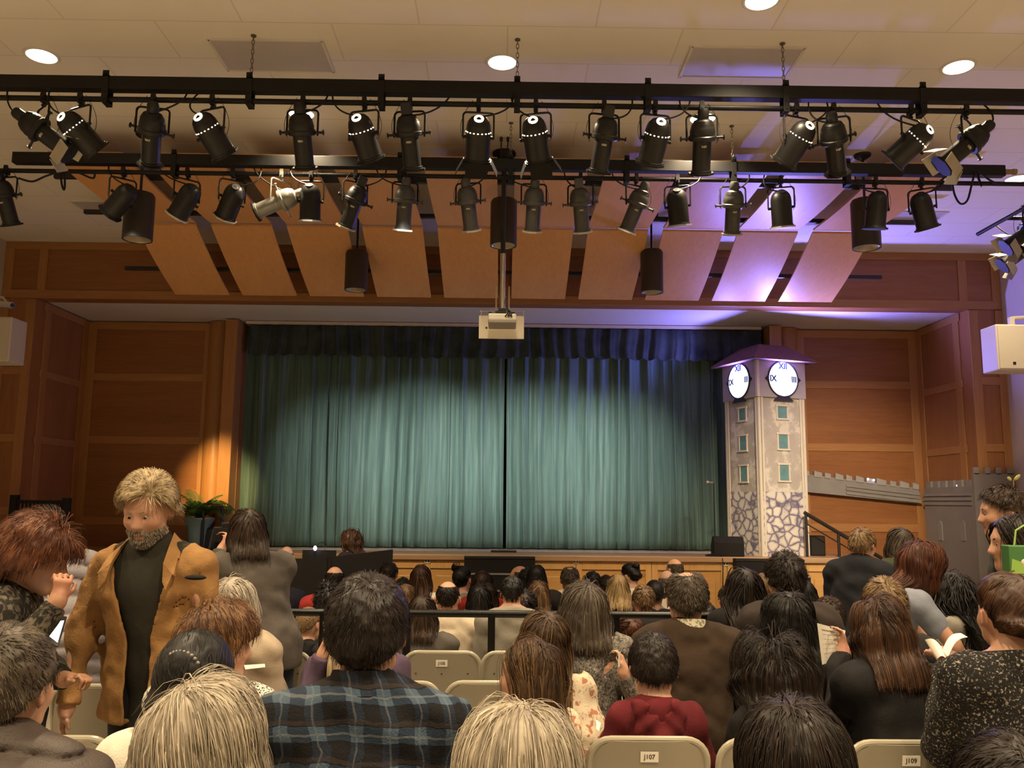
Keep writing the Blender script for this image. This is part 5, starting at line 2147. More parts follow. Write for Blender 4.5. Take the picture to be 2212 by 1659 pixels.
        F.cap(t0, t1, 0.0135 * hk, 0.0105 * hk, 0.010)
        F.cap(t1, t1 + (hd * 0.9 + thumb * 0.15 - nrm * 0.35) * 0.032 * hk, 0.0105 * hk, 0.0085 * hk, 0.006)
    HRf = HRl.astype(f32)
    F.fn(HC, 0.135 * hs, lambda q: head_sdf(((q - HC.astype(f32)) @ HRf) / f32(hs)) * f32(hs), 0.012)
    D_, lo, _ = F.grid(vox)
    V, Q = surfnets(D_, lo, vox)
    if not face:
        V = relax(V, Q, 1, 0.4)
    # root at the floor below the pelvis
    off = Rz @ (HC - np.array((0, 0, HC[2])))
    loc = np.array((hc_w[0] - off[0], hc_w[1] - off[1], fz))
    root = thing(name, label, 'person', loc, math.radians(yaw), group)
    q = ((V - HC) @ HRl) / hs
    tint = np.zeros(len(V))
    lips = np.exp(-((q[:, 0] / 0.022) ** 4 + ((q[:, 2] + 0.067) / 0.011) ** 4)) * (q[:, 1] > 0.075)
    tint = np.maximum(tint, lips * 0.8)
    tint = np.maximum(tint, 0.30 * np.exp(-(((np.abs(q[:, 0]) - 0.045) / 0.02) ** 2 + ((q[:, 2] + 0.03) / 0.02) ** 2)) * (q[:, 1] > 0.03))
    tint = np.maximum(tint, 0.35 * ((np.abs(q[:, 0]) > 0.079) & (np.abs(q[:, 2]) < 0.06)))
    quadmesh('body', V, Q, SK(skin), root, {'tint': tint})

    # --- clothes
    body_coll = Field()
    th = thin
    topm = top
    G = Field()
    torso(G, th)
    fat = 1.0
    armf(G, 0.018 if wear == 'coat' else min(th * 0.9, 0.013), sleeve, fat)
    if wear in ('jacket', 'coat', 'puffer'):
        G.cap(sh[0] * 0.9 + sh[1] * 0.1, sh[1] * 0.9 + sh[0] * 0.1, 0.063 * kk, 0.063 * kk, 0.05, grow=th * 0.5)
        for s in (-1, 1):
            G.cap((T[0] * 0.8 + s * 0.075 * kk, T[1] * 0.8, T[2] - 0.17 * K), (pel[0] + s * 0.070 * kk, pel[1], pel[2] + 0.02), 0.100 * kk * g, 0.108 * kk * g, 0.05, grow=th * 0.7)
    if pose == 'stand':
        hem = pel[2] - (0.10 if wear in ('sweater', 'tee') else 0.20)
        G.cap(pel + (-0.05, 0, 0.0), (pel[0] - 0.055, pel[1], hem + 0.03), 0.125 * kk * g, 0.125 * kk * g, 0.06, grow=th)
        G.cap(pel + (0.05, 0, 0.0), (pel[0] + 0.055, pel[1], hem + 0.03), 0.125 * kk * g, 0.125 * kk * g, 0.06, grow=th)
    else:
        hem = pel[2] - 0.06
    if wear in ('jacket', 'coat', 'puffer', 'shirt') or collar:
        rr = 0.062 * hs
        a_ = np.linspace(0.5, 2 * math.pi - 0.5, 12)
        pts = [T + np.array((math.sin(t) * rr, 0.004 + math.cos(t) * rr * 0.95, 0.022 - 0.010 * math.cos(t))) for t in a_]
        if not collar:
            for i in range(len(pts) - 1):
                G.cap(pts[i], pts[i + 1], 0.017, 0.017, 0.02)
    vg = 0.0085 if D < 5.2 else 0.0125
    D_, lo, ax = G.grid(vg)
    X = np.stack(np.meshgrid(*ax, indexing='ij'), -1)
    near = np.abs(D_) < 0.05
    Xn = X[near]
    wv = vnoise(Xn * np.array((1, 1, 0.7), f32), 0.085) * wr + vnoise(Xn + 3.1, 0.042) * wr * 0.45
    sag = 0.8 * wr * np.sin((Xn[:, 2] * 46 + 2.5 * vnoise(Xn, 0.2) + Xn[:, 0] * 18))
    if wear == 'puffer':
        wv = 0.021 * np.sqrt(np.abs(np.sin(Xn[:, 2] * 40 + 0.8 * vnoise(Xn, 0.25)))) - 0.012 + wv * 0.4
        sag = 0
    D_[near] -= wv + sag * 0.55
    Zg = X[..., 2]
    D_ = smax(D_, (hem - Zg).astype(f32), 0.012)
    if hood is None and not (wear in ('jacket', 'coat', 'puffer', 'shirt')):
        nk = T[2] + 0.030 + zneck
        cutn = (Zg - nk) * 0.9 - (X[..., 1] - T[1]) * -0.25
        r2 = np.hypot(X[..., 0] - T[0], X[..., 1] - T[1])
        D_ = smax(D_, np.where(r2 < 0.14, cutn, -0.1).astype(f32), 0.01)
    if sleeve >= 1.0:
        for i in (0, 1):
            dr = (wri[i] - el[i]) / (np.linalg.norm(wri[i] - el[i]) + 1e-9)
            rel = X - (wri[i] - dr * 0.012).astype(f32)
            cutw = rel @ dr.astype(f32)
            nearw = (rel ** 2).sum(-1) < 0.11 ** 2
            D_ = np.where(nearw, smax(D_, cutw.astype(f32), 0.008), D_)
    if extra == 'open':
        wz = 0.045 + 0.10 * np.clip((X[..., 2] - pel[2] - 0.15) / 0.35, 0, 1)
        wedge = np.maximum(np.abs(X[..., 0] - 0.015) - wz, -(X[..., 1] - 0.015 - X[..., 2] * 0))
        D0 = D_.copy()
        D_ = smax(D_, -(D0 + 0.016), 0.004)
        D_ = smax(D_, -wedge.astype(f32), 0.01)
    V, Q = surfnets(D_, lo, vg)
    V = relax(V, Q, 1, 0.35)
    nm = {'tee': 't_shirt', 'sweater': 'sweater', 'jacket': 'jacket', 'coat': 'coat', 'puffer': 'puffer_jacket', 'shirt': 'shirt', 'hoodie': 'hoodie', 'dress': 'dress', 'blouse': 'blouse'}[wear]
    garment = quadmesh(nm, V, Q, topm, root)
    if extra == 'open':
        U = Field()
        torso(U, 0.010)
        U.cap(pel, pel - (0, 0, 0.22), 0.135 * kk, 0.135 * kk, 0.06)
        Du, lou, axu = U.grid(0.010)
        V, Q = surfnets(Du, lou, 0.010)
        quadmesh('shirt', V, Q, fabric('dark_olive_shirt', (0.030, 0.028, 0.020)), root)
    if hood is not None:
        Hd = Field()
        a_ = np.linspace(0.75, 2 * math.pi - 0.75, 20)
        pts = [T + np.array((math.sin(t) * 0.100 * kk, -0.030 + math.cos(t) * 0.095 * kk, 0.022 - 0.022 * math.cos(t) - 0.030 * max(0, math.cos(t)))) for t in a_]
        for i in range(len(pts) - 1):
            Hd.cap(pts[i], pts[i + 1], 0.023 * kk, 0.023 * kk, 0.02)
        Hd.ell(T + (0, -0.105 * kk, -0.035), (0.118 * kk, 0.060, 0.100), 0.03)
        Hd.cap(T + (-0.095 * kk, -0.085, 0.01), T + (0, -0.132, -0.07), 0.020, 0.026, 0.02)
        Hd.cap(T + (0.095 * kk, -0.085, 0.01), T + (0, -0.132, -0.07), 0.020, 0.026, 0.02)
        D_, lo, ax = Hd.grid(0.0085)
        X = np.stack(np.meshgrid(*ax, indexing='ij'), -1)
        D_ = smax(D_, -sd_ell(X, T + np.array((0, -0.075 * kk, 0.055)), (0.076 * kk, 0.075, 0.115)), 0.014)
        D_ -= (vnoise(X, 0.05) * 0.005 + 0.003 * np.sin(X[..., 2] * 95 + 3 * np.abs(X[..., 0]) * 30)).astype(f32)
        V, Q = surfnets(D_, lo, 0.0085)
        quadmesh('hood', relax(V, Q, 1, 0.35), Q, topm, root)
    if collar:
        C_ = MB()
        rr = 0.064 * hs
        a_ = np.linspace(0.45, 2 * math.pi - 0.45, 26)
        inner = [T + np.array((math.sin(t) * rr, 0.0 + math.cos(t) * rr, 0.012 - 0.012 * math.cos(t))) for t in a_]
        ri = []
        for i, p_ in enumerate(inner):
            o_ = (p_ - T) * np.array((1, 1, 0))
            o_ /= np.linalg.norm(o_)
            ri.append([p_ + (0, 0, -0.02), p_ + (0, 0, 0.056), p_ + o_ * 0.008 + (0, 0, 0.058), p_ + o_ * 0.030 + (0, 0, 0.004)])
        V_ = np.array(ri).reshape(-1, 3)
        Fq = [(i * 4 + j, i * 4 + (j + 1) % 4, (i + 1) * 4 + (j + 1) % 4, (i + 1) * 4 + j) for i in range(len(ri) - 1) for j in range(4)]
        Fq += [(0, 1, 2, 3), tuple(len(V_) - 4 + j for j in (3, 2, 1, 0))]
        C_.add(V_, Fq)
        C_.build('collar', collar, root, bevel=0.0, angle=60)
    Lg = Field()
    Lg.ell(pel + (0, -0.005, 0.0), (0.160 * kk * g, 0.120 * kk * g, 0.115), 0.05, grow=0.006)
    legf(Lg, 0.008)
    vl = 0.02
    D_, lo, ax = Lg.grid(vl)
    Zg = ax[2][None, None, :] * np.ones_like(D_)
    D_ = smax(D_, (0.075 - Zg).astype(f32), 0.01)
    V, Q = surfnets(D_, lo, vl)
    quadmesh('trousers', V, Q, legs or fabric('dark_trousers', (0.020, 0.019, 0.022)), root)
    for i, s in enumerate((-1, 1)):
        Sf = Field()
        Sf.cap(an[i] + (0, -0.035, -0.045), an[i] + (s * 0.02, 0.14, -0.055), 0.042, 0.036, 0.03)
        D_, lo, ax = Sf.grid(0.018)
        Zg = ax[2][None, None, :] * np.ones_like(D_)
        D_ = smax(D_, (0.004 - Zg).astype(f32), 0.004)
        V, Q = surfnets(D_, lo, 0.018)
        quadmesh('shoe', V, Q, BLACKM, root)

    # --- hair
    coll = Field()
    torso(coll, th)
    armf(coll, th * 0.8, sleeve)
    coll.cap(HC + HRl @ np.array((0, -0.022, -0.05)) * hs, T, 0.050 * hs, 0.056 * hs, 0.03)
    if hood is not None:
        coll.ell(T + (0, -0.128 * kk, -0.050), (0.112 * kk, 0.056, 0.105), 0.03)
    near_ = D < 4.9
    qf = 0.60 if D < 3.6 else (0.36 if D < 5.2 else 0.11)
    wf = 0.80 if D < 3.6 else (1.10 if D < 5.2 else 2.2)
    base = dict(
        short=dict(low=-0.17, N=4200, L=0.042, thick=0.010, lift=0.42, grav=0.08, steps=5, width=0.0017, hug=0.10, swirl=0.5),
        crop=dict(low=-0.12, N=2600, L=0.016, thick=0.005, lift=0.7, grav=0.05, steps=3, width=0.0016),
        combed=dict(N=4200, L=0.085, thick=0.018, lift=0.25, grav=0.15, steps=7, width=0.0018),
        bob=dict(N=6000, L=0.36, thick=0.026, lift=0.12, grav=0.30, steps=15, width=0.0018, low=0.12, hug=0.03),
        long=dict(N=5600, L=0.52, thick=0.024, lift=0.10, grav=0.28, steps=18, width=0.0019, low=0.12, hug=0.03),
        updo=dict(N=3400, L=0.12, thick=0.014, lift=0.15, grav=0.0, steps=7, width=0.0018, crown=(0, -0.55, 0.8), toward=True, low=0.20, hug=0.05),
        bald=dict(N=2200, L=0.022, thick=0.006, lift=0.5, grav=0.2, steps=3, width=0.0016, bald=((0, 0.10, 1), 62)),
        none=None)[style]
    if base is not None:
        o_ = dict(base)
        if style == 'updo' and bun is not None:
            bv = np.array(bun[:3]) - HE_C
            o_['crown'] = tuple(bv)
        o_.update(hopt or {})
        wcap = o_.pop('cap', 0.006)
        if 'zcut_rel' in o_:
            o_['zcut'] = HC[2] + o_.pop('zcut_rel') * hs
        Nn = int(o_.pop('N') * qf)
        wd = o_.pop('width') * wf
        if D > 5.6:
            o_['thick'] = o_['thick'] * 0.6
        o_['steps'] = min(o_['steps'], 14 if D < 3.6 else (11 if D < 5.2 else 8))
        A, W, tone = grow_hair(rng, Nn, o_.pop('L') * hs, HC, HRl, hs, coll, width=wd, **o_)
        V, Q, ta = strands_mesh(A, W, 0.35, tone)
        Vs, Qs = scalp(HC, HRl, hs, o_.get('low', 0.0), o_.get('recede', 0.0), o_.get('bald'), wcap if style != 'bald' else 0.002)
        V2, Q2 = np.vstack((V, Vs)), np.vstack((Q, Qs + len(V)))
        ta = np.concatenate((ta, np.full(len(Vs), 0.30)))
        if style != 'bald':
            vh = 0.0068 if D < 3.6 else (0.0085 if D < 5.2 else 0.0105)
            if style == 'crop':
                vh *= 0.7
            sh_ = style in ('short', 'crop')
            if sh_ and D < 5.2:
                vh = 0.0062
            Vv, Qv, tv = hair_volume(A, tone, vh, inset=0.0065 if sh_ else (0.0045 if style == 'updo' else 0.0085), tuft=0.0022 if sh_ else 0.0012)
            V2, Q2, ta = np.vstack((V2, Vv)), np.vstack((Q2, Qv + len(V2))), np.concatenate((ta, tv))
        if bun is not None:
            bc = HC + HRl @ np.array(bun[:3]) * hs
            br = bun[3] * hs
            t_ = np.linspace(0, 1, 26)
            B_, BW, BT = [], [], []
            for i in range(90 if D < 5.2 else 45):
                az, inc = rng.uniform(0, 6.28), rng.normal(0, 0.5)
                a_ = az + t_ * 5.0
                r_ = br * rng.uniform(0.86, 1.05)
                pts = np.stack([np.cos(a_) * r_, np.sin(a_) * r_ * math.cos(inc), np.sin(a_) * r_ * math.sin(inc) + r_ * 0.25 * math.sin(az)], 1)
                B_.append(bc + pts)
                BW.append(np.full(26, br * 0.085))
                BT.append(np.clip(rng.normal(0.4, 0.22), 0, 1))
            Vb, Qb, tb = strands_mesh(np.array(B_), np.array(BW), 0.6, np.array(BT))
            V2, Q2, ta = np.vstack((V2, Vb)), np.vstack((Q2, Qb + len(V2))), np.concatenate((ta, tb))
        quadmesh('hair', V2, Q2, H(hair), root, {'tone': ta})
    if beard:
        c0 = rng.uniform((-0.062, 0.00, -0.125), (0.062, 0.11, -0.045), (4200, 3)).astype(f32)
        for _ in range(4):
            d0 = head_sdf(c0)
            gr = np.stack([head_sdf(c0 + np.eye(3, dtype=f32)[a_] * 0.002) - d0 for a_ in range(3)], 1)
            gr /= np.linalg.norm(gr, axis=1, keepdims=True) + 1e-9
            c0 = c0 - gr * d0[:, None]
        ok = (c0[:, 2] < -0.047) & (c0[:, 1] > 0.005) & ~((np.abs(c0[:, 0]) < 0.024) & (c0[:, 2] > -0.080) & (c0[:, 2] < -0.0575)) & (c0[:, 2] < -0.035 - 0.3 * np.maximum(np.abs(c0[:, 0]) - 0.03, 0))
        ok &= ~((c0[:, 2] > -0.056) & (np.abs(c0[:, 0]) > 0.034))
        c0, gr = c0[ok][:1900], gr[ok][:1900]
        dd = gr * 0.5 + np.array((0, 0.05, -0.8)) + rng.normal(size=c0.shape) * 0.15
        dd /= np.linalg.norm(dd, axis=1, keepdims=True)
        A = c0[:, None, :] - gr[:, None, :] * 0.001 + dd[:, None, :] * (np.linspace(0, 1, 4) * 0.016)[None, :, None]
        A = HC + (A * hs) @ HRl.T
        V, Q, ta = strands_mesh(A, np.full(A.shape[:2], 0.0013), 0.6, np.clip(rng.normal(0.35, 0.2, len(A)), 0, 1))
        quadmesh('beard', V, Q, H(beard), root, {'tone': ta})
    if face:
        for s in (-1, 1):
            m = MB()
            c = np.array((s * 0.031, 0.0725, 0.004))
            m.ell((0, 0, 0), (0.0128, 0.0128, 0.0128), 16, 12)
            m.cyl((0, 0.0108, -0.0022), (0, 0.0129, -0.0026), 0.0060, 0.0052, n=14, mi=1)
            Mh = Matrix.Translation(HC + HRl @ c * hs) @ Matrix(HRl).to_4x4() @ Matrix.Scale(hs, 4)
            for i_ in range(len(m.v)):
                m.v[i_] = m.v[i_] @ np.array(Mh)[:3, :3].T + np.array(Mh)[:3, 3]
            m.build('eye', [plain('eye_white', (0.62, 0.56, 0.50), 0.25), plain('iris_dark', (0.02, 0.013, 0.009), 0.2)], root)
            m = MB()
            pts = [HC + HRl @ (np.array((s * x, y, z)) * hs) for x, y, z in ((0.014, 0.0885, 0.022), (0.026, 0.0865, 0.027), (0.038, 0.079, 0.027), (0.048, 0.069, 0.022))]
            m.tube(pts, [0.0028, 0.0034, 0.003, 0.0015], 6)
            m.build('eyebrow', plain('brow_' + hair, tuple(a * 0.7 for a in HAIRC[hair][0]), 0.7), root)
    if glasses:
        m = MB()
        for s in (-1, 1):
            c = [HC + HRl @ (np.array((s * 0.034 + 0.024 * math.cos(t), 0.100 - 0.0 * t, 0.002 + 0.018 * math.sin(t))) * hs) for t in np.arange(16) * math.pi / 8]
            m.tube(c, 0.0020, 6, closed=True)
            m.tube([HC + HRl @ (np.array(q_) * hs) for q_ in ((s * 0.058, 0.099, 0.006), (s * 0.078, 0.05, 0.006), (s * 0.086, -0.005, 0.004), (s * 0.084, -0.025, -0.012))], 0.0018, 6)
        m.tube([HC + HRl @ (np.array(q_) * hs) for q_ in ((-0.010, 0.101, 0.005), (0, 0.106, 0.008), (0.010, 0.101, 0.005))], 0.0018, 6)
        m.build('glasses', BLACK, root)
    if cap:
        m = MB()
        V_, Q_ = scalp(HC, HRl, hs, -0.25, 0.0, None, 0.022)
        m.add(V_, Q_.tolist())
        m.build('cap', cap, root)
    root['_hc'] = [float(a_) for a_ in HC]
    root['_t'] = [float(a_) for a_ in T]
    PEOPLE.append((root, seat, pose, fz, loc, yaw, kk))
    return root, HC, HRl, T, wri


PEOPLE = []
# ---------------------------------------------------------------- folding chairs
CHAIRM = plain('chair_beige_enamel', (0.27, 0.24, 0.175), 0.35, 0.0, 0.5, 0.05, 3)
CHAIRF = plain('chair_frame_enamel', (0.33, 0.30, 0.22), 0.3, 0.0, 0.5, 0.04, 3)
TAGM = plain('seat_label_paper', (0.78, 0.74, 0.66), 0.7, 0, 0.3, 0.02)
TAGI = plain('seat_label_ink', (0.05, 0.045, 0.04), 0.7)
CH_H = 0.82


def chair_proto():
    t = thing('folding_chair', '', 'chair')
    w, r = 0.205, 0.075

    def back_y(z):
        return -0.205 - (z - 0.45) * 0.16

    pts = [(-w - 0.015, 0.24, 0.012), (-w - 0.008, back_y(0.45) + 0.03, 0.46)]
    for a in np.linspace(0, math.pi / 2, 7):
        z = CH_H - 0.012 - r + r * math.sin(a)
        pts.append((-w + r - r * math.cos(a), back_y(z), z))
    for a in np.linspace(math.pi / 2, 0, 7):
        z = CH_H - 0.012 - r + r * math.sin(a)
        pts.append((w - r + r * math.cos(a), back_y(z), z))
    pts += [(w + 0.008, back_y(0.45) + 0.03, 0.46), (w + 0.015, 0.24, 0.012)]
    m = MB()
    m.tube(pts, 0.0125, 10)
    m.build('back_frame', CHAIRF, t)
    z0, z1, ww = 0.585, CH_H - 0.014, w - 0.004
    poly = [(-ww, z0 + 0.03), (-ww + 0.03, z0), (ww - 0.03, z0), (ww, z0 + 0.03)]
    poly += [(ww - r + r * math.cos(a), z1 - r + r * math.sin(a)) for a in np.linspace(0, math.pi / 2, 7)]
    poly += [(-ww + r - r * math.cos(a), z1 - r + r * math.sin(a)) for a in np.linspace(math.pi / 2, 0, 7)]
    m = MB()
    n = len(poly)
    fr, bk = [], []
    for x, z in poly:
        c = 0.018 * (1 - (x / ww) ** 2)
        fr.append((x, back_y(z) - c + 0.006, z))
        bk.append((x, back_y(z) - c - 0.0, z))
    # gently curved sheet: fan of quads from a centre line
    V = fr + bk
    Fc = [(i, (i + 1) % n, n + (i + 1) % n, n + i) for i in range(n)]
    h = n // 2
    left = sorted([p for p in range(n)], key=lambda i: poly[i][1])
    nz = 9
    V, Fc = [], []
    zs = np.linspace(z0, z1, nz)
    nxs = 11
    for side in (0, 1):
        for z in zs:
            lim = ww
            if z > z1 - r:
                lim = ww - r + math.sqrt(max(0, r * r - (z - z1 + r) ** 2))
            if z < z0 + 0.03:
                lim = ww - (z0 + 0.03 - z)
            for x in np.linspace(-lim, lim, nxs):
                c = 0.020 * (1 - (x / ww) ** 2)
                V.append((x, back_y(z) - c + (0.003 if side else -0.003), z))
    o = nz * nxs
    for s_ in (0, 1):
        for i in range(nz - 1):
            for j in range(nxs - 1):
                q = (s_ * o + i * nxs + j, s_ * o + i * nxs + j + 1, s_ * o + (i + 1) * nxs + j + 1, s_ * o + (i + 1) * nxs + j)
                Fc.append(q if s_ == 0 else q[::-1])
    for i in range(nz - 1):
        for j in (0, nxs - 1):
            Fc.append((i * nxs + j, (i + 1) * nxs + j, o + (i + 1) * nxs + j, o + i * nxs + j))
    for j in range(nxs - 1):
        for i in (0, nz - 1):
            Fc.append((i * nxs + j, i * nxs + j + 1, o + i * nxs + j + 1, o + i * nxs + j))
    m.add(V, Fc)
    b = m.build('backrest', CHAIRM, t, angle=50)
    m = MB()
    for x in (-0.14, 0.0, 0.14):
        z = 0.70
        c = 0.020 * (1 - (x / ww) ** 2)
        m.ell((x, back_y(z) - c - 0.004, z), (0.005, 0.003, 0.005), 8, 6)
    m.build('rivet', plain('rivet_dark', (0.10, 0.09, 0.07), 0.4, 0.5), b)
    m = MB()
    m.prism([(-0.195, -0.19), (0.195, -0.19), (0.20, 0.14), (0.16, 0.20), (-0.16, 0.20), (-0.20, 0.14)], 0.435, 0.452, plane='XY')
    m.build('seat', CHAIRM, t, smooth=False, bevel=0.006)
    for s in (-1, 1):
        m = MB()
        m.tube([(s * 0.19, 0.13, 0.43), (s * 0.19, -0.10, 0.22), (s * 0.19, -0.30, 0.012)], 0.011, 8)
        m.build('leg', CHAIRF, t)
    m = MB()
    m.cyl((-0.19, -0.22, 0.10), (0.19, -0.22, 0.10), 0.008, n=8)
    m.build('cross_bar', CHAIRF, t)
    return t


CH0 = chair_proto()
CH_used = [False]


def chair(x, y, z, rz, label, group=None, code=None):
    if CH_used[0]:
        o = dup(CH0, skip=('seat_label',))
    else:
        o = CH0
    CH_used[0] = True
    o.location = (x, y, z)
    o.rotation_euler = (0, 0, rz)
    o['label'] = label
    if group:
        o['group'] = group
    return o


def seat_label(o, code, x=0.0):
    zc = 0.755
    yy = -0.205 - (zc - 0.45) * 0.16 - 0.020 * (1 - (x / 0.2) ** 2) - 0.006
    Mx = Matrix.Translation((x, yy, zc)) @ Matrix.Rotation(math.radians(90 + 9), 4, 'X')
    m = MB()
    m.box((0, 0, 0), (0.062, 0.036, 0.0012), M=Mx)
    b = m.build('seat_label', TAGM, o, smooth=False)
    text_mesh('lettering', code, 0.022, TAGI, b, Mx @ Matrix.Translation((0, 0, 0.0012)), 0.0003, 0.0004)


def chair_at(px, py, label, code=None, rz=0.0, group='beige folding chairs', D=None):
    """chair whose back's top edge is at the pixel"""
    d = ray(px, py)
    t = (CH_H - CAM_Z) / d[2]
    if D is not None:
        t = D / d[1]
    q = np.array((0, 0, CAM_Z)) + d * t
    o = chair(q[0], q[1] + 0.265, FLOOR_Z if q[2] > 0.5 else LOW_Z, rz, label, group)
    if code:
        seat_label(o, code)
    return o


chair_at(1401, 1590, 'beige folding chair with the seat label J107 behind the boy in the red hood', 'J107')
chair_at(1962, 1598, 'beige folding chair with the seat label J109 behind the black jacket', 'J109', 0.0)
chair_at(1682, 1594, 'beige folding chair half hidden by the dark head between J107 and J109')
chair_at(955, 1405, 'beige folding chair labelled J105 in the row behind the guard rail', 'J105')
chair_at(1124, 1406, 'beige folding chair right of the one labelled J105')
chair_at(588, 1405, 'beige folding chair behind the guard rail left of the plaid shirt')
chair_at(1062, 1470, 'beige folding chair beside the woman turning her face to the left')
chair_at(850, 1470, 'beige folding chair of the person in purple')
chair_at(215, 1477, 'beige folding chair behind the man in the tan jacket')
chair_at(112, 1588, 'beige folding chair top beside the white shirt at the lower left')
# ---------------------------------------------------------------- cloth patterns
def plaid():
    k = NT('blue_plaid')
    v = k.coord()
    wob = k.n('ShaderNodeTexNoise', {'Vector': v, 'Scale': 7.0, 'Detail': 3.0})
    dv = k.n('ShaderNodeVectorMath', {0: wob.outputs['Color'], 1: (0.06, 0.06, 0.06)}, operation='MULTIPLY')
    sp = k.n('ShaderNodeSeparateXYZ', {'Vector': k.n('ShaderNodeVectorMath', {0: v, 1: dv.outputs[0]}, operation='ADD').outputs[0]})
    x = k.math('ADD', sp.outputs[0], k.math('MULTIPLY', sp.outputs[1], 0.5))
    z = k.math('ADD', sp.outputs[2], k.math('MULTIPLY', sp.outputs[1], 0.3))

    def band(c, per, ph, w):
        f = k.math('FRACT', k.math('ADD', k.math('DIVIDE', c, per), ph))
        return k.math('LESS_THAN', f, w)
    bx, bz = band(x, 0.078, 0.2, 0.45), band(z, 0.094, 0.55, 0.42)
    s = k.math('ADD', k.math('MULTIPLY', bx, 0.45), k.math('MULTIPLY', bz, 0.55))
    col = k.ramp(s, [(0.0, (0.008, 0.008, 0.009)), (0.45, (0.012, 0.017, 0.028)), (0.55, (0.020, 0.032, 0.052)), (1.0, (0.055, 0.085, 0.120))])
    ln = k.math('MAXIMUM', k.math('MULTIPLY', band(x, 0.078, 0.03, 0.06), 0.22), k.math('MULTIPLY', band(z, 0.094, 0.40, 0.06), 0.35))
    ln2 = k.math('MULTIPLY', band(z, 0.094, 0.10, 0.12), 0.35)
    col = k.mix(ln, col, (0.20, 0.20, 0.195))
    col = k.mix(ln2, col, (0.055, 0.040, 0.034))
    k.out(col, 0.9, 0, 0.2)
    k.bump(k.math('ADD', k.noise(v, 250, 2), k.math('MULTIPLY', k.noise(v, 16, 4, 0.6), 3.5)), 0.35, 0.008)
    return k.m


def blotch(name, base, spots, scale=26.0, t0=0.50, t1=0.58, dist=1.5, detail=3.0, third=None):
    k = NT(name)
    v = k.coord()
    f = k.noise(v, scale, detail, 0.55, dist)
    c = k.ramp(f, [(t0, base), (t1, spots)])
    if third:
        c = k.mix(k.math('GREATER_THAN', k.noise(v, scale * 1.7, 2, 0.5, 1.0), 0.62), c, third)
    k.out(c, 0.9, 0, 0.2)
    k.bump(k.math('ADD', k.noise(v, 240, 2), k.math('MULTIPLY', k.noise(v, 16, 4, 0.6), 3.0)), 0.3, 0.007)
    return k.m


PLAID = plaid()
FLORAL = blotch('floral_cream', (0.62, 0.52, 0.38), (0.40, 0.17, 0.10), 30, 0.58, 0.62, 0.0, 1, (0.34, 0.29, 0.20))
SWIRL = blotch('swirl_print', (0.68, 0.62, 0.52), (0.04, 0.035, 0.035), 30, 0.50, 0.54, 5.0, 2)
MARL = blotch('grey_marl_knit', (0.055, 0.050, 0.046), (0.30, 0.27, 0.23), 75, 0.40, 0.66, 1.5, 4)
SPECK = blotch('speckled_knit', (0.012, 0.011, 0.010), (0.30, 0.27, 0.23), 130, 0.56, 0.68, 0.5, 3)
CAMO = blotch('mottled_jacket', (0.020, 0.018, 0.014), (0.12, 0.10, 0.075), 22, 0.50, 0.62, 2.0, 2)
SUEDE = fabric('tan_suede', (0.29, 0.155, 0.055), 0.85, 0.28, 4.0, None, 120, 0.3)
CHAR = fabric('charcoal_cloth', (0.022, 0.020, 0.020), 0.9, 0.3)
BLKC = fabric('black_cloth', (0.011, 0.010, 0.010), 0.9, 0.3)
NAVY = fabric('navy_cloth', (0.018, 0.017, 0.028), 0.9, 0.3)
GREYS = fabric('grey_sweater', (0.092, 0.080, 0.070), 0.95, 0.25)
GREYL = fabric('light_grey_knit', (0.36, 0.34, 0.28), 0.95, 0.2)
WHITEC = fabric('white_cloth', (0.66, 0.61, 0.50), 0.9, 0.1)
BEIGE = fabric('beige_tee', (0.50, 0.42, 0.31), 0.95, 0.12)
BROWNJ = fabric('brown_jacket', (0.036, 0.022, 0.013), 0.9, 0.3)
REDC = fabric('red_cloth', (0.33, 0.030, 0.028), 0.9, 0.2)
MAROON = fabric('maroon_fleece', (0.105, 0.012, 0.016), 0.95, 0.25)
DKMAROON = fabric('dark_plum_cloth', (0.035, 0.014, 0.018), 0.9, 0.3)
PURPLE = fabric('purple_knit', (0.085, 0.058, 0.095), 0.95, 0.2)
BLUET = fabric('blue_tee', (0.065, 0.20, 0.36), 0.9, 0.12)
PUFF = fabric('grey_puffer', (0.22, 0.20, 0.21), 0.6, 0.15)
PUFFB = fabric('brown_puffer', (0.050, 0.038, 0.032), 0.5, 0.2)
DRESS = fabric('blue_grey_dress', (0.21, 0.23, 0.28), 0.9, 0.2)
GREYTEE = fabric('grey_tee', (0.24, 0.22, 0.18), 0.9, 0.15)
CHECK = blotch('checked_collar', (0.50, 0.47, 0.36), (0.20, 0.19, 0.13), 90, 0.5, 0.55, 0, 1)
JEANS = fabric('dark_denim', (0.020, 0.024, 0.034), 0.9, 0.3)

G1, G2, G3 = 'audience in the raised rear rows', 'audience in front of the guard rail', 'people standing in the hall'


def to_local(root, w):
    a = -root.rotation_euler[2]
    d = np.array(w) - np.array(root.location)
    return np.array((d[0] * math.cos(a) - d[1] * math.sin(a), d[0] * math.sin(a) + d[1] * math.cos(a), d[2]))


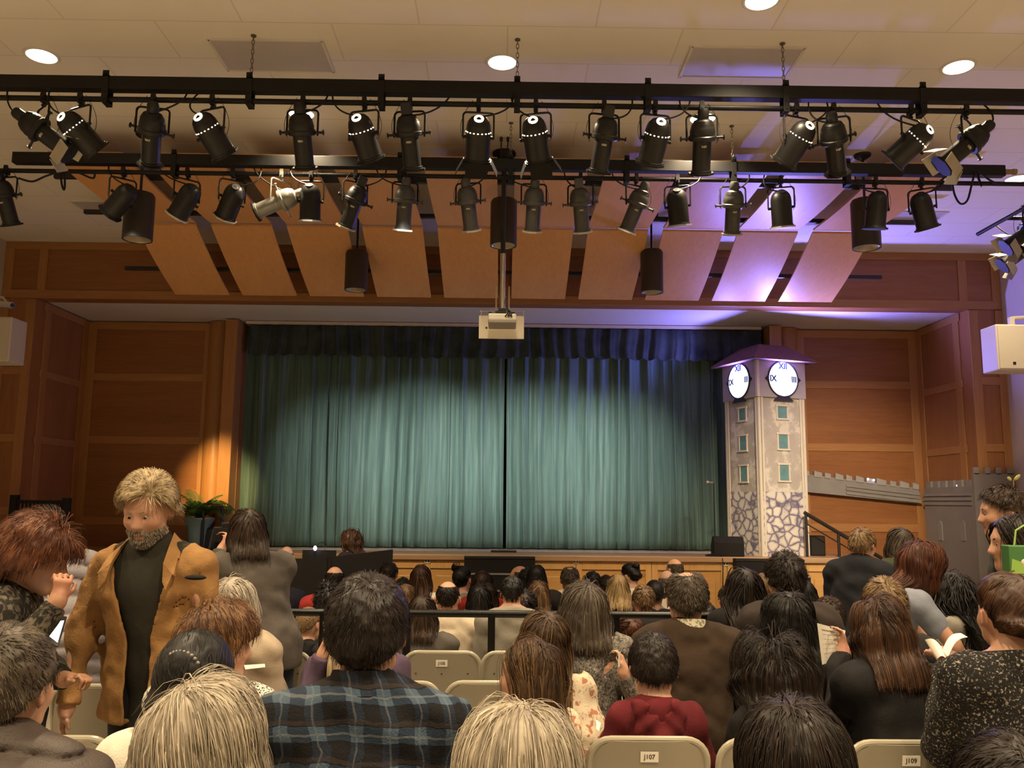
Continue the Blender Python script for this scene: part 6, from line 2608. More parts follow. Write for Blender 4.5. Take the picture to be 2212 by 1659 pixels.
# ---------------------------------------------------------------- nearest row
person('person with smooth silver bob seen from behind at the lower middle', 1120, 1512, 1.52, hair='silver', style='bob', top=CHAR, group=G1,
       hopt=dict(N=9000, width=0.0014, zcut_rel=-0.15, crown=(0.08, 0.15, 0.97), swirl=0.4, thick=0.030), sw=0.15)
person('person with straight silver hair and one reddish ear at the lower left', 447, 1458, 1.52, hair='silver', style='bob', top=WHITEC, group=G1,
       hopt=dict(N=9000, width=0.0014, zcut_rel=-0.135, crown=(-0.32, -0.05, 0.93), swirl=0.5, sweep=(0.15, 0, 0), thick=0.024), sw=0.17)
person('person with dark brown hair at the lower right in front of the chair labelled J109', 1706, 1508, 1.48, hair='darkbrown', style='combed', top=BLKC, group=G1,
       hopt=dict(N=8000, width=0.0014, crown=(-0.1, -0.08, 0.98), L=0.11, thick=0.020), hs=0.93, sw=0.15)
person('person with dark brown hair cut off by the lower right corner', 2180, 1590, 1.55, hair='darkbrown', style='combed', top=BLKC, group=G1, sw=0.13,
       hopt=dict(N=6000, width=0.0014, L=0.10, thick=0.02))
person('man with short greying hair and a dark brown puffer jacket at the left edge', 28, 1352, 1.95, hair='greybrown', style='short', top=PUFFB, wear='puffer', thin=0.03,
       yaw=-6, hyaw=2, sw=0.19, group=G1, hopt=dict(N=6000, width=0.0014))
# ---------------------------------------------------------------- second row
person('man in a blue plaid shirt with short dark hair in the lower middle', 797, 1246, 2.22, hair='darkbrown', style='short', top=PLAID, wear='shirt', collar=PLAID, sw=0.200,
       girth=1.18, group=G1, hs=1.04, hopt=dict(N=7000, width=0.0014, L=0.050, thick=0.016, crown=(0.12, -0.35, 0.93)), wr=0.008)
r_ = person('woman with a dark beaded braid across her head in a white blouse', 428, 1366, 2.35, hair='black', style='updo', top=WHITEC, wear='blouse', sw=0.165, girth=1.0, group=G1,
       hopt=dict(N=5000, width=0.0015, low=0.1), bun=(0.02, -0.085, -0.05, 0.038), thin=0.02)
root, HC, HRl, T, wri = r_
m = MB()
for i in range(15):
    t = -0.9 + 1.75 * i / 14
    n = np.array((math.sin(t) * 0.55 - 0.12 * math.cos(i), -0.72, 0.35 + 0.45 * math.cos(t) - 0.25 * i / 14))
    n /= np.linalg.norm(n)
    m.ell(HC + HRl @ (HE_C + n * (HE_R + 0.010)), (0.015, 0.012, 0.013), 10, 8)
m.build('braid', H('black'), root)
m = MB()
for i in range(9):
    t = -0.8 + 1.6 * i / 8
    n = np.array((math.sin(t) * 0.5 + 0.03, -0.75, 0.28 + 0.45 * math.cos(t) - 0.2 * i / 8))
    n /= np.linalg.norm(n)
    m.ell(HC + HRl @ (HE_C + n * (HE_R + 0.020)), (0.0055, 0.0055, 0.0055), 8, 6)
m.build('beads', plain('grey_beads', (0.20, 0.18, 0.16), 0.3), root)
# ---------------------------------------------------------------- row with the labelled chairs
person('boy with short dark hair in a dark red hooded top in front of chair J107', 1410, 1370, 3.36, hair='darkbrown', style='short', top=MAROON, wear='hoodie', hood=True, skin='pale',
       hs=0.97, pitch=18, sw=0.165, group=G1, hopt=dict(N=6000, width=0.0014, L=0.05, low=-0.08), lean=(0.0, 0.05))
person('woman with long straight brown hair turning her face to the left', 1142, 1376, 3.15, hair='ombre', style='long', top=FLORAL, wear='blouse', skin='fair', yaw=22, hyaw=45, pitch=4,
       face=True, group=G1, sw=0.16, hopt=dict(N=7000, width=0.0016, tipfade=0.45, part=0.0, L=0.42, sweep=(0.0, -0.25, 0)), lean=(0.02, 0.0))
person('woman in a cream floral blouse with long brown hair leaning left', 1176, 1316, 3.98, hair='ombre', style='long', top=FLORAL, wear='blouse', group=G1, sw=0.17, lean=(-0.12, 0.05), hs=1.1,
       hroll=10, hopt=dict(N=6500, width=0.0016, tipfade=0.35, part=0.05, L=0.40), thin=0.02)
person('woman with long glossy dark hair falling over a black jacket behind chair J107', 1666, 1380, 3.38, hair='darkbrown', style='long', top=BLKC, wear='jacket', group=G1, pitch=25, lean=(0.0, 0.14),
       hopt=dict(N=8000, width=0.0017, part=0.02, L=0.34, thick=0.065, lift=0.25, hug=0.09), sw=0.17, thin=0.03, collar=None)
person('woman with long reddish brown hair over a black jacket in front of chair J109', 1900, 1290, 3.45, hair='redbrown', style='long', top=BLKC, wear='jacket', group=G1, sw=0.185,
       hyaw=-18, pitch=18, hroll=-8, arms=dict(WL=P(1822, 1412, 3.66), hdL=(0.1, 0.2, 1), hnL=(0.9, -0.2, 0), curl=0.8), lean=(-0.05, 0.10), thin=0.024, girth=1.0, hopt=dict(N=8000, width=0.0017, part=-0.25, L=0.30, zcut_rel=-0.16, sweep=(0.55, -0.1, 0), thick=0.03))
person('woman with pinned-up brown hair and a black and white speckled sweater at the right edge', 2166, 1245, 2.85, hair='redbrown', style='updo', top=SPECK, wear='sweater', group=G1, sw=0.175, girth=1.08, hs=0.95, arms=dict(WL=P(2052, 1432, 3.16), hdL=(-0.1, 0.9, 0.4)),
       hyaw=-4, bun=(0.045, -0.03, 0.095, 0.048), thin=0.022, hopt=dict(N=5500, width=0.0016, thick=0.018))
person('woman with short auburn hair and a black-on-white swirl print blouse at the left', 480, 1306, 3.05, hair='auburn', style='combed', top=SWIRL, wear='blouse', skin='pale', group=G1, sw=0.185, hyaw=-62,
       yaw=-10, girth=1.15, pitch=8, hopt=dict(N=6500, width=0.0016, L=0.10, thick=0.030, lift=0.5, hug=0.14, curl=0.25), lean=(-0.02, 0.04), zneck=-0.03)
# ---------------------------------------------------------------- row before the guard rail
person('woman with a grey-brown bob and a marled grey knit sweater in the middle', 1262, 1256, 4.2, hair='greybrown', style='bob', top=MARL, wear='sweater', group=G1, sw=0.20, girth=1.2, hroll=6,
       arms=dict(WR=P(1347, 1452, 3.98), hdR=(-0.1, 0.2, 1), hnR=(0.9, -0.3, 0), curl=1.0),
       hopt=dict(N=8000, width=0.0018, zcut_rel=-0.155, thick=0.036, crown=(0.15, -0.35, 0.9)), thin=0.02, zneck=-0.02)
person('man in a brown jacket with a checked shirt collar and thinning grey hair', 1482, 1230, 4.2, hair='greybrown', style='short', top=BROWNJ, wear='jacket', collar=CHECK, group=G1, sw=0.215, girth=1.3,
       hs=1.07, thin=0.022, hopt=dict(N=6500, width=0.0016, bald=((0, -0.05, 1), 30), L=0.04))
person('person in purple half hidden behind the plaid shirt, with pale blond hair', 768, 1292, 4.0, hair='paleblond', style='long', top=PURPLE, wear='sweater', group=G1, sw=0.20, girth=1.25, yaw=8,
       lean=(-0.10, 0.03), thin=0.025, hopt=dict(L=0.35, part=0.0),
       arms=dict(WL=P(698, 1412, 3.84), hdL=(0.1, 0.2, 1), hnL=(-0.9, 0.1, 0.1), curl=0.9))
person('woman with long white hair and a beige patterned shawl beside the auburn-haired woman', 507, 1243, 3.95, hair='white', style='long', top=fabric('beige_shawl', (0.42, 0.34, 0.25)), wear='coat', group=G1,
       yaw=-8, lean=(-0.03, 0.02), thin=0.025, hopt=dict(L=0.44, part=0.1, sweep=(0.15, 0, 0)))
person('woman with a long black bob behind the raised program page at the right', 1698, 1275, 4.1, hair='black', style='long', top=CHAR, wear='sweater', group=G1, sw=0.18, hopt=dict(N=8000, L=0.40, thick=0.038, part=0.0))
person('boy with light brown hair between the black bob and the red-haired girl', 1908, 1250, 4.1, hair='sandy', style='short', top=CHAR, wear='tee', group=G1, sw=0.17, hyaw=-15, hopt=dict(L=0.06, thick=0.016), hs=1.0)
person('man with short brown hair in a brown-grey jacket in front of the clock tower', 1694, 1194, 4.6, hair='darkbrown', style='short', top=fabric('brown_grey_jacket', (0.040, 0.030, 0.026)), wear='jacket', group=G1,
       sw=0.20, girth=1.2, hs=1.05, skin='fair', hopt=dict(low=-0.05, L=0.05, thick=0.018))
person('woman with long straight dark hair and dark clothes left of the man before the tower', 1606, 1224, 5.2, hair='darkbrown', style='long', top=BLKC, wear='sweater', group=G1, sw=0.19, hopt=dict(N=8000, L=0.42, thick=0.03, part=0.05), lean=(0.0, 0.03))
person('child with short brown hair below the man in the black jacket', 1788, 1289, 5.0, hair='brown', style='short', top=BLKC, wear='tee', group=G1, hs=0.92, sw=0.14)
person('woman with long dark curly hair and a grey cardigan right of the red-haired girl', 2052, 1234, 5.2, hair='black', style='long', top=GREYTEE, wear='sweater', group=G1, yaw=30, hyaw=25, pitch=20, sw=0.17, lean=(-0.05, 0.08),
       hopt=dict(L=0.45, thick=0.05, curl=0.5, lift=0.5, hug=0.09))
# ---------------------------------------------------------------- standing people
tan = person('man in a tan suede coat with fair hair facing the camera in the left aisle', 323, 1028, 3.5, pose='stand', yaw=176, face=True, pitch=24, hair='paleblond', style='combed', top=SUEDE, wear='coat', extra='open', thin=0.020,
       lean=(0.02, 0.10), beard='silver', drop=0.034, sw=0.188, girth=1.22, skin='fair', group=G3, hs=1.03, wr=0.009,
       hopt=dict(N=7000, width=0.0016, L=0.085, thick=0.024, crown=(-0.55, 0.62, 0.6), lift=0.4, hug=0.14, grav=0.08),
       arms=dict(L=((-0.27, 0.03, -0.33), (-0.29, 0.10, -0.60)), R=((0.27, 0.0, -0.33), (0.27, 0.08, -0.62))))
root, HC, HRl, T, wri = tan
for s in (-1, 1):
    m = MB()
    pts = [T + np.array(q) * (s, 1, 1) for q in ((0.03, -0.075, 0.075), (0.080, -0.02, 0.055), (0.098, 0.06, 0.0), (0.105, 0.115, -0.06), (0.115, 0.135, -0.13))]
    for i in range(len(pts) - 1):
        a, b = pts[i], pts[i + 1]
        o1, o2 = np.array((s * 0.045, 0.012, -0.040)), np.array((s * 0.050, 0.012, -0.045))
        if i == len(pts) - 2:
            o2 = np.array((s * 0.02, 0.01, -0.03))
        V = [a, b, b + o2, a + o1]
        nn = np.array((0, 0.012, 0.006))
        m.add([v + nn for v in V] + [v - nn * 0.2 for v in V], [(0, 1, 2, 3), (7, 6, 5, 4), (0, 4, 5, 1), (1, 5, 6, 2), (2, 6, 7, 3), (3, 7, 4, 0)])
    m.build('lapel', SUEDE, root, angle=30)
c = to_local(root, P(400, 1252, 3.33))
m = MB()
m.ell((c[0], T[1] + 0.125, c[2]), (0.045, 0.02, 0.010), 14, 8)
m.build('pocket_slit', BLKC, root)
red = person('woman with short wavy red hair at the left edge, one hand at her chin', 92, 1126, 3.3, pose='stand', yaw=-78, face=True, pitch=20, hair='red', style='combed', top=CAMO, wear='jacket',
       thin=0.02, sw=0.17, skin='tan', group=G3, lean=(0.0, 0.16), hs=1.03, collar=None,
       hopt=dict(N=8000, width=0.0016, L=0.115, thick=0.038, lift=0.5, hug=0.22, crown=(0.0, 0.45, 0.9), grav=0.16),
       arms=dict(WR=P(124, 1300, 3.12), hdR=(-0.1, 0.15, 1), hnR=(0.8, 0.4, 0.1), curl=1.25,
                 L=((-0.20, 0.08, -0.28), (-0.02, 0.20, -0.30)), hdL=(0.3, 0.9, 0.2)))
person('person in a pale grey quilted puffer jacket behind the red-haired woman', 106, 1094, 4.8, pose='stand', yaw=48, hair='darkbrown', style='short', top=PUFF, wear='puffer', thin=0.032, sw=0.19, group=G3,
       lean=(0.0, 0.20), pitch=25, girth=1.15, wr=0.004)
ph = person('woman with a brown bob and grey sweater taking a picture of the stage', 537, 1099, 4.65, pose='stand', yaw=24, hair='brown', style='bob', top=GREYS, wear='sweater', thin=0.026, sw=0.172, girth=1.05, group=G3,
       lean=(-0.07, 0.06), pitch=6, legs=JEANS, hs=0.95, hopt=dict(zcut_rel=-0.115, thick=0.020, N=8000), skin='fair',
       arms=dict(WL=P(480, 1188, 4.76), WR=P(499, 1184, 4.84), hdL=(0.25, 0.2, 0.95), hdR=(-0.25, 0.3, 0.9),
                 hnL=(-0.9, -0.2, 0.2), hnR=(0.9, -0.2, 0.2), curl=1.0))
person('man in a black jacket with short fair hair standing before the stair handrail', 1862, 1140, 6.45, floor='low', pose='stand', yaw=-50, hair='sandy', style='short', top=fabric('black_wool', (0.012, 0.013, 0.017)), wear='jacket', thin=0.026,
       sw=0.20, girth=1.15, group=G3, skin='fair', pitch=10, lean=(0, 0.05), hopt=dict(low=-0.08, L=0.05, recede=0.1))
person('person with a grey-brown bob behind the red-haired girl', 1942, 1138, 7.0, floor='low', pose='stand', yaw=10, hair='greybrown', style='bob', top=fabric('olive_cloth', (0.045, 0.055, 0.03)), wear='sweater', group=G3,
       hopt=dict(zcut_rel=-0.12, thick=0.03))
person('red-haired girl in a blue-grey dress bending forward to the right', 1990, 1168, 4.7, pose='stand', yaw=-88, face=True, hair='darkred', style='long', top=DRESS, wear='dress', sleeve=0.35, skin='fair', pitch=38, sw=0.165,
       group=G3, lean=(0.0, 0.22), hopt=dict(L=0.26, zcut_rel=-0.14, part=0.0, thick=0.028, lift=0.3), legs=DRESS,
       arms=dict(L=((-0.20, 0.16, -0.25), (-0.10, 0.34, -0.44)), R=((0.20, 0.14, -0.24), (0.10, 0.34, -0.46)), hdL=(0.1, 0.8, -0.5), hdR=(0, 0.8, -0.5)))
person('young man with short brown hair in profile beside the leafy stem at the right', 2160, 1050, 4.5, pose='stand', yaw=72, face=True, hair='brown', style='short', top=fabric('dark_green_shirt', (0.03, 0.035, 0.022)), wear='tee', skin='fair', hs=1.05,
       sw=0.18, pitch=8, group=G3, hopt=dict(low=-0.06, L=0.05, thick=0.016, recede=0.08))
person('girl with long dark hair in profile beside the green bag at the right edge', 2188, 1108, 3.75, pose='stand', yaw=78, face=True, hair='darkbrown', style='long', top=fabric('plum_top', (0.05, 0.025, 0.028)), wear='sweater', skin='fair',
       sw=0.165, pitch=6, group=G3, hopt=dict(L=0.40, part=0.0, thick=0.035), arms=dict(WR=P(2262, 1236, 3.52), hdR=(0, 0.8, 0.5)))
# ---------------------------------------------------------------- audience on the lower floor, in front of the guard rail
LOWQ = []


def low(label, px, py, D, **kw):
    kw.setdefault('group', G2)
    kw.setdefault('v', 0.0125)
    LOWQ.append([label, px, py, D, kw])


low('man in a black cap and dark navy jacket beside the woman taking a picture', 600, 1214, 8.0, hair='black', style='short', top=NAVY, wear='jacket', cap=BLKC, sw=0.21, girth=1.2, thin=0.025)
low('bald man in a red shirt in front of the black pit screen', 724, 1221, 7.6, hair='darkbrown', style='bald', top=REDC, wear='tee', sw=0.20, girth=1.2, skin='fair')
low('person with curly dark hair left of the plaid shirt head', 712, 1262, 6.6, hair='black', style='combed', top=CHAR, hopt=dict(curl=0.5, thick=0.045, hug=0.2, lift=0.5))
low('small boy with fair hair and a red hood behind the guard rail', 668, 1309, 5.95, hair='sandy', style='crop', top=BLKC, wear='hoodie', hood=True, hs=0.95, sw=0.14, yaw=-20)
low('balding man with one ear showing behind the grey sweater', 590, 1262, 6.5, hair='greybrown', style='bald', top=CHAR, skin='fair')
low('man with short brown hair before the end of the pit screen', 841, 1213, 8.9, hair='darkbrown', style='short', top=BLKC, sw=0.19)
low('child with dark hair right of the plaid shirt head', 870, 1247, 8.6, hair='black', style='short', top=CHAR, hs=0.95, sw=0.14)
low('person with smooth long brown hair and a white top', 910, 1219, 8.0, hair='redbrown', style='long', top=WHITEC, sw=0.175, hopt=dict(L=0.34, zcut_rel=-0.20))
low('child with light brown hair half hidden right of the plaid shirt head', 876, 1260, 7.0, hair='lightbrown', style='long', top=CHAR, hs=0.95, sw=0.14, hopt=dict(L=0.30))
low('person with a straight brown bob and grey sweater with a dark strap', 912, 1284, 6.0, hair='brown', style='bob', top=GREYS, sw=0.19, girth=1.2, hopt=dict(zcut_rel=-0.15, thick=0.034), thin=0.02)
low('balding man in a beige t-shirt behind the guard rail', 968, 1252, 6.5, hair='darkbrown', style='bald', top=BEIGE, wear='tee', sw=0.21, girth=1.3, skin='fair', hs=1.05, sleeve=0.4, hopt=dict(bald=((0, 0.0, 1), 45)))
low('woman with a black top bun and a grey shirt', 999, 1223, 8.2, hair='black', style='updo', top=GREYTEE, sw=0.17, yaw=-15, bun=(-0.045, -0.05, 0.115, 0.045))
low('person with tousled brown hair and a red garment before the black steps', 1042, 1232, 8.2, hair='brown', style='bob', top=REDC, sw=0.19, hopt=dict(curl=0.3, zcut_rel=-0.1))
low('person with straight black hair and a black hooded jacket over blue', 1036, 1262, 6.9, hair='black', style='long', top=BLKC, wear='hoodie', hood=True, sw=0.19, girth=1.15, hopt=dict(L=0.24, zcut_rel=-0.17), thin=0.02)
low('person in a bright blue t-shirt in front of the black hooded jacket', 1052, 1258, 7.7, hair='brown', style='bob', top=BLUET, wear='tee', sw=0.22, girth=1.25, hs=0.95)
low('man with a shaved head and glasses facing left before the black steps', 1121, 1220, 8.7, hair='greybrown', style='bald', top=CHAR, yaw=55, hyaw=20, face=True, skin='tan', glasses=True)
low('boy with thick black hair right of the man with glasses', 1140, 1228, 8.3, hair='black', style='short', top=CHAR, hopt=dict(thick=0.025, L=0.06))
low('person with smooth black hair before the right end of the black steps', 1159, 1219, 8.8, hair='black', style='bob', top=CHAR, hopt=dict(zcut_rel=-0.10))
low('person with short black hair below the man with glasses', 1106, 1244, 7.9, hair='black', style='short', top=GREYTEE)
low('child with light brown hair left of the white shirt', 1163, 1254, 7.3, hair='lightbrown', style='long', top=GREYTEE, sw=0.15, hopt=dict(L=0.26))
low('person with a dark brown crop and black clothes above the guard rail', 1132, 1273, 6.4, hair='darkbrown', style='short', top=BLKC, sw=0.19, hopt=dict(thick=0.02, L=0.06))
low('small fair-haired child low behind the guard rail', 1099, 1297, 6.3, hair='blonde', style='crop', top=BLKC, hs=0.9, sw=0.13)
low('man with short grey hair in a white shirt', 1231, 1223, 8.4, hair='greybrown', style='short', top=WHITEC, wear='shirt', sw=0.20, girth=1.2, skin='tan', hopt=dict(bald=((0, -0.2, 1), 22)))
low('child with black hair right of the white shirt', 1280, 1234, 8.8, hair='black', style='short', top=CHAR, hs=0.95, sw=0.15, hopt=dict(L=0.06))
low('small child with dark hair left of the blond bob', 1309, 1242, 8.8, hair='darkbrown', style='short', top=CHAR, hs=0.85, sw=0.13)
low('woman with a straight blond bob and a dark plum top', 1335, 1239, 7.9, hair='blonde', style='bob', top=DKMAROON, sw=0.185, girth=1.1, hopt=dict(zcut_rel=-0.16, thick=0.03))
low('woman with a black bun and a white cardigan bending her head left', 1360, 1218, 8.9, hair='black', style='updo', top=WHITEC, wear='sweater', sw=0.20, yaw=20, hyaw=25, pitch=18, bun=(0.0, -0.10, 0.075, 0.042), girth=1.2, glasses=True)
low('bald man turned left before the stage panels', 1456, 1205, 9.4, hair='greybrown', style='bald', top=CHAR, yaw=30, skin='fair')
low('pale bald man left of the brown jacket', 1440, 1230, 8.8, hair='grey', style='bald', top=WHITEC, skin='pale', hopt=dict(bald=((0, 0.1, 1), 75)))
low('person with close black hair and a black t-shirt', 1413, 1251, 7.6, hair='black', style='crop', top=BLKC, wear='tee', skin='brown', sw=0.19)
low('boy with tousled light brown hair left of the black t-shirt', 1390, 1264, 7.3, hair='lightbrown', style='short', top=CHAR, hopt=dict(L=0.06, thick=0.02))
low('child with fair hair and one ear showing above the guard rail', 1378, 1277, 6.7, hair='sandy', style='short', top=CHAR, yaw=20)
low('person in a pale grey sweater with a dark hair bun below the guard rail', 1362, 1330, 5.95, hair='darkred', style='updo', top=GREYL, wear='sweater', sw=0.18, lean=(0.04, 0.12), pitch=35, arms=dict(L=((-0.24, 0.10, -0.20), (-0.17, 0.16, -0.04)), hdL=(0.1, 0.3, 1)), bun=(-0.05, -0.10, 0.03, 0.042), thin=0.022)
low('man in a white shirt mostly hidden behind the brown jacket', 1500, 1258, 7.4, hair='grey', style='bald', top=WHITEC, wear='shirt', sw=0.22, girth=1.2, lean=(0.05, 0.02))
low('child with a pink collar between the brown jacket and the long dark hair', 1575, 1262, 6.6, hair='brown', style='short', top=fabric('pink_top', (0.55, 0.06, 0.12)), hs=0.92, sw=0.14)
low('dark-haired child behind the right end of the guard rail', 1522, 1300, 6.2, hair='darkbrown', style='short', top=BLKC, hs=0.9, sw=0.14)
low('dark-haired child peeping right of the man before the clock tower', 1735, 1250, 6.3, hair='black', style='bob', top=fabric('pink_check', (0.40, 0.22, 0.24)), hs=0.92, sw=0.14, hopt=dict(zcut_rel=-0.1))
low('person with a pale ear left of the man before the clock tower', 1648, 1236, 6.4, hair='sandy', style='crop', top=CHAR, hs=0.9, sw=0.14)
low('woman with bushy auburn brown hair and glasses standing behind the pit screen', 757, 1142, 9.75, pose='stand', yaw=62, face=True, hair='redbrown', style='long', top=NAVY, wear='sweater', glasses=True, skin='pale', v=0.008,
    hopt=dict(L=0.24, thick=0.05, lift=0.35, curl=0.35, hug=0.16, part=0.0), group=G3, hyaw=22, pitch=5)
low('bald man sitting in the pit behind the black cap', 620, 1178, 10.3, hair='grey', style='bald', top=BLKC, skin='pale', group='people in the pit', hopt=dict(bald=((0, 0.1, 1), 80)), sw=0.19)
low('person with orange-red hair in the pit left of the bald man', 604, 1188, 9.62, hair='red', style='bob', top=BLKC, group='people in the pit', hopt=dict(zcut_rel=-0.09))

# seat them in rows so that nobody shares a place: nearest free row to the depth the head size gives
ROWS = [5.98, 6.64, 7.30, 7.96, 8.62, 9.28]
seated = [q for q in LOWQ if q[4].get('pose') != 'stand' and q[3] < 9.6]
taken = []
for q in sorted(seated, key=lambda q: -q[4].get('sw', 0.175)):
    best = None
    for r in ROWS:
        x = P(q[1], q[2], r)[0]
        w = q[4].get('sw', 0.175)
        clash = sum(max(0.0, (w + w2 + 0.075) - abs(x - x2)) for (r2, x2, w2) in taken if r2 == r)
        cost = abs(r - q[3]) + 9.0 * clash
        if best is None or cost < best[0]:
            best = (cost, r, x, w)
    taken.append((best[1], best[2], best[3]))
    q[4]['hs'] = q[4].get('hs', 1.0) * min(1.10, max(0.86, best[1] / q[3]))
    q[3] = best[1]
for label, px, py, D, kw in LOWQ:
    person(label, px, py, D, floor='low', **kw)

# ---------------------------------------------------------------- things people hold or wear beside them
PAPER = plain('program_paper', (0.74, 0.69, 0.58), 0.7, 0, 0.3, 0.03)
INKG = plain('print_grey', (0.24, 0.22, 0.19), 0.8)


def sheet(label, corners, depths, nlines=7, bend=0.01, head=True):
    """a folded program: two leaves of paper through four picture corners (tl, tr, br, bl) at given depths"""
    q = [P(a, b, d) for (a, b), d in zip(corners, depths)]
    o = sum(q) / 4
    t = thing('program', label, 'program booklet', o, group='printed programs')
    q = [p - o for p in q]
    nrm = np.cross(q[1] - q[0], q[3] - q[0])
    nrm /= np.linalg.norm(nrm)
    if nrm[1] > 0:
        nrm = -nrm
    nx = 8

    def pt(u, v, h=0.0):
        a = q[0] * (1 - u) + q[1] * u
        b = q[3] * (1 - u) + q[2] * u
        return a * (1 - v) + b * v + nrm * (bend * math.sin(math.pi * u) + h)
    m = MB()
    V = [pt(i / nx, v, h) for h in (0.0006, -0.0012) for v in (0, 1) for i in range(nx + 1)]
    n = nx + 1
    F = []
    for i in range(nx):
        F += [(i, i + 1, n + i + 1, n + i), (2 * n + i, 3 * n + i, 3 * n + i + 1, 2 * n + i + 1), (i, 2 * n + i, 2 * n + i + 1, i + 1), (n + i, n + i + 1, 3 * n + i + 1, 3 * n + i)]
    F += [(0, n, 3 * n, 2 * n), (nx, 2 * n + nx, 3 * n + nx, n + nx)]
    m.add(V, F)
    m.build('page', PAPER, t, angle=60)
    if nlines:
        m = MB()
        rnd = random.Random(int(corners[0][0]))
        for k in range(nlines):
            v0 = 0.12 + 0.75 * k / nlines
            u1 = rnd.uniform(0.55, 0.85)
            hh = 0.035 if k == 0 and head else 0.012
            us = np.linspace(0.14, u1, 5)
            for a, b in zip(us[:-1], us[1:]):
                m.add([pt(a, v0, 0.0012), pt(b, v0, 0.0012), pt(b, v0 + hh, 0.0012), pt(a, v0 + hh, 0.0012)], [(0, 1, 2, 3)])
        m.build('print', INKG, t, smooth=False)
    return t


sheet('white program held up left of the plaid shirt beside blond hair', [(697, 1345), (722, 1332), (716, 1410), (702, 1408)], [3.80, 3.82, 3.86, 3.84])
sheet('open program page held up left of the reddish brown hair', [(1765, 1346), (1826, 1362), (1822, 1418), (1776, 1436)], [3.75, 3.72, 3.70, 3.74], 6)
sheet('white program lying open in front of the speckled sweater', [(1998, 1382), (2034, 1398), (2046, 1428), (2024, 1424)], [3.24, 3.20, 3.14, 3.16], 0, 0.02)
sheet('white program under the arms of the red-haired girl', [(2036, 1404), (2076, 1368), (2090, 1376), (2048, 1420)], [3.20, 3.30, 3.26, 3.12], 0, 0.02)
sheet('white sheet beside the marled grey sweater below the guard rail', [(1303, 1335), (1327, 1334), (1321, 1358), (1312, 1362)], [5.98, 5.98, 5.93, 5.93], 0, 0.004)
sheet('white paper seen edge-on in the hand beside the marled sweater', [(1337, 1408), (1341, 1407), (1340, 1440), (1336, 1441)], [3.9, 4.0, 3.98, 3.88], 0, 0.0)
sheet('corner of a white program beside the arm of the boy in the red hood', [(1287, 1554), (1298, 1562), (1294, 1580), (1288, 1575)], [3.28, 3.26, 3.22, 3.24], 0, 0.0)
sheet('white paper on the shoulder of the beige shawl', [(527, 1437), (572, 1434), (573, 1441), (530, 1446)], [3.7, 3.72, 3.66, 3.64], 0, 0.0)

# glowing phone in front of the red-haired woman
c = P(113, 1358, 3.22)
t = thing('smartphone', 'glowing phone screen below the hand of the red-haired woman at the left edge', 'phone', c, 0.5)
t.rotation_euler = (math.radians(38), math.radians(16), 0.5)
m = MB()
m.box((0, 0, -0.004), (0.075, 0.15, 0.008))
b = m.build('case', BLACK, t, smooth=False, bevel=0.003)
m = MB()
m.add([(-0.03, -0.02, 0.0008), (0.03, -0.06, 0.0008), (0.03, 0.05, 0.0008), (-0.01, 0.03, 0.0008)], [(0, 1, 2, 3)])
m.build('screen', emit('phone_glow', (0.75, 0.85, 1.0), 4.0), b, smooth=False)

# camera of the photographer
root, HC, HRl, T, wri = ph
cm = (wri[0] + wri[1]) / 2 + np.array((0, 0.10, 0.075))
a = root.rotation_euler[2]
w = np.array(root.location) + np.array((cm[0] * math.cos(a) - cm[1] * math.sin(a), cm[0] * math.sin(a) + cm[1] * math.cos(a), cm[2]))
t = thing('camera', 'black camera held up to the face of the woman in the grey sweater', 'camera', w, a)
t.name = 'photo_camera'
m = MB()
m.box((0, 0, 0), (0.13, 0.045, 0.085))
m.box((0, 0, 0.052), (0.05, 0.045, 0.03))
m.build('camera_body', BLACKM, t, smooth=False, bevel=0.006)
m = MB()
m.cyl((0, 0.02, 0), (0, 0.09, 0), 0.032, n=20)
m.build('camera_lens', BLACK, t)
m = MB()
m.tube([(-0.065, -0.01, 0.03), (-0.10, -0.06, -0.15), (-0.02, -0.10, -0.26), (0.08, -0.06, -0.12), (0.065, -0.01, 0.03)], 0.006, 6)
m.build('strap', BLACKM, t)

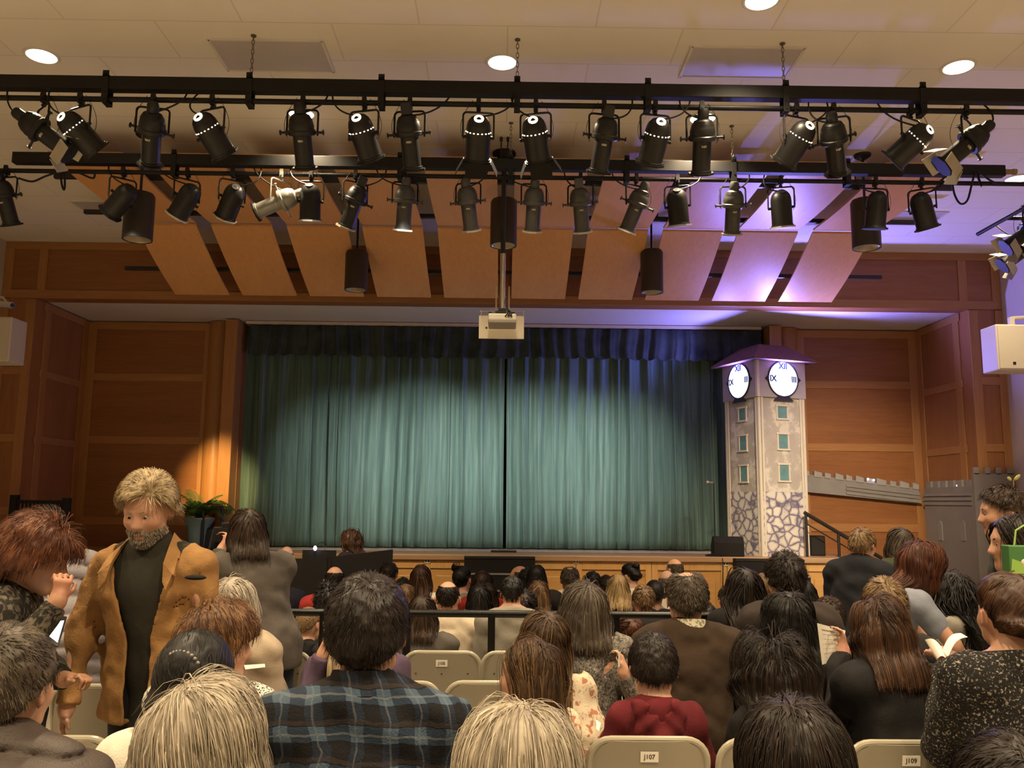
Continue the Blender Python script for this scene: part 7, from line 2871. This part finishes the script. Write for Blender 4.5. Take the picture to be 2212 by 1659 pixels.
# green gift bag with a white puppy picture at the right edge
b0, b1 = P(2172, 1178, 3.45), P(2262, 1252, 3.45)
t = thing('gift_bag', 'green gift bag with a white animal picture at the right edge', 'bag', ((b0[0] + b1[0]) / 2, 3.45, b1[2]), -0.12)
ww, hh = b1[0] - b0[0], b0[2] - b1[2]
GR1 = plain('bag_dark_green', (0.055, 0.17, 0.045), 0.5)
GR2 = plain('bag_light_green', (0.26, 0.44, 0.08), 0.5)
m = MB()
m.box((0, 0, hh / 2), (ww, 0.07, hh))
b = m.build('bag_body', GR1, t, smooth=False, bevel=0.004)
m = MB()
m.prism([(-ww / 2, 0.0), (ww / 2, 0.0), (ww / 2, hh * 0.22), (-ww / 2 + 0.01, hh * 0.62)], -0.0375, -0.0355)
m.build('light_band', GR2, b, smooth=False)
m = MB()
m.ell((0.0, -0.037, hh * 0.42), (0.030, 0.003, 0.016), 18, 8)
m.ell((-0.022, -0.037, hh * 0.52), (0.014, 0.003, 0.013), 14, 8)
m.ell((0.02, -0.037, hh * 0.33), (0.008, 0.003, 0.012), 12, 8)
m.build('animal_picture', WHITEC, b)
m = MB()
m.tube([(-0.05, -0.02, hh), (-0.04, -0.02, hh + 0.06), (0.0, -0.02, hh + 0.085), (0.04, -0.02, hh + 0.06), (0.05, -0.02, hh)], 0.004, 6)
m.build('handle', GR2, t)

# leafy twig behind the young man
p0, p1 = P(2196, 1160, 4.7), P(2189, 1036, 4.7)
t = thing('flower_stem', 'thin leafy stem rising behind the head of the young man at the right', 'plant stem', p0)
m = MB()
d = p1 - p0
m.tube([(0, 0, 0), d * 0.4 + (0.008, 0, 0), d * 0.75 + (0.0, 0, 0), d], [0.008, 0.007, 0.005, 0.003], 8)
m.build('stem', plain('stem_brown', (0.22, 0.12, 0.04), 0.6), t)
for s in (-1, 1):
    m = MB()
    m.ell(d + np.array((s * 0.022, 0, 0.012 if s > 0 else 0.004)), (0.024 if s > 0 else 0.014, 0.005, 0.010), 12, 8, R=np.array(Matrix.Rotation(-s * 0.7, 3, 'Y')))
    m.build('leaf', plain('leaf_yellow_green', (0.30, 0.30, 0.08), 0.5), t)
# earring of the woman in the speckled sweater, phone-charger cord of the red-haired woman
t = MB()
t.tube([P(104, 1285, 3.2), P(106, 1310, 3.2), P(103, 1335, 3.2), P(96, 1358, 3.2)], 0.003, 6)
tag(t.build('white_cord', plain('cord_white', (0.6, 0.55, 0.42), 0.5), origin=P(104, 1310, 3.2)), 'thin white cord hanging below the hand of the red-haired woman', 'cord')
